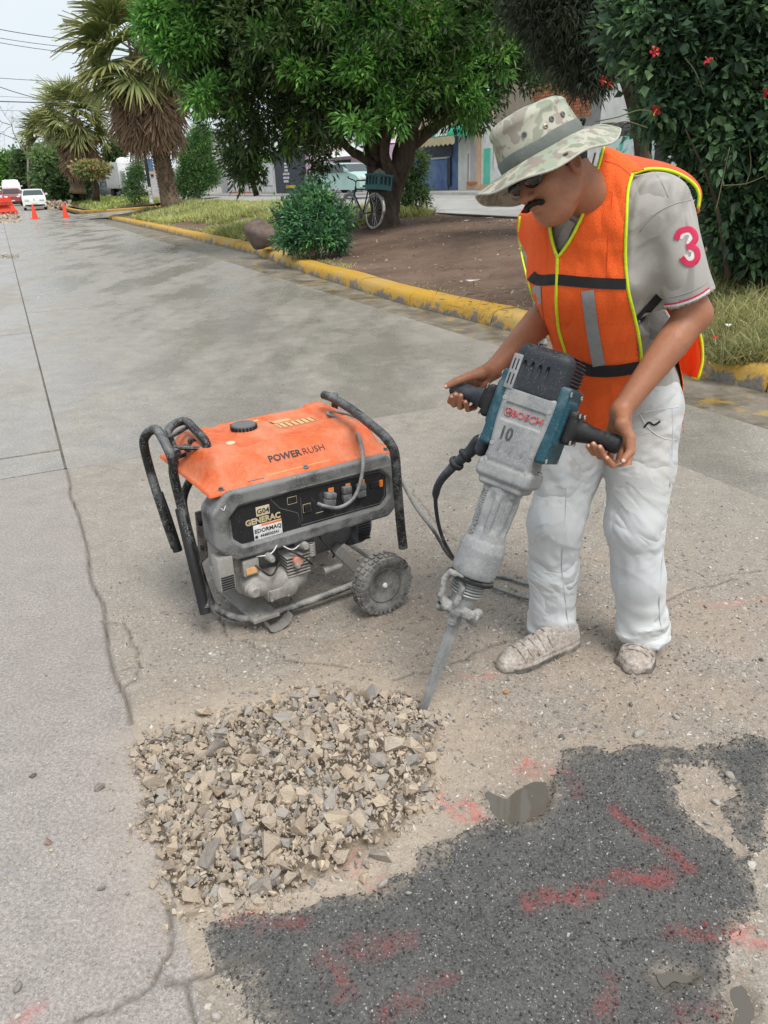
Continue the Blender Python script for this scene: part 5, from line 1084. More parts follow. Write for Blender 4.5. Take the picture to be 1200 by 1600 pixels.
# ---- roadside trees far off
def far_tree(label, cx, cy, rx, ry, Y, cols, base=None, seed=0, n=420, name='roadside_tree', L=.45):
    root = empty(name, (0, 0, 0), None, label, 'tree', 'trees along the far street'); s = Y/1200*1.07; g = np.random.default_rng(seed)
    E_ = [(W(cx+g.uniform(-.45, .45)*rx, cy+g.uniform(-.45, .45)*ry, Y+g.normal(0, .5)), A(rx*.6, rx*.6, ry*.6)*s) for _ in range(6)]
    crown(E_, n, 14, L, L*.3, cols, L*1.6, seed, .3, parent=root, name='crown')
    bx, by = base or (cx, 306); V, F = tube([W(bx, by, Y), W(bx, (by+cy)/2, Y), W(cx, cy, Y)], [.3, .24, .15], 8); mk('trunk', V, F, M_bark, root, smooth=True)
far_tree('pale green tree at the far left, end of the street', 22, 275, 26, 32, 120, LG*.9, seed=61, L=.6)
far_tree('dark dense tree behind the white hatchback', 52, 265, 26, 38, 100, DG*.9, seed=62, n=700)
far_tree('mid green tree over the stone heap right of the white hatchback', 92, 272, 30, 34, 74, DG*1.4, (88, 312), 63, 700)
far_tree('low dark shrubby tree beneath the second palm', 108, 292, 20, 18, 72, DG, seed=64, n=400)
far_tree('dark tree rising behind the water tanks', 182, 250, 13, 24, 130, DG*.9, seed=65, n=260, L=.6)
far_tree('hazy tree row at the end of the street', 2, 285, 14, 16, 170, LG*.8, seed=66, n=200, L=.8)
far_tree('flat topped shrub with yellowing twigs between the palms', 140, 266, 24, 5, 62, A((.20, .17, .06), (.08, .12, .04), (.28, .2, .1)), (150, 314), 67, 300, L=.25)
bare = empty('bare_tree', (0, 0, 0), None, 'leafless tree with fine branches against the pale sky at the left', 'tree'); m = MB(); g_ = np.random.default_rng(9)
def twig(p, d, L, rad, k):
    e = p+d*L; m.tube([p, (p+e)/2+g_.normal(0, .05*L, 3), e], [rad, rad*.8, rad*.55], 5)
    if k: 
        for _ in range(3): twig(e, nrm(d+g_.normal(0, .55, 3)), L*.72, rad*.55, k-1)
q = W(46, 300, 90); twig(q, nrm(W(44, 250, 90)-q), 4.2, .16, 0); twig(W(44, 248, 90), nrm(A(-.35, 0, .8)), 2.0, .1, 5); twig(W(44, 248, 90), nrm(A(.1, 0, 1.)), 1.6, .09, 4)
m.build('branches', bark('grey_bark', (.15, .13, .11), (.28, .25, .22)), bare, smooth=True)

# ---- grass
def blades(n, fn, L, wd, cols, seed, label, lean=.5, zf=None):
    g = np.random.default_rng(seed); u, v = fn(g, n); z = med_z(u, v) if zf is None else zf(u, v); P = u[:, None]*EU+v[:, None]*EV+np.c_[z*0, z*0, z-.01]
    n = len(P); h = L*g.uniform(.4, 1.2, n)*(1+.5*vnoise(P, 1.3, seed)); d = g.normal(size=(n, 3))*lean; d[:, 2] = 1; d /= np.linalg.norm(d, axis=1)[:, None]; s = g.normal(size=(n, 3)); s[:, 2] = 0; s /= np.linalg.norm(s, axis=1)[:, None]
    w2 = wd*g.uniform(.7, 1.3, n)[:, None]; mid = P+d*h[:, None]*.55; tip = P+d*h[:, None]-A(0, 0, 1)*(h*g.uniform(.05, .35, n))[:, None]+np.c_[d[:, 0], d[:, 1], d[:, 0]*0]*h[:, None]*.4
    V = np.stack([P-s*w2, P+s*w2, mid+s*w2*.8, mid-s*w2*.8, tip], 1).reshape(-1, 3); i = np.arange(n)*5; F = np.concatenate([np.stack([i, i+1, i+2], 1), np.stack([i, i+2, i+3], 1), np.stack([i+3, i+2, i+4], 1)])
    c = np.asarray(cols)[g.integers(0, len(cols), n)]*g.uniform(.8, 1.25, (n, 1))*(1+.3*vnoise(P, .8, seed+4))[:, None]
    o = mk('grass', V, F, M_grass, None, col=np.repeat(c, 5, 0)); tag(o, label, 'grass', None, 'stuff')
GC = A((.24, .28, .08), (.36, .36, .13), (.46, .43, .20), (.17, .23, .06), (.52, .47, .25), (.28, .32, .10))
def reg1(g, n):
    u = g.uniform(5.0, 11, n*2); v = g.uniform(15., 43.6, n*2); m = (u > KU(v)+.36) & (vnoise(np.c_[u, v, v*0], .45, 2)+.25*vnoise(np.c_[u, v, v*0], 2., 5) > np.where(v < 19.5, .15+(19.5-v)*.4, -.55)) & ((u-10.9)**2*1.0 > (g.random(n*2)*.6)**2)
    m &= ~((u < 7.3) & (v > 35) & (vnoise(np.c_[u, v, v*0], .5, 9) < .25)); u, v = u[m], v[m]; return u[:n], v[:n]
blades(70000, reg1, .32, .012, GC, 71, 'yellow green grass on the median left of the boulder', .6)
def reg2(g, n):
    q = np.stack([g.uniform(1095, 1290, n*4), g.uniform(420, 523, n*4)], 1); Pp = np.array([gb(x, y, .36) for x, y in q]); u, v = UVc(Pp); c_ = 1095+18*np.sin(q[:, 1]*.11); m = (q[:, 0] > c_) & (g.random(len(q)) < np.clip((q[:, 0]-c_)/40, .1, 1)); return u[m][:n], v[m][:n]
blades(11000, reg2, .30, .0045, A((.22, .22, .09), (.30, .27, .12), (.14, .17, .06), (.38, .33, .17), (.20, .22, .08)), 72, 'long dry tufts of grass under the hibiscus at the right edge', .75)
def reg3(g, n): u = g.uniform(5.3, 11, n); v = g.uniform(53.6, 110, n)*1.0; m = vnoise(np.c_[u, v, v*0], .3, 4) > -.3; return u[m], v[m]
blades(22000, reg3, .3, .03, GC*A(.8, .9, .7), 73, 'green grass on the next median beyond the cross street', .5, lambda u, v: .14+.3*np.clip((u-5.1)/6*1.6, 0, 1))
def reg4(g, n): t = g.uniform(-1, 43, n); m = vnoise(np.c_[t, t*0, t*0], .9, 6) > np.where(t > 13, -.3, .35); t = t[m]; return KU(t)+.34+np.abs(g.normal(0, .12, len(t))), t
blades(5000, reg4, .09, .005, GC, 74, 'weeds rooted behind the yellow kerb', .7)
# litter: fallen leaves and paper scraps on the soil
g_ = np.random.default_rng(77); n = 1500; u = g_.uniform(4.9, 11, n); v = g_.uniform(3, 19, n); m_ = (u > KU(v)+.35); u, v = u[m_], v[m_]; z = med_z(u, v)
P = u[:, None]*EU+v[:, None]*EV+np.c_[z*0, z*0, z+.008]; D = g_.normal(size=P.shape); D[:, 2] *= .25
V, F, Cc = leaves(P, D, g_.uniform(.03, .075, len(P)), g_.uniform(.008, .018, len(P)), A((.36, .25, .14), (.26, .17, .10), (.5, .42, .30), (.20, .13, .09), (.42, .34, .2))[g_.integers(0, 5, len(P))], seed=3)
tag(mk('leaf_litter', V, F, M_grass, None, col=Cc), 'dry fallen leaves scattered over the brown earth', 'leaf litter', None, 'stuff')
M_pap = gm('paper_scrap', (.62, .62, .60), .8, (.4, .38, .34), .2, 20)
for i, (x, y, s) in enumerate(((765, 342, .10), (796, 346, .09), (742, 441, .11), (729, 346, .07), (690, 345, .06), (1115, 533, .03), (1138, 512, .04))):
    p = gb(x, y, .49 if y < 400 else .30); V = np.array([p+A(*g_.normal(0, 1, 2), 0)*s*.2+A(math.cos(a)*s, math.sin(a)*s*.6, .01+.03*g_.random()) for a in np.linspace(0, 5.4, 6)])
    tag(mk('litter', np.concatenate([[p+A(0, 0, .03)], V]), [(0, k+1, (k+1) % 6+1) for k in range(6)], M_pap if i != 5 else M_pet), ['white paper scrap at the far edge of the bare earth, left of the hat brim', 'white scrap of litter just under the hat brim', 'crumpled white wrapper on the bare earth nearer the kerb', 'small white scrap beside the large trunk', 'tiny pale scrap at the foot of the trunk', 'fallen red petal on the earth by the dry grass', 'pale scrap at the edge of the dry grass'][i], 'litter', 'litter on the median')
n = 170; q = np.array([gb(x, y, .25) for x, y in zip(g_.normal(770, 45, n), g_.normal(460, 9, n))]); u, v = UVc(q); z = med_z(u, v); P = np.c_[q[:, :2], z+.015]; D = g_.normal(size=P.shape); D[:, 2] *= .3
V, F, Cc = leaves(P, D, g_.uniform(.1, .25, n), .006, A((.30, .22, .12), (.2, .13, .08))[g_.integers(0, 2, n)], seed=5); tag(mk('leaf_litter', V, F, M_grass, None, col=Cc), 'patch of dry twigs and stalks just behind the kerb', 'leaf litter', None, 'stuff')

# ---- boulder
V, F = rock(901, 3, 12, .05, 6.); bp = gb(412, 385, .24); V = V*A(.42, .34, .36)+bp+A(0, 0, .18); b = NB('brown_boulder'); n1 = b.noise(6, 6, rough=.7)
M_bld = b.fin(b.mix(b.ramp(n1, [(.3, 0.), (.7, 1.)]), (.085, .06, .05), (.19, .145, .12)), .9, b.bump(n1, .6, .02)); tag(mk('boulder', V, F, M_bld, smooth=True), 'rounded brown boulder behind the kerb left of the bush', 'boulder')

# ---- bicycle leaning on the tree
bw = gb(583, 357, .47); by_ = bw[1]
M_bk = gm('black_frame_paint', (.015, .015, .017), .35, (.1, .09, .08), .2, 8); M_chr = gm('dull_chrome', (.45, .45, .45), .3, metal=.8, amt=.2, sc=10)
bk = empty('bicycle', bw, None, 'old black bicycle with silver mudguards leaning against the large tree', 'bicycle'); invb = Matrix.Translation(-Vector(bw))
fx = nrm(A(-.55, .83, 0)); upb = nrm(A(.12, .08, 1)); sx_ = nrm(np.cross(upb, fx)); fx = np.cross(sx_, upb); R_ = .34
def bp_(x, z, y=0): return bw+fx*x+upb*z+sx_*y
def kid(o): o.matrix_parent_inverse = invb; return o
for x in (0., 1.05):
    c0 = bp_(x, R_); t = np.linspace(0, 2*math.pi, 30)[:-1]; ring = [c0+R_*(math.cos(a)*fx+math.sin(a)*upb) for a in t]
    m = MB(); m.tube(ring, .019, 8, closed=True, flat=sx_); w = kid(m.build('wheel', gm('pale_tyre', (.30, .29, .27), .8, (.06, .06, .06), .4, 9), bk, smooth=True))
    m = MB(); m.tube([c0+.315*(math.cos(a)*fx+math.sin(a)*upb) for a in t], .010, 6, closed=True, flat=sx_); m.build('rim', M_chr, w, smooth=True)
    m = MB(); [m.cyl(c0+sx_*.02*(-1)**k, c0+.31*(math.cos(a)*fx+math.sin(a)*upb), .0028, n=4) for k, a in enumerate(np.linspace(0, 2*math.pi, 19)[:-1])]; m.build('spoke', M_chr, w)['kind'] = 'stuff'
    m = MB(); t2 = np.linspace(-.1, 2.2, 14) if x == 0 else np.linspace(.8, 3.2, 14); m.tube([c0+.372*(math.cos(math.pi-a)*fx+math.sin(math.pi-a)*upb) for a in (t2 if x == 0 else t2-.6)], .026, 6, flat=sx_); kid(m.build('mudguard', M_chr, bk, smooth=True))
m = MB(); bb = bp_(.45, .29); st_ = bp_(.30, .80); hd = bp_(.82, .80); hb_ = bp_(.86, .68)
for a, b2, rr_ in ((bb, st_, .016), (bb, hb_, .018), (st_*.96+bb*.04, hd, .016), (bp_(0, R_, .05), bb, .010), (bp_(0, R_, -.05), bb, .010), (bp_(0, R_, .05), st_, .009), (bp_(0, R_, -.05), st_, .009), (hd+upb*.05, hb_, .019), (hb_, bp_(1.05, R_, .05), .011), (hb_, bp_(1.05, R_, -.05), .011)): m.cyl(a, b2, rr_, n=8)
kid(m.build('frame', M_bk, bk, smooth=True, auto=50))
m = MB(); m.tube(catmull([bp_(.68, 1.02, -.30), bp_(.80, 1.0, -.22), bp_(.86, .98, -.05), bp_(.83, .95, 0), bp_(.86, .98, .05), bp_(.80, 1.0, .22), bp_(.68, 1.02, .30)], 4), .013, 7); m.cyl(hd, bp_(.83, .96), .012); kid(m.build('handlebar', M_bk, bk, smooth=True))
m = MB(); m.add(*(lambda V, F: (V*A(.15, .09, .045)@np.stack([fx, sx_, upb])+bp_(.26, .90), F))(*ICO[2])); m.cyl(st_, bp_(.27, .88), .012); kid(m.build('saddle', M_bk, bk, smooth=True))
m = MB(); m.lathe([(.095, -.004), (.1, 0), (.095, .004)], bb+sx_*.05, sx_, 20); m.cyl(bb+sx_*.07, bb+sx_*.07-upb*.17, .009); m.box((-.04, -.02, -.01), (.04, .06, .01), np.stack([fx, sx_, upb]).T, bb+sx_*.1-upb*.17); kid(m.build('crank', M_bk, bk))
m = MB(); [m.cyl(bp_(-.3, .76, s), bp_(.28, .76, s), .007, n=6) for s in (-.07, .07)]; [m.cyl(bp_(0, R_, s), bp_(-.12, .76, s), .006, n=6) for s in (-.07, .07)]; [m.cyl(bp_(x, .76, -.07), bp_(x, .76, .07), .005, n=6) for x in (-.3, -.1, .1)]; kid(m.build('luggage_rack', M_bk, bk))
M_crate = gm('teal_plastic', (.022, .11, .13), .55, (.06, .12, .13), .35, 6)
cr = empty('crate', tuple(bp_(-.08, .77)), None, 'dark teal plastic crate strapped on the rear rack of the bicycle', 'crate'); invc = Matrix.Translation(-Vector(bp_(-.08, .77)))
T = fr(bp_(-.08, .77), fx, sx_, upb); 
for nm, bx in (('base', [((-.24, -.17, .0), (.24, .17, .015))]), ('side', [((-.24, s*.17-.008, .0), (.24, s*.17+.008, .10)) for s in (-1, 1)]+[((-.26, s*.18-.012, .27), (.26, s*.18+.012, .31)) for s in (-1, 1)]+[((x-.015, s*.17-.008, .09), (x+.015, s*.17+.008, .28)) for s in (-1, 1) for x in (-.23, -.12, 0, .12, .23)]),
               ('end', [((s*.24-.008, -.17, .0), (s*.24+.008, .17, .10)) for s in (-1, 1)]+[((s*.25-.012, -.18, .27), (s*.25+.012, .18, .31)) for s in (-1, 1)]+[((s*.24-.008, y-.015, .09), (s*.24+.008, y+.015, .28)) for s in (-1, 1) for y in (-.15, -.05, .05, .15)])):
    m = MB(T)
    for a, b2 in bx: m.box(a, b2)
    m.build(nm, M_crate, cr).matrix_parent_inverse = invc
m = MB(T); m.rbox((-.22, -.155, .02), (.22, .155, .25), .03); V, F = rock(55, 3, 6, .05, 4.); 
tag(m.build('bag', gm('dark_bag', (.03, .04, .045), .7, (.08, .1, .1), .3, 8)), 'dark bag filling the teal crate', 'bag')
tag(mk('cloth_bundle', V*A(.17, .13, .12)@np.stack([fx, sx_, upb])+T(A(-.05, 0, .31)[None])[0], F, gm('grey_cloth', (.20, .22, .17), .9, (.1, .11, .09), .4, 9, bst=.5, bsc=40), smooth=True), 'grey green cloth bundle resting on top of the crate', 'cloth')
# ================================================================== GENERATOR
_a = math.radians(32.45); E1 = A(math.cos(_a), math.sin(_a), 0); E2 = A(-math.sin(_a), math.cos(_a), 0); GO = A(-.614, 2.389, 0)-.1*E2
TG = fr(GO, E1, E2, A(0, 0, 1))
def onp(px, py, n, c0): d = ray(px, py); return CAM+d*(((c0-CAM)@n)/(d@n))
def gl(px, py, y=0.): p = onp(px, py, E2, GO+E2*y)-GO; return A(p@E1, y, p[2])       # local point on the plane y
def gzz(px, py, z): p = G(px, py, z)-GO; return A(p@E1, p@E2, z)
gen = empty('generator', GO, None, 'dusty portable generator with orange tank cover standing behind the rubble', 'generator'); ginv = Matrix.Translation(-Vector(GO))
def gk(o, par=None):
    o.parent = par or gen
    if par is None: o.matrix_parent_inverse = ginv
    return o
DUST = (.34, .32, .29)
def dusty(name, col, rough=.5, amt=.5, sc=9., metal=0., spots=.35, dust=DUST, up=.6):
    """paint with dust that settles more on faces that look up, plus pale splashes"""
    b = NB(name); n1, n2 = b.noise(sc, 6, rough=.7), b.noise(sc*9, 5, rough=.7); nz = b.n('SeparateXYZ', 2, Vector=b.n('NewGeometry', 1))
    c = b.mix(b.ramp(n2, [(.3, 0.), (.7, 1.)]), tuple(x*.8 for x in col), tuple(x*1.2 for x in col))
    k = b.math('ADD', n1, b.math('MULTIPLY', b.math('MAXIMUM', nz, -.3), .22*up)); c = b.mix(b.ramp(k, [(.66-.42*amt, 0.), (.92-.42*amt, .8)]), c, dust)
    v = b.vor(sc*22); m = b.math('MULTIPLY', b.ramp(v, [(.06+.25*spots, 1.), (.12+.25*spots, 0.)]), b.ramp(b.noise(sc*3, 4), [(.58-.3*spots, 0.), (.68-.2*spots, 1.)]))
    c = b.mix(b.math('MULTIPLY', m, .8), c, tuple(min(1, x*1.5) for x in dust))
    return b.fin(c, b.ramp(n1, [(.3, rough), (.65, min(1, rough+.3))]), b.bump(b.mix(.4, n2, n1), .25, .004), metal, .4)
M_gor = dusty('orange_enamel', (.62, .115, .030), .36, .28, 6., spots=.3, dust=(.58, .27, .16)); M_gbk = dusty('black_plastic', (.022, .023, .025), .5, .80, 8, spots=.6, dust=(.235, .235, .23)); M_gin = dusty('panel_black', (.013, .013, .015), .5, .22, 8, spots=.25, dust=(.15, .145, .14))
M_gtube = dusty('black_tube', (.010, .010, .011), .30, .36, 9, spots=.7, dust=(.22, .22, .22)); M_gtube2 = dusty('dusty_tube', (.03, .03, .03), .6, .62, 16, spots=.5, dust=(.42, .41, .39)); M_alu = dusty('cast_aluminium', (.24, .23, .215), .55, .6, 16, metal=.2, spots=.4, dust=(.44, .41, .37)); M_alt = dusty('alternator_steel', (.12, .12, .12), .55, .5, 7, dust=(.30, .29, .28))
M_gtyre = dusty('knobbly_rubber', (.045, .044, .042), .9, .72, 12, spots=.5, dust=(.31, .30, .28)); M_grey = dusty('grey_rubber', (.085, .09, .092), .7, .6, 30, spots=.5, dust=(.24, .245, .25)); M_steel = dusty('bare_steel', (.42, .41, .39), .4, .5, 12, metal=.5)
M_stk = gm('cream_sticker', (.60, .52, .36), .6, (.4, .35, .25), .25, 30, bst=0); M_stw = gm('white_sticker', (.70, .70, .69), .6, (.45, .44, .42), .25, 30, bst=0); M_oro = gm('orange_plastic_trim', (.80, .20, .02), .5, DUST, .3, 20); M_lin = gm('dim_grey_print', (.10, .10, .10), .6, amt=0, bst=0); M_txg = gm('gold_lettering', (.52, .44, .27), .6, amt=0, bst=0)
# tank cover: pressed sheet with a raised middle, dents and a filler boss
Lx, Ly = .722, .50; z0 = .575
gx_, gy_ = np.meshgrid(np.linspace(0, 1, 130), np.linspace(0, 1, 90), indexing='ij'); X, Yy = gx_*Lx, gy_*Ly
ss = lambda t: np.clip(t, 0, 1)**2*(3-2*np.clip(t, 0, 1))
hz = ss(np.minimum(X/.075, (Lx-X)/.075))*ss(np.minimum(Yy/.105, (Ly-Yy)/.06))*.088
dent = np.exp(-(((X-.36)/.19)**4+((Yy-.075)/.045)**4)); hz -= .017*dent*(hz/.088)
hz += .010*ss(1-(np.hypot(X-.26, (Yy-.31))-.065)/.03); hz -= .012*ss(1-(np.abs(X-.50)-.10)/.02)*ss(1-(np.abs(Yy-.33)-.07)/.02)
hz += .014*ss(1-(np.abs(X-.64)-.05)/.02)*ss(1-(np.abs(Yy-.36)-.08)/.02); hz -= .012*ss(1-np.abs(X-.20)/.03)*ss((Yy-.12)/.05)*.6
hz += .0012*vnoise(np.c_[X.ravel(), Yy.ravel(), X.ravel()*0], 9).reshape(X.shape)
tap = 1-.035*(hz/.088); Xw = Lx/2+(X-Lx/2)*1.; V = np.stack([Xw, Yy, z0+hz], -1).reshape(-1, 3); i = np.arange(130*90).reshape(130, 90)
F = np.stack([i[:-1, :-1], i[1:, :-1], i[1:, 1:], i[:-1, 1:]], -1).reshape(-1, 4).tolist(); n0 = len(V)
bd = np.concatenate([i[:, 0], i[-1, 1:], i[-2::-1, -1], i[0, -2:0:-1]]); cn = A(Lx/2, Ly/2, 0); low = V[bd].copy(); low[:, :2] = cn[:2]+(low[:, :2]-cn[:2])*1.008; low[:, 2] -= .012; V = np.concatenate([V, low]); k = len(bd)
F += [[int(bd[j]), n0+j, n0+(j+1) % k, int(bd[(j+1) % k])] for j in range(k)]
cover = gk(mk('tank_cover', TG(V), F, M_gor, gen, smooth=True))
def hcov(x, y): return z0+float(hz[int(np.clip(x/Lx*129, 0, 129)), int(np.clip(y/Ly*89, 0, 89))])
cp = A(.262, .30); zc = hcov(*cp)
m = MB(TG); m.lathe([(.044, 0), (.046, .006), (.046, .016), (.043, .022), (.02, .024), (.0, .024)][:-1], A(*cp, zc-.004), A(0, 0, 1), 30); fc = gk(m.build('fuel_cap', dusty('fuel_cap_plastic', (.02, .02, .02), .7, .85, 20, dust=(.17, .175, .18)), gen, auto=40))
m = MB(TG); [m.box((.0455, -.004, -.007), (.049, .004, .007), [[math.cos(a), -math.sin(a), 0], [math.sin(a), math.cos(a), 0], [0, 0, 1]], A(*cp, zc+.006)) for a in np.linspace(0, 2*math.pi, 23)[:-1]]; m.build('knurl', M_gin, fc)['kind'] = 'stuff'
q = gzz(362, 706, .63); m = MB(TG); m.lathe([(.017, 0), (.016, .003), (.012, .004)], A(q[0], q[1], hcov(q[0], q[1])-.0005), A(0, 0, 1), 20); gk(m.build('tank_badge', M_stk, gen))
def gtop(name, x0, x1, y0, y1, mat, n=6, up=.0012):
    V = [A(x, y, hcov(x, y)+up) for x in np.linspace(x0, x1, n) for y in np.linspace(y0, y1, n)]; F = [(a*n+b_, (a+1)*n+b_, (a+1)*n+b_+1, a*n+b_+1) for a in range(n-1) for b_ in range(n-1)]; return gk(mk(name, TG(np.array(V)), F, mat, gen, smooth=True))
M_wl = gm('worn_label', (.68, .30, .10), .6, (.75, .45, .22), .5, 25, bst=0)
gtop('warning_label', .40, .56, .28, .34, M_wl); gtop('warning_label', .39, .48, .35, .38, gm('label_pale', (.55, .45, .30), .6, (.7, .3, .1), .5, 40, bst=0)); gtop('warning_label', .24, .36, .38, .40, M_wl)
for x in np.linspace(.41, .55, 7): gtop('label_print', x, x+.006, .285, .335, M_lin, 2, .002)
gtop('data_strip', .21, .46, .018, .026, gm('strip_label', (.60, .42, .20), .6, (.7, .3, .1), .5, 60, bst=0), 8); gtop('data_strip', .14, .20, .014, .024, M_lin, 4)
for x, y in ((.045, .016), (.69, .016), (.36, .02), (.04, .48), (.69, .48)):
    m = MB(TG); zz_ = hcov(x, y)-.001; m.lathe([(.012, 0), (.012, .003), (.007, .0035), (.007, .010), (.005, .011)], A(x, y, zz_), A(0, 0, 1), 8); gk(m.build('bolt', M_gbk, gen))
# POWERRUSH lettering lies in the front dent
def glet(body, x, y, z, size, ex, ey, mat, bold=0., par=None, sx=1., name='lettering', d=.0006): o = text(name, body, TG(A(x, y, z)[None])[0], TG(A(x, y, z)[None]+np.asarray(ex)[None])[0]-TG(A(x, y, z)[None])[0], TG(A(x, y, z)[None]+np.asarray(ey)[None])[0]-TG(A(x, y, z)[None])[0], size, mat, None, d, bold=bold, sx=sx); return gk(o, par)
zA, zB = hcov(.36, .045), hcov(.36, .085); ey = nrm(A(0, .04, zB-zA))
glet('POWER', .305, .062, hcov(.36, .062)+.003, .036, A(1, 0, 0), ey, M_txtk, .0007); glet('RUSH', .418, .062, hcov(.40, .062)+.003, .036, A(1, 0, 0), ey, M_txtk, -.0005)
# front panel
bx0, bx1, bz0, bz1 = -.012, .735, .325, .574
def f_bez(P):
    q = P; hx, hzz = (bx1-bx0)/2, (bz1-bz0)/2; c = A((bx0+bx1)/2, .03, (bz0+bz1)/2); p = q-c; d = sd_box(p, (0, 0, 0), (hx, .055, hzz), .012)
    d = smax(d, (np.abs(p[:, 0])+np.abs(p[:, 2])-(hx+hzz-.062))*.7071, .012)
    slp = (p[:, 0]/hx)*-.0+0
    ins = sd_box(p-A(.0, -.055, -.003), (0, 0, 0), (hx-.055, .014, hzz-.048), .012); ins = smax(ins, (np.abs(p[:, 0])+np.abs(p[:, 2]+.003)-(hx+hzz-.145))*.7071, .008)
    d = smax(d, -ins, .006); step = np.where(p[:, 0] < -.13, .0, .0015)
    return d+step*(p[:, 2] > hzz-.045)
V, F = snets(f_bez, (bx0-.02, -.05, bz0-.02), (bx1+.02, .11, bz1+.02), .0036); bez = gk(mk('control_panel', TG(V), F, M_gbk, gen, smooth=True))
yi = -.0122
def gb_(name, mat, px0, py0, px1, py1, d0=-.006, d1=.0, par=None, r=.0015, y=yi, tilt=None):
    a, c = gl(px0, py0, y), gl(px1, py1, y); m = MB(TG); m.rbox((min(a[0], c[0]), y+d0, min(a[2], c[2])), (max(a[0], c[0]), y+.001+d1, max(a[2], c[2])), r); return gk(m.build(name, mat, None, auto=35), par)
m = MB(TG); m.box((.055, yi+.0, .372), (.668, yi+.0045, .526)); 
face = gk(m.build('panel_face', M_gin))
def gbx(name, mat, x0, x1, z0_, z1_, d=.004, y=yi, r=.001): m = MB(TG); m.rbox((x0, y-d, z0_), (x1, y+.002, z1_), r); return gk(m.build(name, mat, None, auto=35))
def gline(pts, rad=.0011, mat=None, y=yi-.0005): m = MB(TG); m.tube([A(x, y, z) for x, z in pts], rad, 5); return gk(m.build('panel_line', mat or M_lin, None))
for pl_ in ([(.20, .515), (.235, .47), (.30, .435), (.31, .385), (.64, .385), (.66, .41), (.66, .51), (.215, .522)],): gline(pl_, .0012, gm('panel_line_grey', (.13, .13, .12), .7, amt=0, bst=0))
gline([(.315, .49), (.315, .40)]); gline([(.265, .50), (.30, .50), (.30, .475), (.265, .475), (.265, .50)], .001, M_txg); gline([(.322, .46), (.352, .46), (.352, .43), (.322, .43), (.322, .46)], .001, M_txg); gbx('gauge', M_gin, .269, .296, .479, .496, .003); gbx('rocker_switch', M_gin, .325, .349, .433, .457, .008)
gline([(.37, .415), (.40, .415)], .001, M_txg)
# outlet covers, breaker, sockets
for j, (x, z, w_, h_, tl) in enumerate(((.40, .462, .042, .048, 12), (.475, .462, .036, .060, 0), (.535, .462, .036, .052, 0))):
    gbx('outlet_surround', M_oro, x+w_*.6, x+w_+.005, z-.030, z+.034, .003)
    R_t = np.array([[math.cos(math.radians(tl)), 0, math.sin(math.radians(tl))], [0, 1, 0], [-math.sin(math.radians(tl)), 0, math.cos(math.radians(tl))]])
    m = MB(TG); m.rbox((-w_/2, -.03 if j == 0 else -.022, -h_*.5), (w_/2, -.002, 0.002), .006, R_t, A(x+w_/2, yi, z)); m.rbox((-w_/2, -.024 if j else -.030, .003), (w_/2, -.002, h_*.5), .006, R_t, A(x+w_/2, yi, z)); oc = gk(m.build('outlet_cover', M_grey, None, auto=35))
gbx('breaker_surround', M_oro, .603, .655, .452, .474, .002); gbx('breaker_inset', M_gin, .600, .638, .451, .475, .003); gbx('breaker_button', M_oro, .640, .652, .450, .476, .006)
# stickers and print
gbx('number_sticker', M_stk, .146, .196, .462, .496, .0016); glet('G04', .171, yi-.0022, .478, .027, A(1, 0, 0), A(0, 0, 1), M_txtk, .0003)
glet('GENERAC', .168, yi-.0022, .447, .029, A(1, 0, 0), A(0, 0, 1), M_txg, .0012, sx=1.0)
gbx('name_sticker', M_stw, .130, .236, .377, .432, .0016); gbx('sticker_stripe', M_oro, .160, .236, .424, .4315, .0022)
glet('EDORMAQ', .183, yi-.0022, .409, .0205, A(1, 0, 0), A(0, 0, 1), M_txtk, .0003); glet('4448503541', .188, yi-.0022, .389, .0145, A(1, 0, 0), A(0, 0, 1), M_txtk, .0002)
m = MB(TG); m.lathe([(.0055, 0), (.0055, .002)], A(.138, yi-.0018, .389), A(0, -1, 0), 14); gk(m.build('telephone_symbol', M_txtk))
for sx in (.03, .70):
    m = MB(TG); m.tube([A(sx-.008, -.0262, .53), A(sx, -.0265, .52), A(sx+.008, -.0262, .535)], .002, 5); gk(m.build('scratch', M_stw))
# engine under the panel
def f_eng(P):
    d = sd_box(P, (.20, .24, .205), (.11, .16, .085), .025); d = smin(d, sd_cap(P, A(.12, .02, .20), A(.26, .02, .175), .05), .03); d = smin(d, sd_cap(P, A(.2, .05, .15), A(.30, .05, .15), .04), .02); d = smin(d, sd_cap(P, A(.33, .03, .25), A(.30, .02, .17), .028), .02)
    d = smin(d, sd_box(P, (.10, .06, .29), (.05, .05, .03), .01), .01); d += .0025*np.abs(np.sin(P[:, 2]*260))*(P[:, 0] < .14)
    return d
V, F = snets(f_eng, (0, -.06, .08), (.40, .46, .36), .006); gk(mk('engine_block', TG(V), F, M_alu, gen, smooth=True))
m = MB(TG); m.lathe([(.085, 0), (.10, .01), (.105, .04), (.105, .17), (.098, .20), (.09, .22)], A(.355, .18, .27), A(1, 0, 0), 36); ak = gk(m.build('alternator', M_alt, None, auto=35))
m = MB(TG); m.lathe([(.09, 0), (.108, .006), (.108, .055), (.10, .075), (.05, .08)], A(.575, .17, .27), A(1, 0, 0), 30); ae = gk(m.build('alternator_end', M_grey, None, auto=35))
for j in range(8): m = MB(TG); zz_ = .215+j*.011; m.rbox((.585, .061-.004, zz_), (.635, .067, zz_+.005), .001); m.build('vent_slot', M_gin, ae)
m = MB(TG); m.rbox((.335, .04, .185), (.375, .10, .33), .012); gk(m.build('bracket', M_alt, None, auto=35))
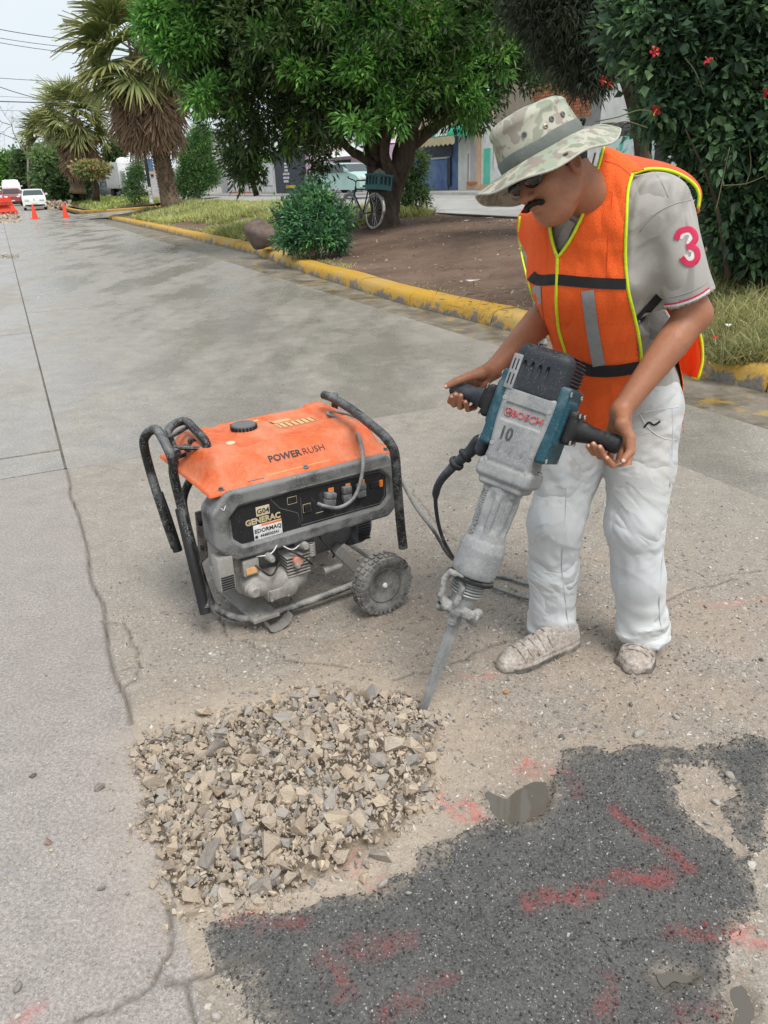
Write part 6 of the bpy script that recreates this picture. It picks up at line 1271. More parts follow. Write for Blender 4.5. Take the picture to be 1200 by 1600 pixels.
m = MB(TG); cpt = gl(466, 876, -.03); cpt[1] = -.03; m.lathe([(.016, 0), (.021, .003), (.021, .012), (.017, .018)], cpt+A(0, .01, 0), A(0, -1, 0), 12); oc = gk(m.build('oil_cap', gm('red_orange_cap', (.62, .13, .06), .6, (.5, .35, .28), .5, 15), None, auto=35))
t = np.linspace(0, 16*math.pi, 160); sp0 = gl(487, 862, -.02); m = MB(TG); m.tube(np.stack([sp0[0]+.012*np.cos(t), sp0[1]+.012*np.sin(t), sp0[2]-.015+t/(16*math.pi)*.05], 1), .0022, 5); gk(m.build('throttle_spring', M_steel, None, smooth=True))
for (a, b2) in (((430, 845), (470, 850)), ((400, 870), (440, 835))):
    p0, p1 = gl(*a, -.01), gl(*b2, -.01); m = MB(TG); m.tube(catmull([p0, (p0+p1)/2+A(0, -.02, -.02), p1], 6), .0025, 5); gk(m.build('engine_wire', M_stw, None, smooth=True))
m = MB(TG); a = gl(338, 878, -.02); c = gl(385, 912, -.02); m.rbox((a[0], -.03, c[2]+.0), (a[0]+.055, .03, a[2]+.01), .006); mf = gk(m.build('muffler_guard', M_steel, None, auto=35))
for j in range(6): m = MB(TG); m.box((a[0]+.005, -.033, c[2]+.006+j*.009), (a[0]+.05, -.029, c[2]+.010+j*.009)); m.build('louvre', M_gin, mf)
m = MB(TG); m.rbox((.075, -.02, .255), (.135, .03, .315), .006); ei = gk(m.build('engine_plate', M_steel, None, auto=35)); m = MB(TG); m.box((.085, -.0225, .263), (.125, -.0195, .285)); m.build('engine_label', M_wl, ei)
for (x, y, z, r_, L2, ax_) in ((.10, -.0, .20, .026, .05, (0, -1, 0)), (.235, -.01, .165, .034, .03, (0, -1, 0)), (.31, .02, .30, .018, .06, (0, -1, .2)), (.17, -.01, .31, .014, .05, (0, -1, 0)), (.27, .0, .25, .012, .05, (0, -1, 0)), (.40, .02, .16, .014, .08, (1, 0, 0))):
    m = MB(TG); m.lathe([(r_, 0), (r_*1.04, L2*.3), (r_*.9, L2*.35), (r_*.9, L2*.8), (r_*.6, L2)], A(x, y, z), A(*ax_), 18); gk(m.build('engine_fitting', M_alu if r_ > .015 else M_steel, None, auto=40))
for j in range(7): m = MB(TG); m.rbox((.235, -.028, .205+j*.012), (.325, .05, .209+j*.012), .0015); gk(m.build('cooling_fin', M_alu, None))
m = MB(TG); m.rbox((.15, -.03, .135), (.235, .04, .185), .008); m.rbox((.155, -.036, .14), (.23, -.028, .18), .004); gk(m.build('crankcase_cover', M_alu, None, auto=35))
for x, z in ((.16, .145), (.225, .145), (.16, .176), (.225, .176)): m = MB(TG); m.lathe([(.005, 0), (.005, .005)], A(x, -.036, z), A(0, -1, 0), 6); gk(m.build('bolt', M_steel, None))
for a, b2, c in ((A(.12, -.02, .29), A(.16, -.05, .25), A(.21, -.02, .27)), (A(.25, -.02, .31), A(.30, -.045, .27), A(.34, -.01, .22)), (A(.38, .0, .32), A(.42, -.03, .25), A(.45, .03, .2))): m = MB(TG); m.tube(catmull([a, b2, c], 7), .004, 6); gk(m.build('hose', M_gin, None, smooth=True))
# tube frame
def gt(pts, rad, name='frame_tube', mat=None, k=7, par=None, n=12):
    P = catmull([gzz(*p) if len(p) == 3 else A(*p[1:]) for p in pts], k); m = MB(TG); m.tube(P, rad, n); return gk(m.build(name, mat or M_gtube, None, smooth=True, auto=60), par)
L_ = lambda x, y, z: ('l', x, y, z)
gt([(277, 735, .56), (262, 690, .66), (266, 668, .70), (288, 658, .71), (305, 672, .70), (322, 692, .675), (320, 715, .62), (300, 745, .54), (287, 775, .46), (288, 800, .41), (300, 850, .29), (316, 905, .18), (330, 945, .09)], .0155)
gt([(322, 925, .13), (338, 950, .07), (365, 964, .048), (400, 965, .048), (470, 944, .05), (548, 915, .055), (600, 893, .06)], .0135, mat=M_gtube2)
gt([L_(.13, .02, .052), L_(.11, .25, .055), L_(.13, .46, .055), L_(.2, .5, .055), L_(.6, .5, .055)], .0135, mat=M_gtube2)
gt([(506, 617, .735), (520, 622, .735), (548, 639, .73), (585, 668, .715), (602, 683, .705), (614, 700, .67), (618, 718, .62), (621, 760, .53), (626, 820, .38), (630, 856, .29)], .0165)
gt([L_(.715, .42, .70), L_(.72, .44, .62), L_(.71, .46, .40), L_(.70, .48, .06)], .014); 
# folding handle with foam sleeves
hf = gt([(322, 950, .13), (312, 905, .22), (298, 850, .35), (283, 790, .47), (272, 745, .58), (270, 722, .635), (262, 700, .68), (248, 675, .715), (240, 671, .72), (229, 679, .70), (225, 695, .66), (236, 740, .55), (255, 800, .42), (274, 855, .28)], .0165, 'folding_handle')
gt([(321, 958, .11), (300, 870, .31), (282, 795, .455)], .0195, 'foam_grip', gm('foam_grip_rubber', (.010, .010, .011), .6, (.08, .08, .08), .15, 8), par=hf, n=14).matrix_parent_inverse = Matrix.Identity(4)
gt([(278, 861, .265), (262, 812, .385), (247, 770, .48)], .0175, 'foam_grip', bpy.data.materials['foam_grip_rubber'], par=hf, n=14).matrix_parent_inverse = Matrix.Identity(4)
for a, b2 in (((268, 700, .66), (318, 700, .655)), ((262, 685, .69), (292, 668, .695)), ((276, 715, .62), (300, 705, .62)), ((262, 672, .70), (275, 700, .65))):
    m = MB(TG); m.cyl(gzz(*a), gzz(*b2), .008, n=8); gk(m.build('hinge_bar', M_gtube, None, smooth=True, auto=40))
for q in ((276, 707, .655), (292, 700, .65), (300, 690, .66), (292, 712, .60)):
    m = MB(TG); m.lathe([(.013, -.012), (.013, .012)], gzz(*q), A(0, 1, 0), 10); gk(m.build('hinge_bolt', M_gtube, None, auto=40))
for q in ((310, 818, .34), (312, 856, .27)):
    m = MB(TG); m.lathe([(.011, -.014), (.011, .0), (.007, .001), (.007, .006)], gzz(*q)+A(.004, -.008, 0), A(0, -1, 0), 10); gk(m.build('bolt', M_gtube, None, auto=40))
m = MB(TG); p = [gzz(304, 800, .38)+A(0, -.012, 0), gzz(318, 798, .375), gzz(326, 870, .23), gzz(312, 880, .23)+A(0, -.01, 0)]; m.add(np.array(p+[q+A(.0, .012, 0) for q in p]), [(0, 1, 2, 3), (7, 6, 5, 4), (0, 4, 5, 1), (1, 5, 6, 2), (2, 6, 7, 3), (3, 7, 4, 0)]); gk(m.build('side_plate', M_gtube2, None))
# cross plate, foot strap, axle strut
m = MB(TG); p = [A(.10, .0, .062), A(.20, .0, .062), A(.17, .30, .075), A(.08, .30, .075)]; m.add(np.array(p+[q-A(0, 0, .012) for q in p]), [(0, 1, 2, 3), (7, 6, 5, 4), (0, 4, 5, 1), (1, 5, 6, 2), (2, 6, 7, 3), (3, 7, 4, 0)]); gk(m.build('engine_mount', M_alu, None))
m = MB(TG); w2 = A(0, .026, 0); pr_ = [gzz(405, 962, .04), gzz(415, 978, .012), gzz(424, 984, .0), gzz(436, 982, .0), gzz(443, 968, .015), gzz(450, 955, .045)]; yb2 = pr_[2][1]; V = []
for q in pr_: V += [A(q[0], -.02, max(q[2], .002)), A(q[0], .03, max(q[2], .002)), A(q[0], .03, max(q[2], .002)+.005), A(q[0], -.02, max(q[2], .002)+.005)]
m.add(np.array(V), [f for j in range(5) for f in [(4*j+a, 4*j+(a+1) % 4, 4*j+4+(a+1) % 4, 4*j+4+a) for a in range(4)]]+[(0, 3, 2, 1), (20, 21, 22, 23)]); gk(m.build('foot_strap', M_steel, None))
m = MB(TG); m.rbox((-.02, -.018, -.11), (.02, .018, .11), .004, np.array([[.8, 0, -.6], [0, 1, 0], [.6, 0, .8]]), A(.545, .06, .13)); gk(m.build('axle_strut', M_steel, None, auto=35))
m = MB(TG); m.cyl(A(.64, -.06, .118), A(.64, .52, .118), .009); gk(m.build('axle', M_steel, None, smooth=True, auto=40))
# wheels with knobbly tread
def gwheel(c, R=.118, w=.062):
    m = MB(TG); m.lathe([(.070, -w*.30), (.082, -w*.48), (.104, -w*.5), (R-.006, -w*.40), (R-.003, 0), (R-.006, w*.40), (.104, w*.5), (.082, w*.48), (.070, w*.30)], c, A(0, 1, 0), 48, ref=A(1, 0, 0)); wh = gk(m.build('wheel', M_gtyre, None, auto=50))
    kb = MB(TG)
    for j in range(34):
        a = j*2*math.pi/34; er, et = A(math.cos(a), 0, math.sin(a)), A(-math.sin(a), 0, math.cos(a)); B_ = np.stack([et, A(0, 1, 0), er]).T
        for s in (-1, 1): kb.box((-.0065, -.009, -.004), (.0065, .009, .004), B_, c+er*(R-.003)+A(0, s*.014+(j % 2)*.006-.003, 0)); kb.box((-.006, -.003, -.009), (.006, .003, .006), B_, c+er*(R-.012)+A(0, s*w*.47, 0))
    kb.build('tread', M_gtyre, wh)['kind'] = 'stuff'
    m = MB(TG); m.lathe([(.072, .012), (.072, -w*.34), (.066, -w*.36), (.060, -w*.18), (.030, -w*.12), (.026, -w*.20), (.006, -w*.22)], c, A(0, 1, 0), 32); m.build('rim', dusty('wheel_rim', (.10, .095, .085), .6, .6, 12, dust=(.24, .225, .20)), wh, auto=40)
    m = MB(TG); m.lathe([(.011, 0), (.011, -.006), (.007, -.012)], c+A(0, -w*.22, 0), A(0, 1, 0), 10); m.build('hub_nut', M_stw, wh, auto=40)
wb_ = gzz(601, 956, 0.); wc = A(wb_[0], wb_[1]+.01, .118); print('wheel', wc); gwheel(wc); gwheel(A(wc[0], wc[1]+.62, .118))

# ---- cable plugged into the outlet, over the tank and down to the street
M_cord = dusty('grey_cable', (.11, .115, .12), .6, .6, 20, spots=.6, dust=(.33, .33, .32))
cpts = [TG(gl(x, y, yy)[None])[0] for x, y, yy in ((497, 787, -.05), (508, 791, -.08), (530, 793, -.09), (553, 778, -.09), (565, 745, -.08), (567, 710, -.05), (560, 680, .06), (552, 664, .16))]+[TG(A(*q)[None])[0] for q in ((.60, .28, .672), (.68, .24, .66), (.735, .12, .60))]
cpts += [W(628, 752, 2.72), W(650, 793, 2.62), W(678, 830, 2.5), G(705, 872, .06), G(745, 893, .015), G(790, 903, .012), G(830, 914, .012), G(872, 925, .012), G(880, 938, .012), G(850, 941, .012), G(800, 928, .012), G(765, 915, .012)]
m = MB(); m.tube(catmull(cpts, 8), .0065, 8); tag(m.build('extension_cord', M_cord, None, smooth=True), 'dusty grey cable from the generator outlet across its tank and down behind the demolition hammer', 'cable')
# ================================================================== DEMOLITION HAMMER
TIP = G(655, 1125); HT = nrm(W(862, 560, 2.06)-TIP); _X = W(965, 703, 1.90)-W(706, 612, 2.16); HX = nrm(_X-HT*(_X@HT)); HN = np.cross(HX, HT)
if HN@FWD > 0: HN = -HN
HX = np.cross(HT, HN) if np.cross(HT, HN)@HX > 0 else -np.cross(HT, HN)
TH = fr(TIP, HX, HN, HT)             # local: x towards the right handle, y out of the name plate, z up the tool
def hk_on(px, py, y=0.): p = onp(px, py, HN, TIP+HN*y)-TIP; return A(p@HX, y, p@HT)
def hk_onx(px, py, x=0.): p = onp(px, py, HX, TIP+HX*x)-TIP; return A(x, p@HN, p@HT)
for nm_, q, y in (('silTL', (768, 612), .06), ('silTR', (843, 641), .06), ('silBL', (750, 740), .06), ('silBR', (822, 722), .06), ('logoL', (766, 655), .06), ('logoR', (830, 680), .06), ('ten', (777, 690), .06), ('flange', (800, 760), .06), ('capT', (800, 548), 0), ('ring', (735, 900), 0), ('ringL', (708, 888), 0), ('ringR', (783, 905), 0), ('hndL', (706, 612), 0), ('hndR', (965, 703), 0), ('strL', (760, 650), 0)): print(nm_, np.round(hk_on(*q, y), 3))
for nm_, q, x in (('blT', (862, 595), .09), ('blTR', (925, 622), .09), ('blB', (828, 720), .09), ('blBR', (868, 735), .09), ('capR', (932, 590), .08)): print(nm_, np.round(hk_onx(*q, x), 3))
ham = empty('demolition_hammer', TIP, None, 'dusty silver and teal electric demolition hammer held by the worker, chisel on the rubble edge', 'demolition hammer'); hinv = Matrix.Translation(-Vector(TIP))
def hk(o, par=None):
    o.parent = par or ham
    if par is None: o.matrix_parent_inverse = hinv
    return o
PD = (.42, .42, .41)
M_sil = dusty('dusty_aluminium', (.23, .235, .24), .6, .50, 17, metal=.15, spots=.6, dust=(.38, .38, .37)); M_tl = dusty('teal_enamel', (.010, .060, .085), .42, .34, 11, spots=.5, dust=(.15, .21, .23)); M_hb = dusty('hammer_black', (.022, .026, .032), .42, .26, 8, spots=.4, dust=(.13, .14, .155)); M_rub = dusty('rubber_black', (.012, .012, .013), .5, .15, 12, spots=.25, dust=(.15, .15, .15)); M_chis = dusty('chisel_steel', (.30, .31, .31), .35, .45, 16, metal=.6, dust=(.46, .45, .43)); M_yoke = dusty('yoke_cast', (.14, .14, .135), .7, .62, 22, spots=.6, dust=(.38, .37, .35))
def sdm(name, f, lo, hi, h, mat): V, F = snets(f, lo, hi, h); return hk(mk(name, TH(V), F, mat, None, smooth=True))
def f_sil(P):
    k = P[:, 2]; sc = np.interp(k, [.76, .80, .86, .93, 1.0], [.066, .064, .067, .074, .076]); x = P[:, 0]/sc*.076; q = np.c_[x, P[:, 1]-.005, k]
    d = sd_box(q, (0, 0, .915), (.076, .062, .108), .014)*.9
    d = smin(d, sd_box(P, (0, .0, .79), (.081, .068, .026), .016), .006); d = smin(d, sd_box(P, (0, .0, .756), (.066, .058, .012), .012), .008)
    d = smin(d, sd_box(P, (.0, .0, .825), (.07, .064, .012), .02), .01)
    pl = sd_box(P, (.0, .066, .952), (.058, .004, .024), .004); d = smax(d, -pl, .003)
    for j in range(4): d = smax(d, -sd_box(P, (.076, .01-.0, .838+j*.011), (.012, .034, .0028), .002), .002); d = smax(d, -sd_box(P, (-.076, .01, .838+j*.011), (.012, .034, .0028), .002), .002)
    return d
sil = sdm('motor_housing', f_sil, (-.11, -.10, .73), (.11, .10, 1.05), .0034, M_sil)
def f_cap(P):
    d = sd_box(P, (0, -.026, 1.068), (.080, .094, .074), .03); d = smax(d, -sd_box(P, (0, .085, 1.02), (.20, .012, .02), .003), .004)
    for j in range(4): d = smax(d, -sd_cap(P, A(-.045+j*.022, .072, 1.05), A(-.045+j*.022, .05, 1.145), .004), .004)
    rb_ = np.abs(((P[:, 2]-1.03) % .010)-.005)-.0022; d = np.where((P[:, 0] > .04) & (P[:, 1] < .03), smax(d, -np.maximum(rb_, np.maximum(-(d+.006), 0)*0+(-d-.007)), .001), d)
    return d
cap_ = sdm('motor_cap', f_cap, (-.12, -.15, .97), (.12, .11, 1.17), .0034, M_hb)
# teal side housings with their screws, then the grips
def f_tl(P): d = sd_box(P, (0, -.014, .955), (.016, .076, .105), .008); d = smin(d, sd_box(P, (.012, .0, .965), (.012, .05, .062), .008), .008); return d
Vt, Ft = snets(f_tl, (-.03, -.12, .83), (.04, .09, 1.08), .0034)
Vm, Fm = snets(lambda P: np.minimum(smin(sd_box(P, (.012, 0, .962), (.014, .036, .046), .012), sd_cap(P, A(.02, 0, .962), A(.045, 0, .962), .034, .026), .012), 9.), (-.02, -.06, .90), (.07, .06, 1.02), .003)
hlen = [0, 0]
hR = float(hk_on(965, 703, 0)[0]); hL = -float(hk_on(706, 612, 0)[0]); hLz = float(hk_on(706, 612, 0)[2]); hRz = float(hk_on(965, 703, 0)[2]); print('handles', hR, hL, hRz, hLz)
for s, hl in ((1, hR), (-1, hL)):
    mir = lambda V, o_=.082: np.c_[s*(V[:, 0]+o_), V[:, 1], V[:, 2]]; fl = lambda F: F if s > 0 else F[:, ::-1]
    tp_ = hk(mk('side_housing', TH(mir(Vt)), fl(Ft), M_tl, None, smooth=True))
    mt = hk(mk('handle_mount', TH(mir(Vm, .108)), fl(Fm), M_rub, None, smooth=True))
    for (y, z, xo) in ((.052, 1.045, .098), (-.072, 1.045, .098), (.054, .86, .098), (-.072, .86, .098), (-.072, .95, .098), (.028, 1.0, .134), (.028, .925, .134), (-.028, 1.0, .134), (-.028, .925, .134)):
        m = MB(TH); m.lathe([(.0075, 0), (.0075, .002), (.0045, .0025), (.004, .001)], A(s*xo, y, z), A(s, 0, 0), 12); m.build('screw', M_steel, tp_, auto=40) if False else hk(m.build('screw', M_steel, None, auto=40))
    m = MB(TH); x0 = .145; m.lathe([(.030, x0), (.027, x0+.012), (.0235, x0+.03), (.0235, hl-.03), (.0255, hl-.012), (.0245, hl-.002), (.019, hl+.003)], A(0, 0, .962), A(s, 0, 0), 26); hk(m.build('grip', M_rub if s > 0 else M_hb, None, auto=50))
# lettering on the name plate
M_red = gm('red_enamel', (.45, .03, .04), .5, (.5, .45, .45), .4, 60, bst=0)
def hlet(body, x, z, size, mat, bold=0., y=.064, d=.0014, sx=1., name='lettering'):
    o = text(name, body, TH(A(x, y, z)[None])[0], HX*1., HT*1., size, mat, None, d, bold=bold, sx=sx); 
    return hk(o)
hlet('BOSCH', .012, .952, .0275, M_red, .0002, sx=.98)
m = MB(TH); t = np.linspace(0, 2*math.pi, 25)[:-1]; m.tube(np.stack([-.042+.011*np.cos(t), t*0+.0645, .952+.011*np.sin(t)], 1), .0014, 5, closed=True); m.cyl(A(-.049, .0645, .952), A(-.035, .0645, .952), .0014, n=5); m.cyl(A(-.046, .0645, .945), A(-.046, .0645, .959), .0014, n=5); m.cyl(A(-.038, .0645, .945), A(-.038, .0645, .959), .0014, n=5); hk(m.build('emblem', M_red, None, smooth=True))
_t = hlet('10', -.028, .893, .050, gm('stencil_black', (.05, .055, .06), .7, (.3, .3, .3), .25, 40, bst=0), .0016, .0675, .0004, sx=.78)
for zc_ in (.9,): m = MB(TH); m.rbox((-.0045, .0672, .868), (-.0025, .0684, .918), .0003); 
# vents on the left shoulder of the cap
for j in range(2):
    for i_ in range(2): m = MB(TH); m.rbox((-.0745+i_*.010, .0695, 1.022+j*.040), (-.0705+i_*.010, .0712, 1.052+j*.040), .001); hk(m.build('vent_slot', M_rub, None))
m = MB(TH); m.rbox((-.081, .055, 1.010), (-.054, .0705, 1.105), .004); hk(m.build('vent_strip', M_sil, None, auto=35))
# ribbed barrel
def f_bar(P):
    rr = np.hypot(P[:, 0], P[:, 1]); th = np.arctan2(P[:, 1], P[:, 0]); k = P[:, 2]
    R = np.interp(k, [.565, .60, .63, .74, .77], [.060, .055, .050, .054, .056]); rib = np.clip(np.cos(th*9)*3, -1, 1)*.0035*np.clip((k-.615)/.02, 0, 1)*np.clip((.735-k)/.02, 0, 1)
    d = smax((rr-R-rib)*.85, np.abs(k-.665)-.105, .01); d2 = smax((rr-np.interp(k, [.475, .50, .565, .60], [.060, .0655, .0655, .055]))*.9, np.abs(k-.535)-.056, .008); d = smin(d, d2, .006)
    for a in (.7, 2.4, 3.9, 5.5): d = smin(d, sd_cap(P, A(.054*math.cos(a), .054*math.sin(a), .735), A(.054*math.cos(a), .054*math.sin(a), .765), .009), .005)
    return d
bar = sdm('barrel', f_bar, (-.08, -.08, .46), (.08, .08, .79), .003, M_sil)
o = text('lettering', 'Brechhammer', TH(A(-.0335, .0465, .675)[None])[0], HT*1., nrm(-HX*.82+HN*-.57), .026, M_sil, None, .0016); hk(o)
m = MB(TH); m.lathe([(.0665, 0), (.0675, .004), (.0665, .010), (.060, .012)], A(0, 0, .466), A(0, 0, 1), 36); hk(m.build('barrel_ring', M_rub, None, auto=40))
m = MB(TH); m.lathe([(.030, .355), (.036, .37), (.038, .40), (.038, .42), (.044, .445), (.046, .468)], A(0, 0, 0), A(0, 0, 1), 30); hk(m.build('tool_holder', M_chis, None, auto=45))
for j in range(5): m = MB(TH); t = np.linspace(0, 2*math.pi, 25)[:-1]; z_ = .425+j*.009; m.tube(np.stack([.046*np.cos(t), .046*np.sin(t), t*0+z_], 1), .0035, 6, closed=True); hk(m.build('spring_coil', M_chis, None, smooth=True))
# retaining yoke: a looped bar hinged across the holder
def f_yk(P):
    pts = [A(-.030, .045, .37), A(-.052, .052, .40), A(-.060, .050, .445), A(-.048, .050, .474), A(-.012, .054, .474), A(.0, .052, .445), A(.0, .048, .40), A(.006, .042, .365)]
    d = sd_chain(P, pts, [.0095]*8, .004); d = smin(d, sd_cap(P, A(-.045, .03, .375), A(.045, .03, .375), .017), .008); d = smin(d, sd_cap(P, A(-.048, .025, .365), A(-.052, .0, .375), .018), .006); d = smin(d, sd_cap(P, A(.048, .02, .365), A(.050, -.01, .375), .018), .006); d = smin(d, sd_cap(P, A(0, .036, .39), A(0, .03, .335), .015), .008)
    d = smax(d, -sd_cap(P, A(-.05, -.05, .375), A(-.05, .06, .375), .005), .003)
    return d+.0016*vnoise(P, 90)+.0010*vnoise(P, 200)
yk = sdm('retaining_yoke', f_yk, (-.09, -.05, .30), (.09, .09, .50), .0028, M_yoke)
for x in (-.05, .05): m = MB(TH); m.lathe([(.012, 0), (.012, .01), (.007, .012)], A(x*1.1, .02, .372), A(np.sign(x), 0, 0), 6); m.build('bolt', M_steel, yk, auto=40)
# chisel
m = MB(TH); V = []; secs = [(.36, .0180, 1.), (.25, .0180, 1.), (.20, .0175, 1.), (.10, .0160, .95), (.045, .0145, .8), (.012, .0125, .45), (.0, .0095, .16)]
for k_, rr_, fl_ in secs: V += [(rr_*math.cos(a), rr_*math.sin(a)*fl_, k_) for a in np.arange(6)*math.pi/3+.3]
m.add(np.array(V), [(j*6+i_, j*6+(i_+1) % 6, (j+1)*6+(i_+1) % 6, (j+1)*6+i_) for j in range(len(secs)-1) for i_ in range(6)]+[tuple(range(6))[::-1], tuple(range(36, 42))]); hk(m.build('chisel', M_chis, None))
# cable leaving under the left handle
cl = [TH(A(-.088, .0, .90)[None])[0], TH(A(-.094, .005, .855)[None])[0], W(748, 690, 2.09), W(735, 705, 2.1), W(722, 716, 2.1), W(704, 733, 2.12), W(688, 752, 2.14), W(681, 772, 2.16), W(682, 800, 2.2), W(688, 830, 2.26), W(699, 856, 2.30), G(716, 878, .05), G(745, 885, .015)]
P = catmull(cl, 6); m = MB(); rr_ = np.interp(np.arange(len(P)), [0, 12, 20, 26, 40, 42, 44, len(P)-1], [.022, .020, .017, .015, .0115, .0115, .0062, .0062]); m.tube(P, rr_, 10); hk(m.build('power_cable', M_hb, None, smooth=True))
m = MB(); 
for j in range(2): m.lathe([(.02, -.008), (.024, -.004), (.024, .004), (.02, .008)], P[22+j*5], nrm(P[23+j*5]-P[21+j*5]), 14)
hk(m.build('cable_clamp', M_rub, None, auto=45))
def f_sw(P): return smin(sd_box(P, (-.098, .0, .90), (.012, .022, .05), .008), sd_cap(P, A(-.098, 0, .86), A(-.100, .006, .825), .02), .01)+.001*vnoise(P, 60)
sdm('switch_box', f_sw, (-.14, -.05, .79), (-.06, .05, .98), .003, M_hb)

for x, y in ((-.060, .060), (.060, .060), (.072, -.03), (-.072, -.03)):
    m = MB(TH); m.lathe([(.0085, -.004), (.0085, .006), (.005, .008)], A(x, y, .812), A(0, 0, 1), 6); hk(m.build('flange_bolt', M_steel, None, auto=40))
for x in (-.034, .0, .034):
    m = MB(TH); m.rbox((x-.0016, .0655, .848), (x+.0016, .0705, .872), .001); hk(m.build('casting_rib', M_sil, None, auto=40))
for (x, z) in ((-.066, .985), (.064, .985), (-.058, .86), (.058, .86)):
    m = MB(TH); m.lathe([(.0055, 0), (.0055, .0022), (.003, .0026), (.0026, .001)], A(x, .066, z), A(0, 1, 0), 12); hk(m.build('screw', M_steel, None, auto=40))
# ================================================================== THE WORKER
FOOT0 = G(930, 1030); FOOT0[2] = 0
man = empty('person', FOOT0, None, 'road worker in camouflage sun hat and orange safety vest leaning on the demolition hammer', 'person'); minv = Matrix.Translation(-Vector(FOOT0))
def pk(o, par=None):
    o.parent = par or man
    if par is None: o.matrix_parent_inverse = minv
    return o
def grp(P, c, R, f):
    d = np.linalg.norm(P-np.asarray(c), axis=1)-R; out = d+.08; m = d < .07
    if m.any(): out[m] = f(P[m])
    return out
# joints from the figure's outline, each at its own depth
SHL, SHR = W(1028, 322, 2.10), W(856, 352, 2.33)
ELL, ELR = W(1083, 492, 2.10), W(866, 478, 2.36)
WRL, WRR = W(970, 642, 1.985), W(772, 577, 2.20)
PEL = W(968, 600, 2.34); WAI = W(958, 520, 2.29); CHE = W(929, 420, 2.21); UCH = W(930, 345, 2.18); NEB = W(932, 292, 2.14)
HC = W(862, 268, 2.03)
SX = nrm(SHL-SHR); SX = nrm(SX*A(1, 1, .45)); SUPv = nrm(NEB-PEL); SXt = nrm(SX-SUPv*(SX@SUPv)); SN = nrm(np.cross(SXt, SUPv)); 
if SN@FWD > 0: SN = -SN
_t = -FWD
HF = nrm(-.76*RT-.53*UP+.34*_t); HU = -.50*RT+.80*UP+.26*_t; HU = nrm(HU-HF*(HU@HF)); HL = np.cross(HF, HU)
if HL@_t < 0: HL = -HL
HS = .94; HB = [HL, HF, HU]; th_ = fr(HC, HL*HS, HF*HS, HU*HS); tl_ = lambda P: (P-HC)@np.stack(HB).T/HS
def f_head(P):
    q = tl_(P); qs = q*A(1, 1, 1); ax = np.abs(q[:, 0]); m = np.c_[ax, q[:, 1], q[:, 2]]
    d = sd_ell(q, (0, -.012, .035), (.076, .096, .09)); d = smin(d, sd_ell(q, (0, .032, -.035), (.060, .064, .085)), .03)
    d = smin(d, sd_ell(q, (0, .035, -.083), (.046, .048, .036)), .03); d = smin(d, sd_ell(q, (0, .072, -.100), (.020, .016, .016)), .02)
    d = smin(d, sd_ell(m, (.036, .066, -.022), (.026, .024, .024)), .022)
    d = smin(d, sd_ell(q, (0, .085, .030), (.045, .014, .011)), .016); d = smax(d, -sd_ell(m, (.031, .100, .008), (.017, .014, .012)), .012); d = smin(d, sd_ell(m, (.031, .083, .008), (.013, .011, .011)), .003)
    d = smin(d, sd_cap(q, A(0, .088, .012), A(0, .116, -.026), .009, .0135), .010); d = smin(d, sd_ell(m, (.013, .103, -.031), (.0095, .012, .009)), .006); d = smax(d, -sd_ell(m, (.007, .112, -.041), (.004, .006, .004)), .003)
    d = smin(d, sd_ell(q, (0, .093, -.057), (.024, .012, .0065)), .006); d = smin(d, sd_ell(q, (0, .091, -.069), (.021, .012, .007)), .006); d = smax(d, -sd_ell(q, (0, .106, -.063), (.024, .007, .0016)), .003)
    e = sd_ell(m, (.079, -.008, -.008), (.010, .020, .031)); e = smax(e, -sd_ell(m, (.088, -.004, -.006), (.008, .011, .019)), .004); d = smin(d, e, .005)
    d = smin(d, sd_ell(m, (.05, .012, -.055), (.018, .03, .035)), .02)
    return d*HS
def f_neck(P): return sd_chain(P, [th_(A(0, -.032, -.03)[None])[0], th_(A(0, -.045, -.10)[None])[0]*.5+NEB*.5, NEB-SUPv*.04], [.058, .060, .075])
hy = lambda px: 2.03-(px-835)/130*.13          # depth of the right grip below each pixel column
FG = [  # fingers of the left hand round the grip
  ([(984, 700, hy(965)+.035), (981, 728, hy(965)+.005), (962, 733, hy(955)-.022), (948, 716, hy(948)-.034)], (.0105, .0098, .0090, .0080)),
  ([(974, 692, hy(955)+.045), (966, 726, hy(952)+.02), (949, 722, hy(945)-.022), (937, 699, hy(938)-.034)], (.0108, .0100, .0092, .0082)),
  ([(962, 685, hy(945)+.05), (952, 716, hy(942)+.02), (937, 713, hy(935)-.022), (927, 694, hy(928)-.034)], (.0102, .0095, .0088, .0078)),
  ([(951, 680, hy(935)+.05), (940, 708, hy(932)+.02), (927, 708, hy(925)-.02), (919, 697, hy(920)-.033)], (.0092, .0085, .0078, .0070))]
TH_L = ([(972, 662, hy(960)-.005), (985, 684, hy(968)-.015), (985, 706, hy(968)-.030), (974, 719, hy(968)-.045)], (.0165, .0135, .0115, .0095))
gy = lambda px: 2.16-(px-706)/60*.04
FR_ = [([(726, 596, gy(720)+.035), (709, 616, gy(712)+.028), (703, 627, gy(710)-.012), (706, 619, gy(708)-.030)], (.0100, .0094, .0088, .0078)),
  ([(736, 596, gy(728)+.04), (714, 626, gy(716)+.025), (709, 632, gy(714)-.014), (712, 616, gy(713)-.032)], (.0104, .0098, .0092, .0082)),
  ([(747, 597, gy(740)+.04), (727, 632, gy(724)+.022), (719, 636, gy(722)-.016), (720, 618, gy(720)-.032)], (.0100, .0094, .0088, .0078)),
  ([(757, 599, gy(750)+.035), (741, 636, gy(738)+.02), (731, 640, gy(732)-.016), (727, 628, gy(727)-.032)], (.0090, .0084, .0080, .0070))]
TH_R = ([(752, 583, 2.155), (733, 588, 2.135), (714, 595, 2.125), (698, 603, 2.12)], (.0165, .0125, .0108, .0088))
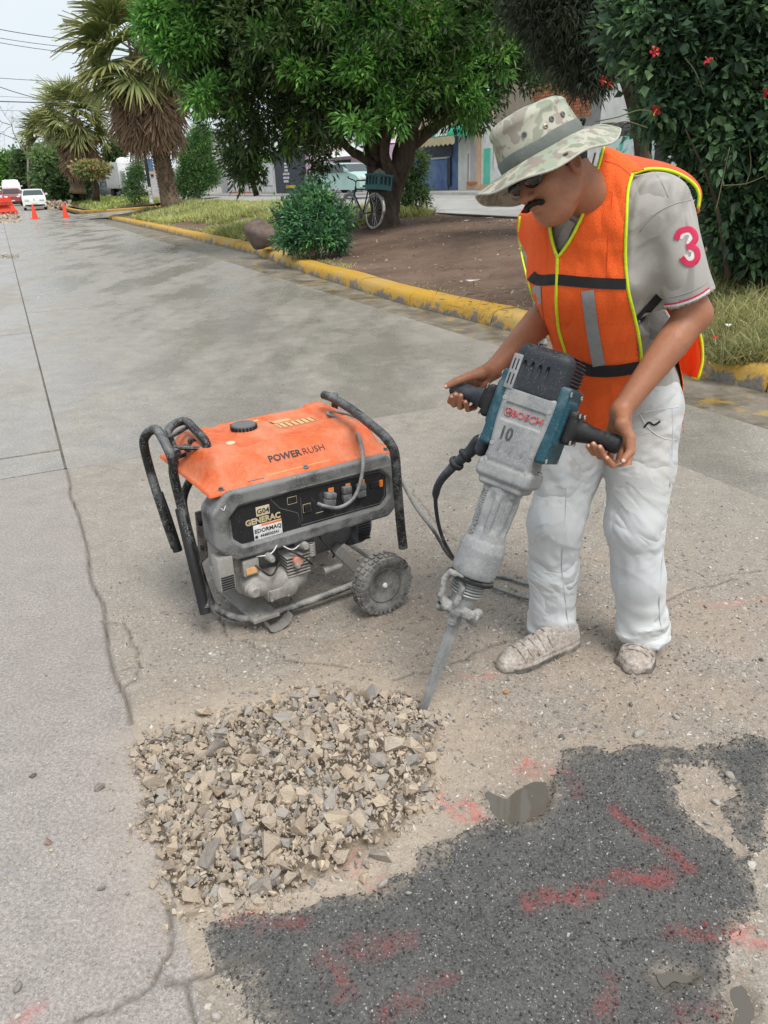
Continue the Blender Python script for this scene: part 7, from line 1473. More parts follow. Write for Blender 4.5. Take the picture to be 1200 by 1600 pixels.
def pts_(L): return [W(*p) for p in L]
FGp, THLp = [(pts_(a), b_) for a, b_ in FG], (pts_(TH_L[0]), TH_L[1]); FRp, THRp = [(pts_(a), b_) for a, b_ in FR_], (pts_(TH_R[0]), TH_R[1])
def hand(P, wr, fingers, th, wd, flat=None):
    pal = sd_cap(P, wr, fingers[1][0][0], wd, .0135)
    for k in (0, 2, 3): pal = smin(pal, sd_cap(P, wr*.75+fingers[k][0][0]*.25, fingers[k][0][0], wd*.75, .0125 if k < 3 else .011), .014)
    pal = smin(pal, sd_cap(P, wr*.6+th[0][0]*.4, th[0][0], .019, .0165), .018)
    d = pal
    fs = [sd_chain(P, p, r_) for p, r_ in fingers]; ft = sd_chain(P, th[0], th[1], .002)
    kn = [np.linalg.norm(P-p[1], axis=1)-r_[1]*1.12 for p, r_ in fingers]
    f4 = fs[0]
    for a, k in zip(fs[1:], kn[1:]): f4 = smin(f4, a, .0015)
    for k in kn: f4 = smin(f4, k, .004)
    d = smin(d, f4, .0065); return smin(d, ft, .010)
def arm(P, sh, el_, wr, bulge):
    d = sd_cap(P, sh, el_, .052, .046); m1 = el_*.72+wr*.28
    d = smin(d, sd_chain(P, [el_, m1, el_*.35+wr*.65, wr], [.044, .0465, .036, .0275]), .02); d = smin(d, np.linalg.norm(P-el_-bulge, axis=1)-.036, .02); return d
HLc, HRc = W(955, 700, 1.93), W(730, 605, 2.17)
def f_body(P):
    d = grp(P, HC+HU*.0, .17, f_head); n_ = grp(P, (HC+NEB)/2, .22, f_neck); d = np.where((d < .07) & (n_ < .07), smin(d, n_, .03), np.minimum(d, n_))
    t_ = grp(P, CHE, .42, lambda Q: smin(sd_chain(Q, [NEB-SUPv*.03, UCH, CHE, WAI, PEL], [.06, .085, .10, .10, .10], .02), sd_cap(Q, SHL, SHR, .05), .04)); d = smin(d, t_, .03)
    a = grp(P, (ELL+SHL)/2, .24, lambda Q: sd_cap(Q, SHL, ELL, .05, .046)); b2 = grp(P, (ELL+WRL)/2, .24, lambda Q: arm(Q, SHL, ELL, WRL, nrm(ELL-(SHL+WRL)/2)*.008))
    d = np.minimum(d, np.minimum(a, b2)); a = grp(P, (ELR+WRR)/2, .26, lambda Q: arm(Q, SHR, ELR, WRR, A(0, 0, 0))); d = smin(d, a, .01)
    h = grp(P, HLc, .13, lambda Q: hand(Q, WRL, FGp, THLp, .0255)); d = np.where((d < .05) & (h < .05), smin(d, h, .012), np.minimum(d, h))
    h = grp(P, HRc, .13, lambda Q: hand(Q, WRR, FRp, THRp, .024)); d = np.where((d < .05) & (h < .05), smin(d, h, .012), np.minimum(d, h))
    return d
LHIP, RHIP = W(1012, 640, 2.26), W(912, 645, 2.36); LKN, RKN = W(990, 820, 2.16), W(868, 815, 2.25); LAN, RAN = W(1003, 975, 2.19), W(862, 968, 2.27)
def skin_mat():
    b = NB('tanned_skin'); n1, n2 = b.noise(7, 5), b.noise(90, 4); z = b.n('SeparateXYZ', 2, Vector=b.obj)
    c = b.mix(b.ramp(n1, [(.3, 0.), (.7, 1.)]), (.30, .125, .066), (.42, .19, .11)); c = b.mix(b.ramp(n2, [(.35, .4), (.65, 0.)]), c, (.30, .12, .07))
    return b.fin(c, .48, b.bump(b.mix(.5, b.noise(260, 3), b.noise(38, 4)), .45, .004), spec=.35, Subsurface_Weight=.06, Subsurface_Radius=(.02, .008, .004))
M_skin = skin_mat()
bl = W(1100, 640, 1.9); V, F = snets(f_body, (.10, 1.78, .78), (.96, 2.52, 1.66), .0031)
body = pk(mk('body', V, F, M_skin, None, smooth=True)); print('body', len(V))
# fingernails
for (p, r_) in FGp+[THLp]+FRp+[THRp]:
    tip_, prev = p[-1], p[-2]; d_ = nrm(tip_-prev); n_ = nrm(-FWD-d_*((-FWD)@d_)); s_ax = np.cross(d_, n_); c0 = tip_+d_*r_[-1]*.35+n_*r_[-1]*.62; V, F = ICO[2]
    pk(mk('fingernail', c0+(V*A(r_[-1]*.62, r_[-1]*.75, r_[-1]*.40))@np.stack([s_ax, d_, n_]), F, bpy.data.materials.get('nail') or (lambda b: b.fin((.62, .38, .29), .35))(NB('nail')), None, smooth=True), body).matrix_parent_inverse = Matrix.Identity(4)
def wrinkle(b, sc, vec=None, k=1.):
    """sharp creases: ridges of a stretched noise"""
    n = b.noise(sc, 3, vec=vec, rough=.5, dist=.6); return b.ramp(n, [(.40, 1.), (.5, 0.), (.60, .9)])
# ---- grey polo shirt
def wr_(P, s, a, seed=0): return a*fbm(P*A(1, 1, .6), s, 3, seed)
TS = [(PEL-SUPv*.10, SXt, SN, .172, .128), (PEL, SXt, SN, .170, .128), (WAI, SXt, SN, .160, .122), (CHE, SXt, SN, .172, .126), (UCH, SXt, SN, .165, .105), (NEB-SUPv*.01, SXt, SN, .085, .072)]
def f_tor(P): return smin(sd_loft(P, TS), sd_cap(P, SHL-SUPv*.0-SXt*.02, SHR+SXt*.02, .062), .05)
SLE = W(1074, 466, 2.095); SLR = W(858, 440, 2.36)
def f_slv(P): d = sd_cap(P, SHL, SLE, .074, .070); a = nrm(SLE-SHL); return smax(smax(d, (P-SLE)@a, .008), -sd_cap(P, SLE-a*.03, SLE+a*.2, .062, .062), .004)
def f_shirt(P):
    d = f_tor(P); sl = smin(sd_cap(P, SHL, SLE, .074, .072), d+.02, .02); d = smin(d, sd_cap(P, SHL, SLE, .074, .071), .045); d = smin(d, sd_cap(P, SHR, SLR, .056, .058), .03)
    k = ((P-(WAI*.5+CHE*.5))@SUPv); d = d+.004*np.sin(k*70+6*vnoise(P, 6))*np.clip(.12-np.abs(k-.02), 0, .1)*10*.35+wr_(P, 8, .005, 3)-.007*(1-np.abs(vnoise(P@np.array([[1, .5, .2], [-.4, .8, .5], [.2, -.3, .5]]), 8, 21)))**5
    a = nrm(SLE-SHL); d = np.maximum(d, np.where(np.linalg.norm(P-SLE, axis=1) < .13, (P-SLE)@a, -1)); ar = nrm(SLR-SHR); d = np.maximum(d, np.where(np.linalg.norm(P-SLR, axis=1) < .09, (P-SLR)@ar, -1))
    d = smax(d, -sd_cap(P, SLE-a*.012, SLE+a*.2, .064, .064), .003)
    nk = sd_cap(P, NEB+SUPv*.02, NEB+SUPv*.2, .062, .09); d = smax(d, -nk, .006); d = smax(d, -((P-PEL)@SUPv+.10), .004)
    return d
V, F = snets(f_shirt, (.22, 1.82, .68), (1.02, 2.60, 1.60), .0048)
b = NB('grey_pique_cotton'); n1 = b.noise(6, 5); wv = b.noise(420, 2)
M_shirt = b.fin(b.mix(b.ramp(n1, [(.3, 0.), (.7, 1.)]), (.33, .31, .29), (.43, .405, .38)), .95, b.bump(wrinkle(b, 4.5, b.map(rot=(.3, .5, .2), sc=(1, 1, .55))), .55, .022, b.bump(b.mix(.35, wv, b.noise(22, 4)), .35, .004)), spec=.1, Sheen_Weight=.15)
shirt = pk(mk('shirt', V, F, M_shirt, None, smooth=True))
# cloth strips laid on a surface along a line seen in the photograph
def drape(name, line, wpx, f, off, mat, par, k=6, thick=.0014, nx=3, t0=1.5, close=False):
    L = catmull([(*p, 0) for p in line], k)[:, :2]; T_ = np.gradient(L, axis=0); T_ /= np.linalg.norm(T_, axis=1)[:, None]; N2_ = np.c_[-T_[:, 1], T_[:, 0]]; wp = np.interp(np.linspace(0, 1, len(L)), np.linspace(0, 1, len(np.atleast_1d(wpx))), np.atleast_1d(wpx)) if np.size(wpx) > 1 else np.full(len(L), wpx)
    V = []; 
    for i in range(len(L)):
        for j in range(nx):
            q = L[i]+N2_[i]*wp[i]*(j/(nx-1)-.5); p = onto(q[0], q[1], f, t0); d_ = nrm(ray(*q)); V.append(p-d_*off)
    V = np.array(V); n_ = len(L); dirs = nrm(V.mean(0)-CAM); B2 = V+dirs*thick; o = len(V); F = []
    for i in range(n_-1):
        for j in range(nx-1): a = i*nx+j; F += [(a, a+1, a+nx+1, a+nx), (o+a, o+a+nx, o+a+nx+1, o+a+1)]
        F += [(i*nx, (i+1)*nx, o+(i+1)*nx, o+i*nx), (i*nx+nx-1, o+i*nx+nx-1, o+(i+1)*nx+nx-1, (i+1)*nx+nx-1)]
    F += [tuple(range(nx))+tuple(range(o+nx-1, o-1, -1)), tuple(range((n_-1)*nx, n_*nx))[::-1]+tuple(range(o+(n_-1)*nx, o+n_*nx))]
    ob = mk(name, np.concatenate([V, B2]), F, mat, None, smooth=True, auto=60); pk(ob, par); ob.matrix_parent_inverse = Matrix.Identity(4) if par not in (None, man) else minv; return ob
def drape_tube(name, line, rad, f, off, mat, par, k=6, t0=1.5):
    L = catmull([(*p, 0) for p in line], k)[:, :2]; P = np.array([onto(x, y, f, t0)-nrm(ray(x, y))*off for x, y in L]); 
    for _ in range(2): P[1:-1] = (P[:-2]+2*P[1:-1]+P[2:])/4
    m = MB(); m.tube(P, rad, 7); ob = m.build(name, mat, None, smooth=True); pk(ob, par); ob.matrix_parent_inverse = Matrix.Identity(4) if par not in (None, man) else minv; return ob
M_pinkf = gm('crimson_felt', (.60, .022, .085), .9, (.7, .1, .2), .2, 40, bst=.4, bsc=300); M_wf = gm('white_felt', (.68, .64, .61), .95, (.5, .5, .5), .2, 40, bst=.3, bsc=300); M_seam = gm('grey_seam', (.33, .31, .29), .95, amt=0, bst=0)
TH3 = [(1057, 374), (1061, 363), (1069, 359), (1078, 358), (1085, 364), (1087, 374), (1079, 384)]; TH3b = [(1073, 386), (1081, 385), (1089, 391), (1090, 403), (1083, 411), (1073, 411), (1065, 402)]
nb_ = drape('number_backing', [(1060, 371), (1066, 363), (1078, 361), (1083, 370), (1078, 385), (1086, 392), (1084, 405), (1073, 408), (1068, 400)], 13, f_shirt, .0008, M_wf, shirt, 3)
drape('number_three', TH3, 9, f_shirt, .0026, M_pinkf, shirt, 3); drape('number_three', TH3b, 9, f_shirt, .0030, M_pinkf, shirt, 3)
drape('cuff_stripe', [(1038, 476), (1055, 474), (1075, 468), (1095, 459), (1108, 450)], 2.4, f_shirt, .002, M_pinkf, shirt, 5); drape('cuff_edge', [(1037, 479), (1055, 477), (1075, 471.5), (1096, 462), (1109, 453)], 3.6, f_shirt, .001, M_wf, shirt, 5)
drape_tube('seam', [(1030, 466), (1050, 464), (1075, 457), (1095, 448), (1106, 440)], .0011, f_shirt, .0006, M_seam, shirt); drape_tube('seam', [(1000, 362), (1012, 345), (1030, 330), (1055, 318), (1080, 312)], .0012, f_shirt, .0004, M_seam, shirt); drape_tube('seam', [(1022, 268), (1034, 285), (1044, 308)], .001, f_shirt, .0004, M_seam, shirt)
M_blkweb = gm('black_webbing', (.014, .014, .016), .8, (.06, .06, .06), .2, 12, bst=.3, bsc=300)
drape('side_strap', [(996, 502), (1012, 484), (1030, 464)], 13, f_shirt, .004, M_blkweb, shirt, 4)
# collar and open placket seen in the neck of the vest
m = MB(); cpl = [onto(x, y, f_shirt)-nrm(ray(x, y))*.006 for x, y in ((866, 330), (872, 350), (878, 372))]
drape('collar', [(893, 345), (884, 362), (874, 390)], 14, f_shirt, .006, M_shirt, shirt, 4, .003)
# ---- safety vest
def vs_(s, da, db, up=0.): c, x, y, a, b2 = s; return (c+SUPv*up+SN*.01, x, y, a+da, b2+db)
VS = [(PEL-SUPv*.13+SN*.02+SXt*.0, SXt, SN, .200, .170), vs_(TS[1], .018, .030), vs_(TS[2], .018, .030), vs_(TS[3], .012, .026), vs_(TS[4], .012, .026), (NEB+SUPv*.005, SXt, SN, .105, .088)]
def f_vest(P):
    d = smin(sd_loft(P, VS), sd_cap(P, SHL-SXt*.03, SHR+SXt*.0, .084), .05)
    th2 = np.arctan2((P-CHE)@SN, (P-CHE)@SXt); k = (P-PEL)@SUPv; fo = 1-np.abs(vnoise(P@np.array([[.9, .3, .3], [-.2, 1, .2], [.15, .1, .35]]), 9, 12)); return d+.007*np.sin(th2*8+5*vnoise(P, 2.5)+k*3)*np.clip((.25-k)/.3, .12, 1)+wr_(P, 6, .005, 8)-.006*fo**4
V, F = snets(f_vest, (.16, 1.82, .62), (1.06, 2.62, 1.64), .0055)
VP = A((790, 332), (790, 372), (800, 410), (816, 440), (828, 472), (834, 505), (833, 545), (828, 570), (860, 700), (960, 690), (985, 650), (1003, 600), (1000, 560), (996, 520), (988, 478), (981, 450), (977, 400), (979, 340), (981, 300), (988, 272), (1030, 256), (1010, 236), (942, 225), (936, 255), (925, 288), (905, 350), (888, 380), (871, 402), (862, 370), (858, 345), (850, 330))
N_ = grad(f_vest, V); front = ((V-CAM)*N_).sum(1) < 0; q = proj(V); inn = inpoly(q, VP); kk = (V-PEL)@SUPv
hem = kk > -.155+.02*np.sin((V@SXt)*14); lat = (V-CHE)@SXt
backk = (((V-CHE)@SN) < .0) & hem & ((V-NEB)@SUPv < -.00) & ~((lat > .135) & (kk > .22))
keep = np.where(front, inn & hem, backk & hem); keep |= backk & hem & (lat < .10) & (q[:, 0] > 1010) & (kk < .16)
m_ = keep[F].all(1); f2 = F[m_]; used = np.unique(f2); rm = np.full(len(V), -1); rm[used] = np.arange(len(used))
def mesh_cloth():
    b = NB('orange_mesh_cloth'); q = b.n('NewGeometry', 0); n1 = b.noise(5, 4)
    vv = b.vor(300, b.map(rot=(.6, .9, .4)), 0, rand=.9); hole = b.ramp(vv, [(.2, 1.), (.5, 0.)])
    c = b.mix(b.ramp(n1, [(.3, 0.), (.7, 1.)]), (.86, .115, .022), (.97, .15, .03)); c = b.mix(b.math('MULTIPLY', hole, .45), c, (.62, .085, .018)); return b.fin(c, .75, b.bump(wrinkle(b, 3.2, b.map(rot=(.2, .1, .3), sc=(1.3, 1.3, .4))), .5, .02, b.bump(hole, .5, .002)), spec=.2)
M_vest = mesh_cloth(); M_lime2 = gm('lime_binding', (.62, .80, .01), .65, (.5, .6, .1), .1, 20, bst=.2, bsc=300); M_refl = gm('grey_reflective_tape', (.26, .26, .265), .45, (.33, .33, .33), .4, 14, bst=.1)
M_orw = gm('orange_woven', (.80, .085, .015), .7, (.7, .12, .05), .2, 10, bst=.2, bsc=300)
vest = pk(mk('safety_vest', V[used], rm[f2].astype(np.int32), M_vest, None, smooth=True)); md = vest.modifiers.new('thickness', 'SOLIDIFY'); md.thickness = .0022; md.offset = -1
for ln in ([(943, 230), (936, 256), (926, 288), (914, 326), (903, 352), (888, 380), (872, 402)], [(858, 344), (861, 368), (866, 388), (871, 402)], [(871, 402), (870, 440), (869, 470), (871, 498), (874, 520), (884, 552)],
           [(988, 272), (981, 298), (979, 340), (977, 399), (981, 450), (989, 485), (997, 520), (1002, 555), (1001, 585)], [(813, 338), (811, 372), (818, 412), (828, 448), (836, 476)], [(838, 512), (833, 545)]):
    drape_tube('lime_trim', ln, .0042, f_vest, .0012, M_lime2, vest)
for ln, w_ in (([(829, 430), (836, 436), (848, 438), (869, 437), (900, 440), (940, 443), (978, 444)], 17), ([(838, 533), (835, 548)], 8), ([(905, 574), (928, 580), (960, 580), (1000, 574)], 18)): drape('black_band', ln, w_, f_vest, .0036, M_blkweb, vest)
for ln, w_ in (([(838, 447), (840, 480), (846, 515), (849, 542)], 13), ([(918, 454), (922, 490), (928, 530), (936, 572)], 20)): drape('reflective_strip', ln, w_, f_vest, .0045, M_refl, vest)
# shoulder yoke of solid cloth wrapping over the sleeve, and the back flap below the arm
inn_ = catmull([(988, 272, 0), (1015, 264, 0), (1048, 267, 0), (1078, 282, 0), (1092, 302, 0), (1090, 332, 0)], 5)[:, :2]; out_ = catmull([(958, 236, 0), (1000, 245, 0), (1046, 256, 0), (1080, 274, 0), (1097, 300, 0), (1092, 334, 0)], 5)[:, :2]
V = []; nn = len(inn_); m_r = 5
for i in range(nn):
    a = onto(inn_[i][0], inn_[i][1], f_shirt)
    if np.linalg.norm(a-CAM) > 2.6: a = W(inn_[i][0], inn_[i][1], 2.14)
    ya = a[1]-.012
    for j in range(m_r): t = j/(m_r-1); q = inn_[i]*(1-t)+out_[i]*t; V.append(W(q[0], q[1], ya+.075*t**1.3))
yk_ = mk('shoulder_yoke', V, [(i*m_r+j, (i+1)*m_r+j, (i+1)*m_r+j+1, i*m_r+j+1) for i in range(nn-1) for j in range(m_r-1)], M_orw, None, smooth=True); pk(yk_, vest); yk_.matrix_parent_inverse = Matrix.Identity(4); md = yk_.modifiers.new('thickness', 'SOLIDIFY'); md.thickness = .003
m = MB(); m.tube(catmull([V[i*m_r]-nrm(V[i*m_r]-CAM)*.002 for i in range(0, nn, 2)], 3), .0042, 7); o = m.build('lime_trim', M_lime2, None, smooth=True); pk(o, vest); o.matrix_parent_inverse = Matrix.Identity(4)
fl_in = [(1066, 520), (1068, 545), (1072, 572), (1080, 588)]; fl_out = [(1088, 500), (1096, 535), (1097, 565), (1090, 592)]; V = []
for a, c in zip(catmull([(*p, 0) for p in fl_in], 4), catmull([(*p, 0) for p in fl_out], 4)):
    for t in np.linspace(-.5, 1, 6): q = a*(1-t)+c*t; V.append(W(q[0], q[1], 2.40-.05*t+.01*math.sin(t*6)))
k = 6; fp = mk('back_flap', V, [(i*k+j, i*k+j+1, (i+1)*k+j+1, (i+1)*k+j) for i in range(len(V)//k-1) for j in range(k-1)], M_vest, None, smooth=True); pk(fp, vest); fp.matrix_parent_inverse = Matrix.Identity(4); md = fp.modifiers.new('thickness', 'SOLIDIFY'); md.thickness = .003
m = MB(); m.tube([V[i*k+k-1]-A(0, .003, 0) for i in range(len(V)//k)]+[V[-2]-A(0, .003, 0), V[-4]-A(0, .003, 0)], .0042, 7); o = m.build('lime_trim', M_lime2, None, smooth=True); pk(o, vest); o.matrix_parent_inverse = Matrix.Identity(4)
# ---- pale jeans
def leg(P, hip, kn, an, toe, seed):
    ft = an-A(0, 0, .02); d = sd_chain(P, [hip, hip*.5+kn*.5, kn, kn*.5+an*.5, an, ft], [.109, .098, .085, .079, .075, .083], .03)
    z = P[:, 2]; c = (P-an); low = np.clip((.24-z)/.18, 0, 1); rd_ = lambda s_, k_, M_: 1-np.abs(vnoise(P@np.array(M_), s_, k_)); d = d-.010*low*(rd_(15, seed, [[.5, .1, 0], [.1, .5, .2], [.3, .2, 1.3]])**4-.3)-.003*low*np.sin(z*95+5*vnoise(P, 7, seed))
    kz = np.exp(-((z-kn[2])/.09)**2); d = d-.006*(kz+.3)*(rd_(9, seed+6, [[.6, .3, .2], [-.1, .6, .2], [.5, .3, .9]])**5-.2)
    d = d-.0045*fbm(P*A(1.3, 1.3, .45), 7, 3, seed+3); return smax(d, -(z-.052-.012*vnoise(P, 9, seed)), .006)
def f_jean(P):
    a = leg(P, LHIP, LKN, LAN, 0, 2); b2 = leg(P, RHIP, RKN, RAN, 0, 5); pel = sd_loft(P, [(PEL-A(0, 0, .12), SXt, SN, .150, .120), (PEL, SXt, SN, .162, .12), (WAI, SXt, SN, .150, .11)]); d = smin(a, pel, .05); d = smin(d, b2, .02); return smax(d, P[:, 2]-1.07, .005)
V, F = snets(f_jean, (.30, 1.92, .02), (1.10, 2.62, 1.12), .0055)
def denim():
    b = NB('pale_denim'); n1, n2, n3 = b.noise(2.6, 6, rough=.7), b.noise(11, 6, rough=.75), b.noise(300, 2); z = b.n('SeparateXYZ', 2, Vector=b.obj)
    c = b.mix(b.ramp(n1, [(.3, 0.), (.7, 1.)]), (.53, .55, .57), (.64, .65, .65)); th = b.ramp(z, [(.45, 0.), (.75, 1.)])
    c = b.mix(b.math('MULTIPLY', th, b.ramp(n1, [(.38, .0), (.60, .7)])), c, (.38, .345, .30)); c = b.mix(b.math('MULTIPLY', b.ramp(n2, [(.55, 0.), (.68, .55)]), b.ramp(z, [(.2, .35), (.7, 1.)])), c, (.30, .285, .26))
    sc = b.ramp(b.noise(26, 3, vec=b.map(sc=(.5, .5, 2.)), rough=.5), [(.68, 0.), (.71, .6)]); c = b.mix(b.math('MULTIPLY', sc, th), c, (.15, .15, .16))
    return b.fin(c, .95, b.bump(wrinkle(b, 4.2, b.map(rot=(.4, .3, .1), sc=(.8, .8, 1.1))), .42, .022, b.bump(b.mix(.4, n3, n2), .3, .004)), spec=.1, Sheen_Weight=.1)
M_jean = denim(); jeans = pk(mk('trousers', V, F, M_jean, None, smooth=True))
M_sm2 = gm('seam_thread', (.50, .53, .56), .95, amt=0, bst=0)
for ln in ([(1052, 640), (1050, 720), (1043, 800), (1034, 880), (1030, 950), (1034, 985)], [(886, 760), (882, 830), (878, 890), (884, 940), (888, 980)], [(938, 760), (948, 800)]): drape_tube('seam', ln, .0017, f_jean, .0004, M_sm2, jeans)
for ln in ([(1000, 648), (1012, 668), (1034, 684), (1058, 688)], [(1002, 646), (1030, 640), (1060, 636)], [(1048, 700), (1046, 760)], [(942, 742), (950, 700), (962, 670)]): drape_tube('seam', ln, .0015, f_jean, .0004, M_sm2, jeans)
drape('pocket_embroidery', [(1006, 668), (1014, 660), (1022, 664), (1032, 658)], 3.0, f_jean, .002, M_blkweb, jeans, 4)
for ln in ([(946, 252), (966, 258), (986, 274)], [(884, 552), (888, 575)], [(958, 300), (950, 380), (948, 436)]): drape_tube('seam', ln, .0012, f_vest, .0002, M_orw, vest)
# ---- dusty woven shoes
def shoe(hx, tx, z_h, wdt, seed):
    h, t_ = G(*hx), G(*tx); ex = nrm(t_-h); L = np.linalg.norm(t_-h); ey = np.cross(A(0, 0, 1), ex); T = fr(h, ex, ey, A(0, 0, 1)); inv_ = lambda P: (P-h)@np.stack([ex, ey, A(0, 0, 1)]).T
    wf = lambda x: np.interp(x, [0, .12*L, .35*L, .7*L, .9*L, L], [.028, .036, .037, .046, .043, .024])*wdt; hf = lambda x: np.interp(x, [0, .15*L, .35*L, .55*L, .8*L, L], [.085, .10, .095, .072, .054, .034])
    def f_up(P):
        x = np.clip(P[:, 0], .0, L); w_, h_ = wf(x), hf(x); k0 = np.sqrt((P[:, 1]/w_)**2+(np.maximum(P[:, 2]-.012, 0)/h_)**2*.93+(np.minimum(P[:, 2]-.012, 0)/.02)**2+((P[:, 0]-x)/.02)**2); d = (k0-1)*np.minimum(w_, h_)*.8
        s1 = np.sin((P[:, 0]+P[:, 1]*.35)*150); s2 = np.sin((P[:, 1]-P[:, 0]*.05)*190); d = d-.0016*np.sign(s1*s2)*np.clip(np.abs(s1*s2)*4, 0, 1)*(P[:, 2] > .035)*(P[:, 0] > .3*L)*(P[:, 0] < .88*L)
        d = d+.0022*np.exp(-((P[:, 2]-.030)/.003)**2); return smax(d, P[:, 2]-.105, .004)
    V, F = snets(f_up, (-.03, -.07, 0), (L+.03, .07, .12), .0035)
    up_ = pk(mk('shoe', T(V), F, None, None, smooth=True)); up_.data.materials.append(M_shoe)
    m = MB(T); n_ = 26; xs = np.concatenate([np.linspace(-.006, L+.004, n_), np.linspace(L+.004, -.006, n_)]); sd__ = np.concatenate([np.ones(n_), -np.ones(n_)]); pl = [(x, s*(float(wf(np.clip(x, 0, L)))*1.07)*math.sqrt(max(0, 1-max(0, (x-.93*L)/(.07*L+.004))**2))) for x, s in zip(xs, sd__)]
    m.prism(pl, A(0, 0, .001), A(1, 0, 0), A(0, 1, 0), A(0, 0, .018)); so = m.build('sole', M_sole, up_, auto=40)
    for k_, x in enumerate(np.linspace(.42*L, .80*L, 5)):
        P = []
        for a in np.linspace(-1.1, 1.1, 9): w_, h_ = float(wf(x+.006*math.cos(a)))*1.01, float(hf(x))*1.03; P.append(A(x+.012*math.cos(a*1.3)*.5, w_*math.sin(a), .012+h_*math.cos(a)))
        m = MB(T); m.tube(P, .0042, 5); m.build('strap', M_shoe, up_, smooth=True)
    return up_
b = NB('dusty_woven_leather'); n1, n2 = b.noise(16, 6, rough=.7), b.noise(110, 4)
M_shoe = b.fin(b.mix(b.ramp(b.mix(.5, n1, n2), [(.38, 0.), (.62, 1.)]), (.27, .215, .18), (.52, .48, .44)), .95, b.bump(n2, .6, .003), spec=.1); M_sole = gm('shoe_sole', (.085, .08, .07), .9, (.35, .31, .27), .4, 20)
shoe((893, 1006), (786, 1046), 0, 1.22, 1); shoe((1008, 1002), (987, 1050), 0, 1.28, 2)
# ---- head gear
def camo():
    b = NB('faded_camouflage_cloth'); w = b.n('VectorMath', 0, {'operation': 'ADD'}, i0=b.obj, i1=b.n('VectorMath', 0, {'operation': 'SCALE'}, i0=b.noise(9, 3, out=1), Scale=.05)); a, c_, e = b.noise(17, 2, w), b.noise(23, 2, b.map(w, loc=(3, 1, 2))), b.noise(14, 2, b.map(w, loc=(7, 4, 1)))
    c = b.mix(b.ramp(a, [(.47, 0.), (.50, 1.)]), (.30, .33, .25), (.44, .42, .34)); c = b.mix(b.ramp(c_, [(.54, 0.), (.56, .75)]), c, (.24, .18, .16)); c = b.mix(b.ramp(e, [(.58, 0.), (.61, .7)]), c, (.36, .42, .34)); c = b.mix(b.ramp(c_, [(.40, .8), (.43, 0.)]), c, (.19, .215, .15))
    c = b.mix(b.ramp(b.noise(5, 4), [(.45, 0.), (.7, .35)]), c, (.50, .50, .44)); return b.fin(c, .95, b.bump(b.mix(.5, b.noise(500, 2), b.noise(60, 3)), .3, .002), spec=.1)
M_camo = camo(); M_band = gm('olive_grey_band', (.125, .14, .125), .9, (.18, .19, .17), .4, 15, bst=.3, bsc=200)
hat = empty('hat', FOOT0); pk(hat)
HO = HC+HU*.045+HF*.004; KH = 1.04; thh = fr(HO, HL*KH, HF*KH, HU*KH); n_ = 96; tt = np.arange(n_)*2*math.pi/n_
def ringp(rx, ry, z): return np.stack([rx*np.cos(tt), ry*np.sin(tt), z+0*tt], 1)
def rings(L, close=None):
    V = np.concatenate(L); F = [(k*n_+i, k*n_+(i+1) % n_, (k+1)*n_+(i+1) % n_, (k+1)*n_+i) for k in range(len(L)-1) for i in range(n_)]
    if close: F.append(tuple(range((len(L)-1)*n_, len(L)*n_)))
    return V, F
wob = lambda V, a, s=20, sd=0: V+a*np.stack([vnoise(V, s, sd), vnoise(V, s, sd+1), vnoise(V, s, sd+2)], 1)
L = [ringp(.088, .106, 0), ringp(.0885, .1065, .012), ringp(.087, .105, .034), ringp(.084, .101, .060), ringp(.0815, .0985, .075), ringp(.0835, .1005, .078), ringp(.0825, .0995, .082), ringp(.080, .097, .087), ringp(.072, .088, .094), ringp(.055, .068, .100), ringp(.03, .04, .103), ringp(.01, .012, .104)]
V, F = rings(L, True); V[:, 2] += .006*np.clip((V[:, 2]-.07)/.02, 0, 1)*np.cos(np.arctan2(V[:, 0], V[:, 1]))*np.hypot(V[:, 0], V[:, 1])/.09; c_ = pk(mk('crown', thh(wob(V, .0045, 20)), F, M_camo, None, smooth=True), hat); c_.matrix_parent_inverse = minv
def hadd(V, F, name, mat, par=None, sm=True): o = mk(name, thh(V), F, mat, None, smooth=sm); pk(o, par or hat); o.matrix_parent_inverse = minv if par is None else Matrix.Identity(4); return o
L = [ringp(.0905, .1085, .002), ringp(.0915, .1095, .006), ringp(.0905, .1085, .026), ringp(.0885, .1065, .030)]; V, F = rings(L); hadd(wob(V, .0025, 22), F, 'hat_band', M_band)
NR = 30; L = []
for k in range(NR):
    t = k/(NR-1); w_ = .066+.012*np.sin(tt)**2; dr = .046-.042*np.sin(tt)**2*(np.sin(tt) > 0)-.044*(np.sin(tt) < 0)*np.sin(tt)**2; wave = .011*np.sin(tt*3+1.1)+.004*np.sin(tt*7+.6)
    rx, ry = .0885+w_*t, .1065+w_*t; z = .004-(dr*1.1)*t**1.5-.010*t+wave*t**1.5+(.0007 if k % 2 else -.0007)*(t > .1); L.append(np.stack([rx*np.cos(tt), ry*np.sin(tt), z], 1))
top_ = L; bot = [l-A(0, 0, .0035) for l in L[::-1]]; V, F = rings(top_+bot+[top_[0]]); brim = hadd(V, F, 'brim', M_camo)
m = MB(thh); m.tube(L[-1]-A(0, 0, .0016), .0028, 6, closed=True); o = m.build('brim_edge', gm('brim_binding', (.44, .43, .37), .95, (.3, .3, .25), .3, 30, bst=0), None, smooth=True); pk(o, brim); o.matrix_parent_inverse = Matrix.Identity(4)
def f_crown(P): q = (P-HO)@np.stack([HL, HF, HU]).T; return sd_ell(q, (0, 0, .03), (.0865, .1045, .3))
M_eye = gm('brass_eyelet', (.22, .20, .16), .4, metal=.7, amt=.1)
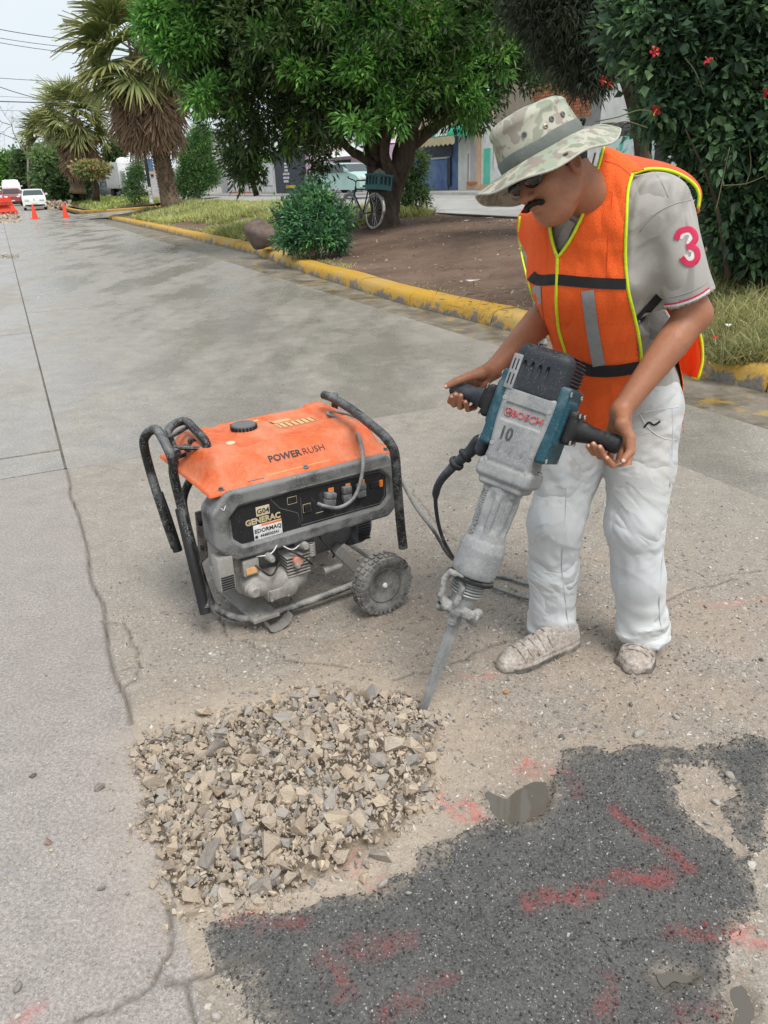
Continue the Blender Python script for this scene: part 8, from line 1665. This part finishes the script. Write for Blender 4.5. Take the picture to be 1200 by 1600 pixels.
for ang, z in ((8, .052), (48, .052), (20, .044), (-12, .05)):
    a = math.radians(ang); e_ = A(math.cos(a), math.sin(a), 0); m = MB(thh); m.lathe([(.0062, -.001), (.0062, .002), (.0030, .003), (.0026, .001)], A(.085*math.cos(a), .102*math.sin(a), z), nrm(A(math.cos(a)/.085, math.sin(a)/.102, .1)), 14); o = m.build('eyelet', M_eye if ang in (20,) else M_band, None, auto=40); pk(o, hat); o.matrix_parent_inverse = minv
i_ = 6; e0 = top_[NR-7][i_]; m = MB(thh); m.lathe([(.006, 0), (.006, .0022), (.003, .003), (.0025, .0012)], e0, A(.1, 0, 1), 14); o = m.build('eyelet', M_eye, None, auto=40); pk(o, brim); o.matrix_parent_inverse = Matrix.Identity(4)
m = MB(thh); m.tube(catmull([A(.05, -.097, .024), A(.048, -.108, .022), A(.036, -.114, .016), A(.026, -.112, .012)], 5), .004, 6); o = m.build('chin_cord', M_blkweb, None, smooth=True); pk(o, hat); o.matrix_parent_inverse = minv
# hair, moustache, sunglasses, chain
def hsd(name, f, lo, hi, h, mat): V, F = snets(lambda P: f(tl_(P)), lo, hi, h); return pk(mk(name, V, F, mat, None, smooth=True))
b = NB('black_hair'); M_hair = b.fin((.012, .009, .008), .6, b.bump(b.noise(120, 3, vec=b.map(sc=(1, 1, .2))), .8, .004), spec=.3)
lo, hi = HC-.17, HC+.17
hsd('hair', lambda q: smax(smax(sd_ell(q, (0, -.016, .030), (.080, .098, .092))-.0005+.0012*vnoise(q, 90), q[:, 2]-.05, .004), smax(q[:, 1]*.9+q[:, 2]*.35-.016, -(q[:, 2]+.075), .004), .006), lo, hi, .0032, M_hair)
hsd('moustache', lambda q: smin(sd_ell(np.c_[np.abs(q[:, 0]), q[:, 1], q[:, 2]], (.013, .1035, -.047), (.018, .0085, .0065)), sd_ell(np.c_[np.abs(q[:, 0]), q[:, 1], q[:, 2]], (.029, .095, -.054), (.010, .008, .0075)), .008)+.0008*vnoise(q, 160), lo, hi, .0016, M_hair)
b = NB('sunglass_lens'); M_lens = b.fin((.008, .008, .009), .08, spec=.7)
sg = hsd('sunglasses', lambda q: (lambda m_: np.minimum(smax(smax(sd_ell(m_, (.034, .093, .006), (.033, .018, .022)), -sd_ell(m_, (.033, .085, .008), (.030, .017, .030)), .002), -(m_[:, 1]-.072), .003), np.minimum(sd_cap(m_, A(.060, .090, .014), A(.081, -.005, .010), .003), sd_cap(m_, A(0, .106, .012), A(.012, .106, .012), .003))))(np.c_[np.abs(q[:, 0]), q[:, 1], q[:, 2]]), lo, hi, .0017, M_lens)
def beads(line, f, rad, off, n):
    L_ = catmull([(*p, 0) for p in line], 8)[:, :2]; P = np.array([onto(x, y, f)-nrm(ray(x, y))*off for x, y in L_]); s = np.r_[0, np.cumsum(np.linalg.norm(np.diff(P, axis=0), axis=1))]; Q = np.stack([np.interp(np.linspace(0, s[-1], n), s, P[:, k]) for k in range(3)], 1); V0, F0 = ICO[1]
    return np.concatenate([V0*rad+q for q in Q]), np.concatenate([F0+len(V0)*i for i in range(n)])
fb = lambda P: np.minimum(f_body(P), f_shirt(P))
V1, F1 = beads([(930, 240), (926, 256), (922, 272), (920, 286)], f_vest, .0030, .010, 20); V2, F2 = beads([(854, 346), (858, 362), (862, 380), (869, 398)], f_vest, .0028, .004, 22)
o = pk(mk('neck_chain', np.concatenate([V1, V2]), np.concatenate([F1, F2+len(V1)]), gm('silver_beads', (.30, .25, .20), .35, metal=.7, amt=.1), None, smooth=True)); o['kind'] = 'stuff'
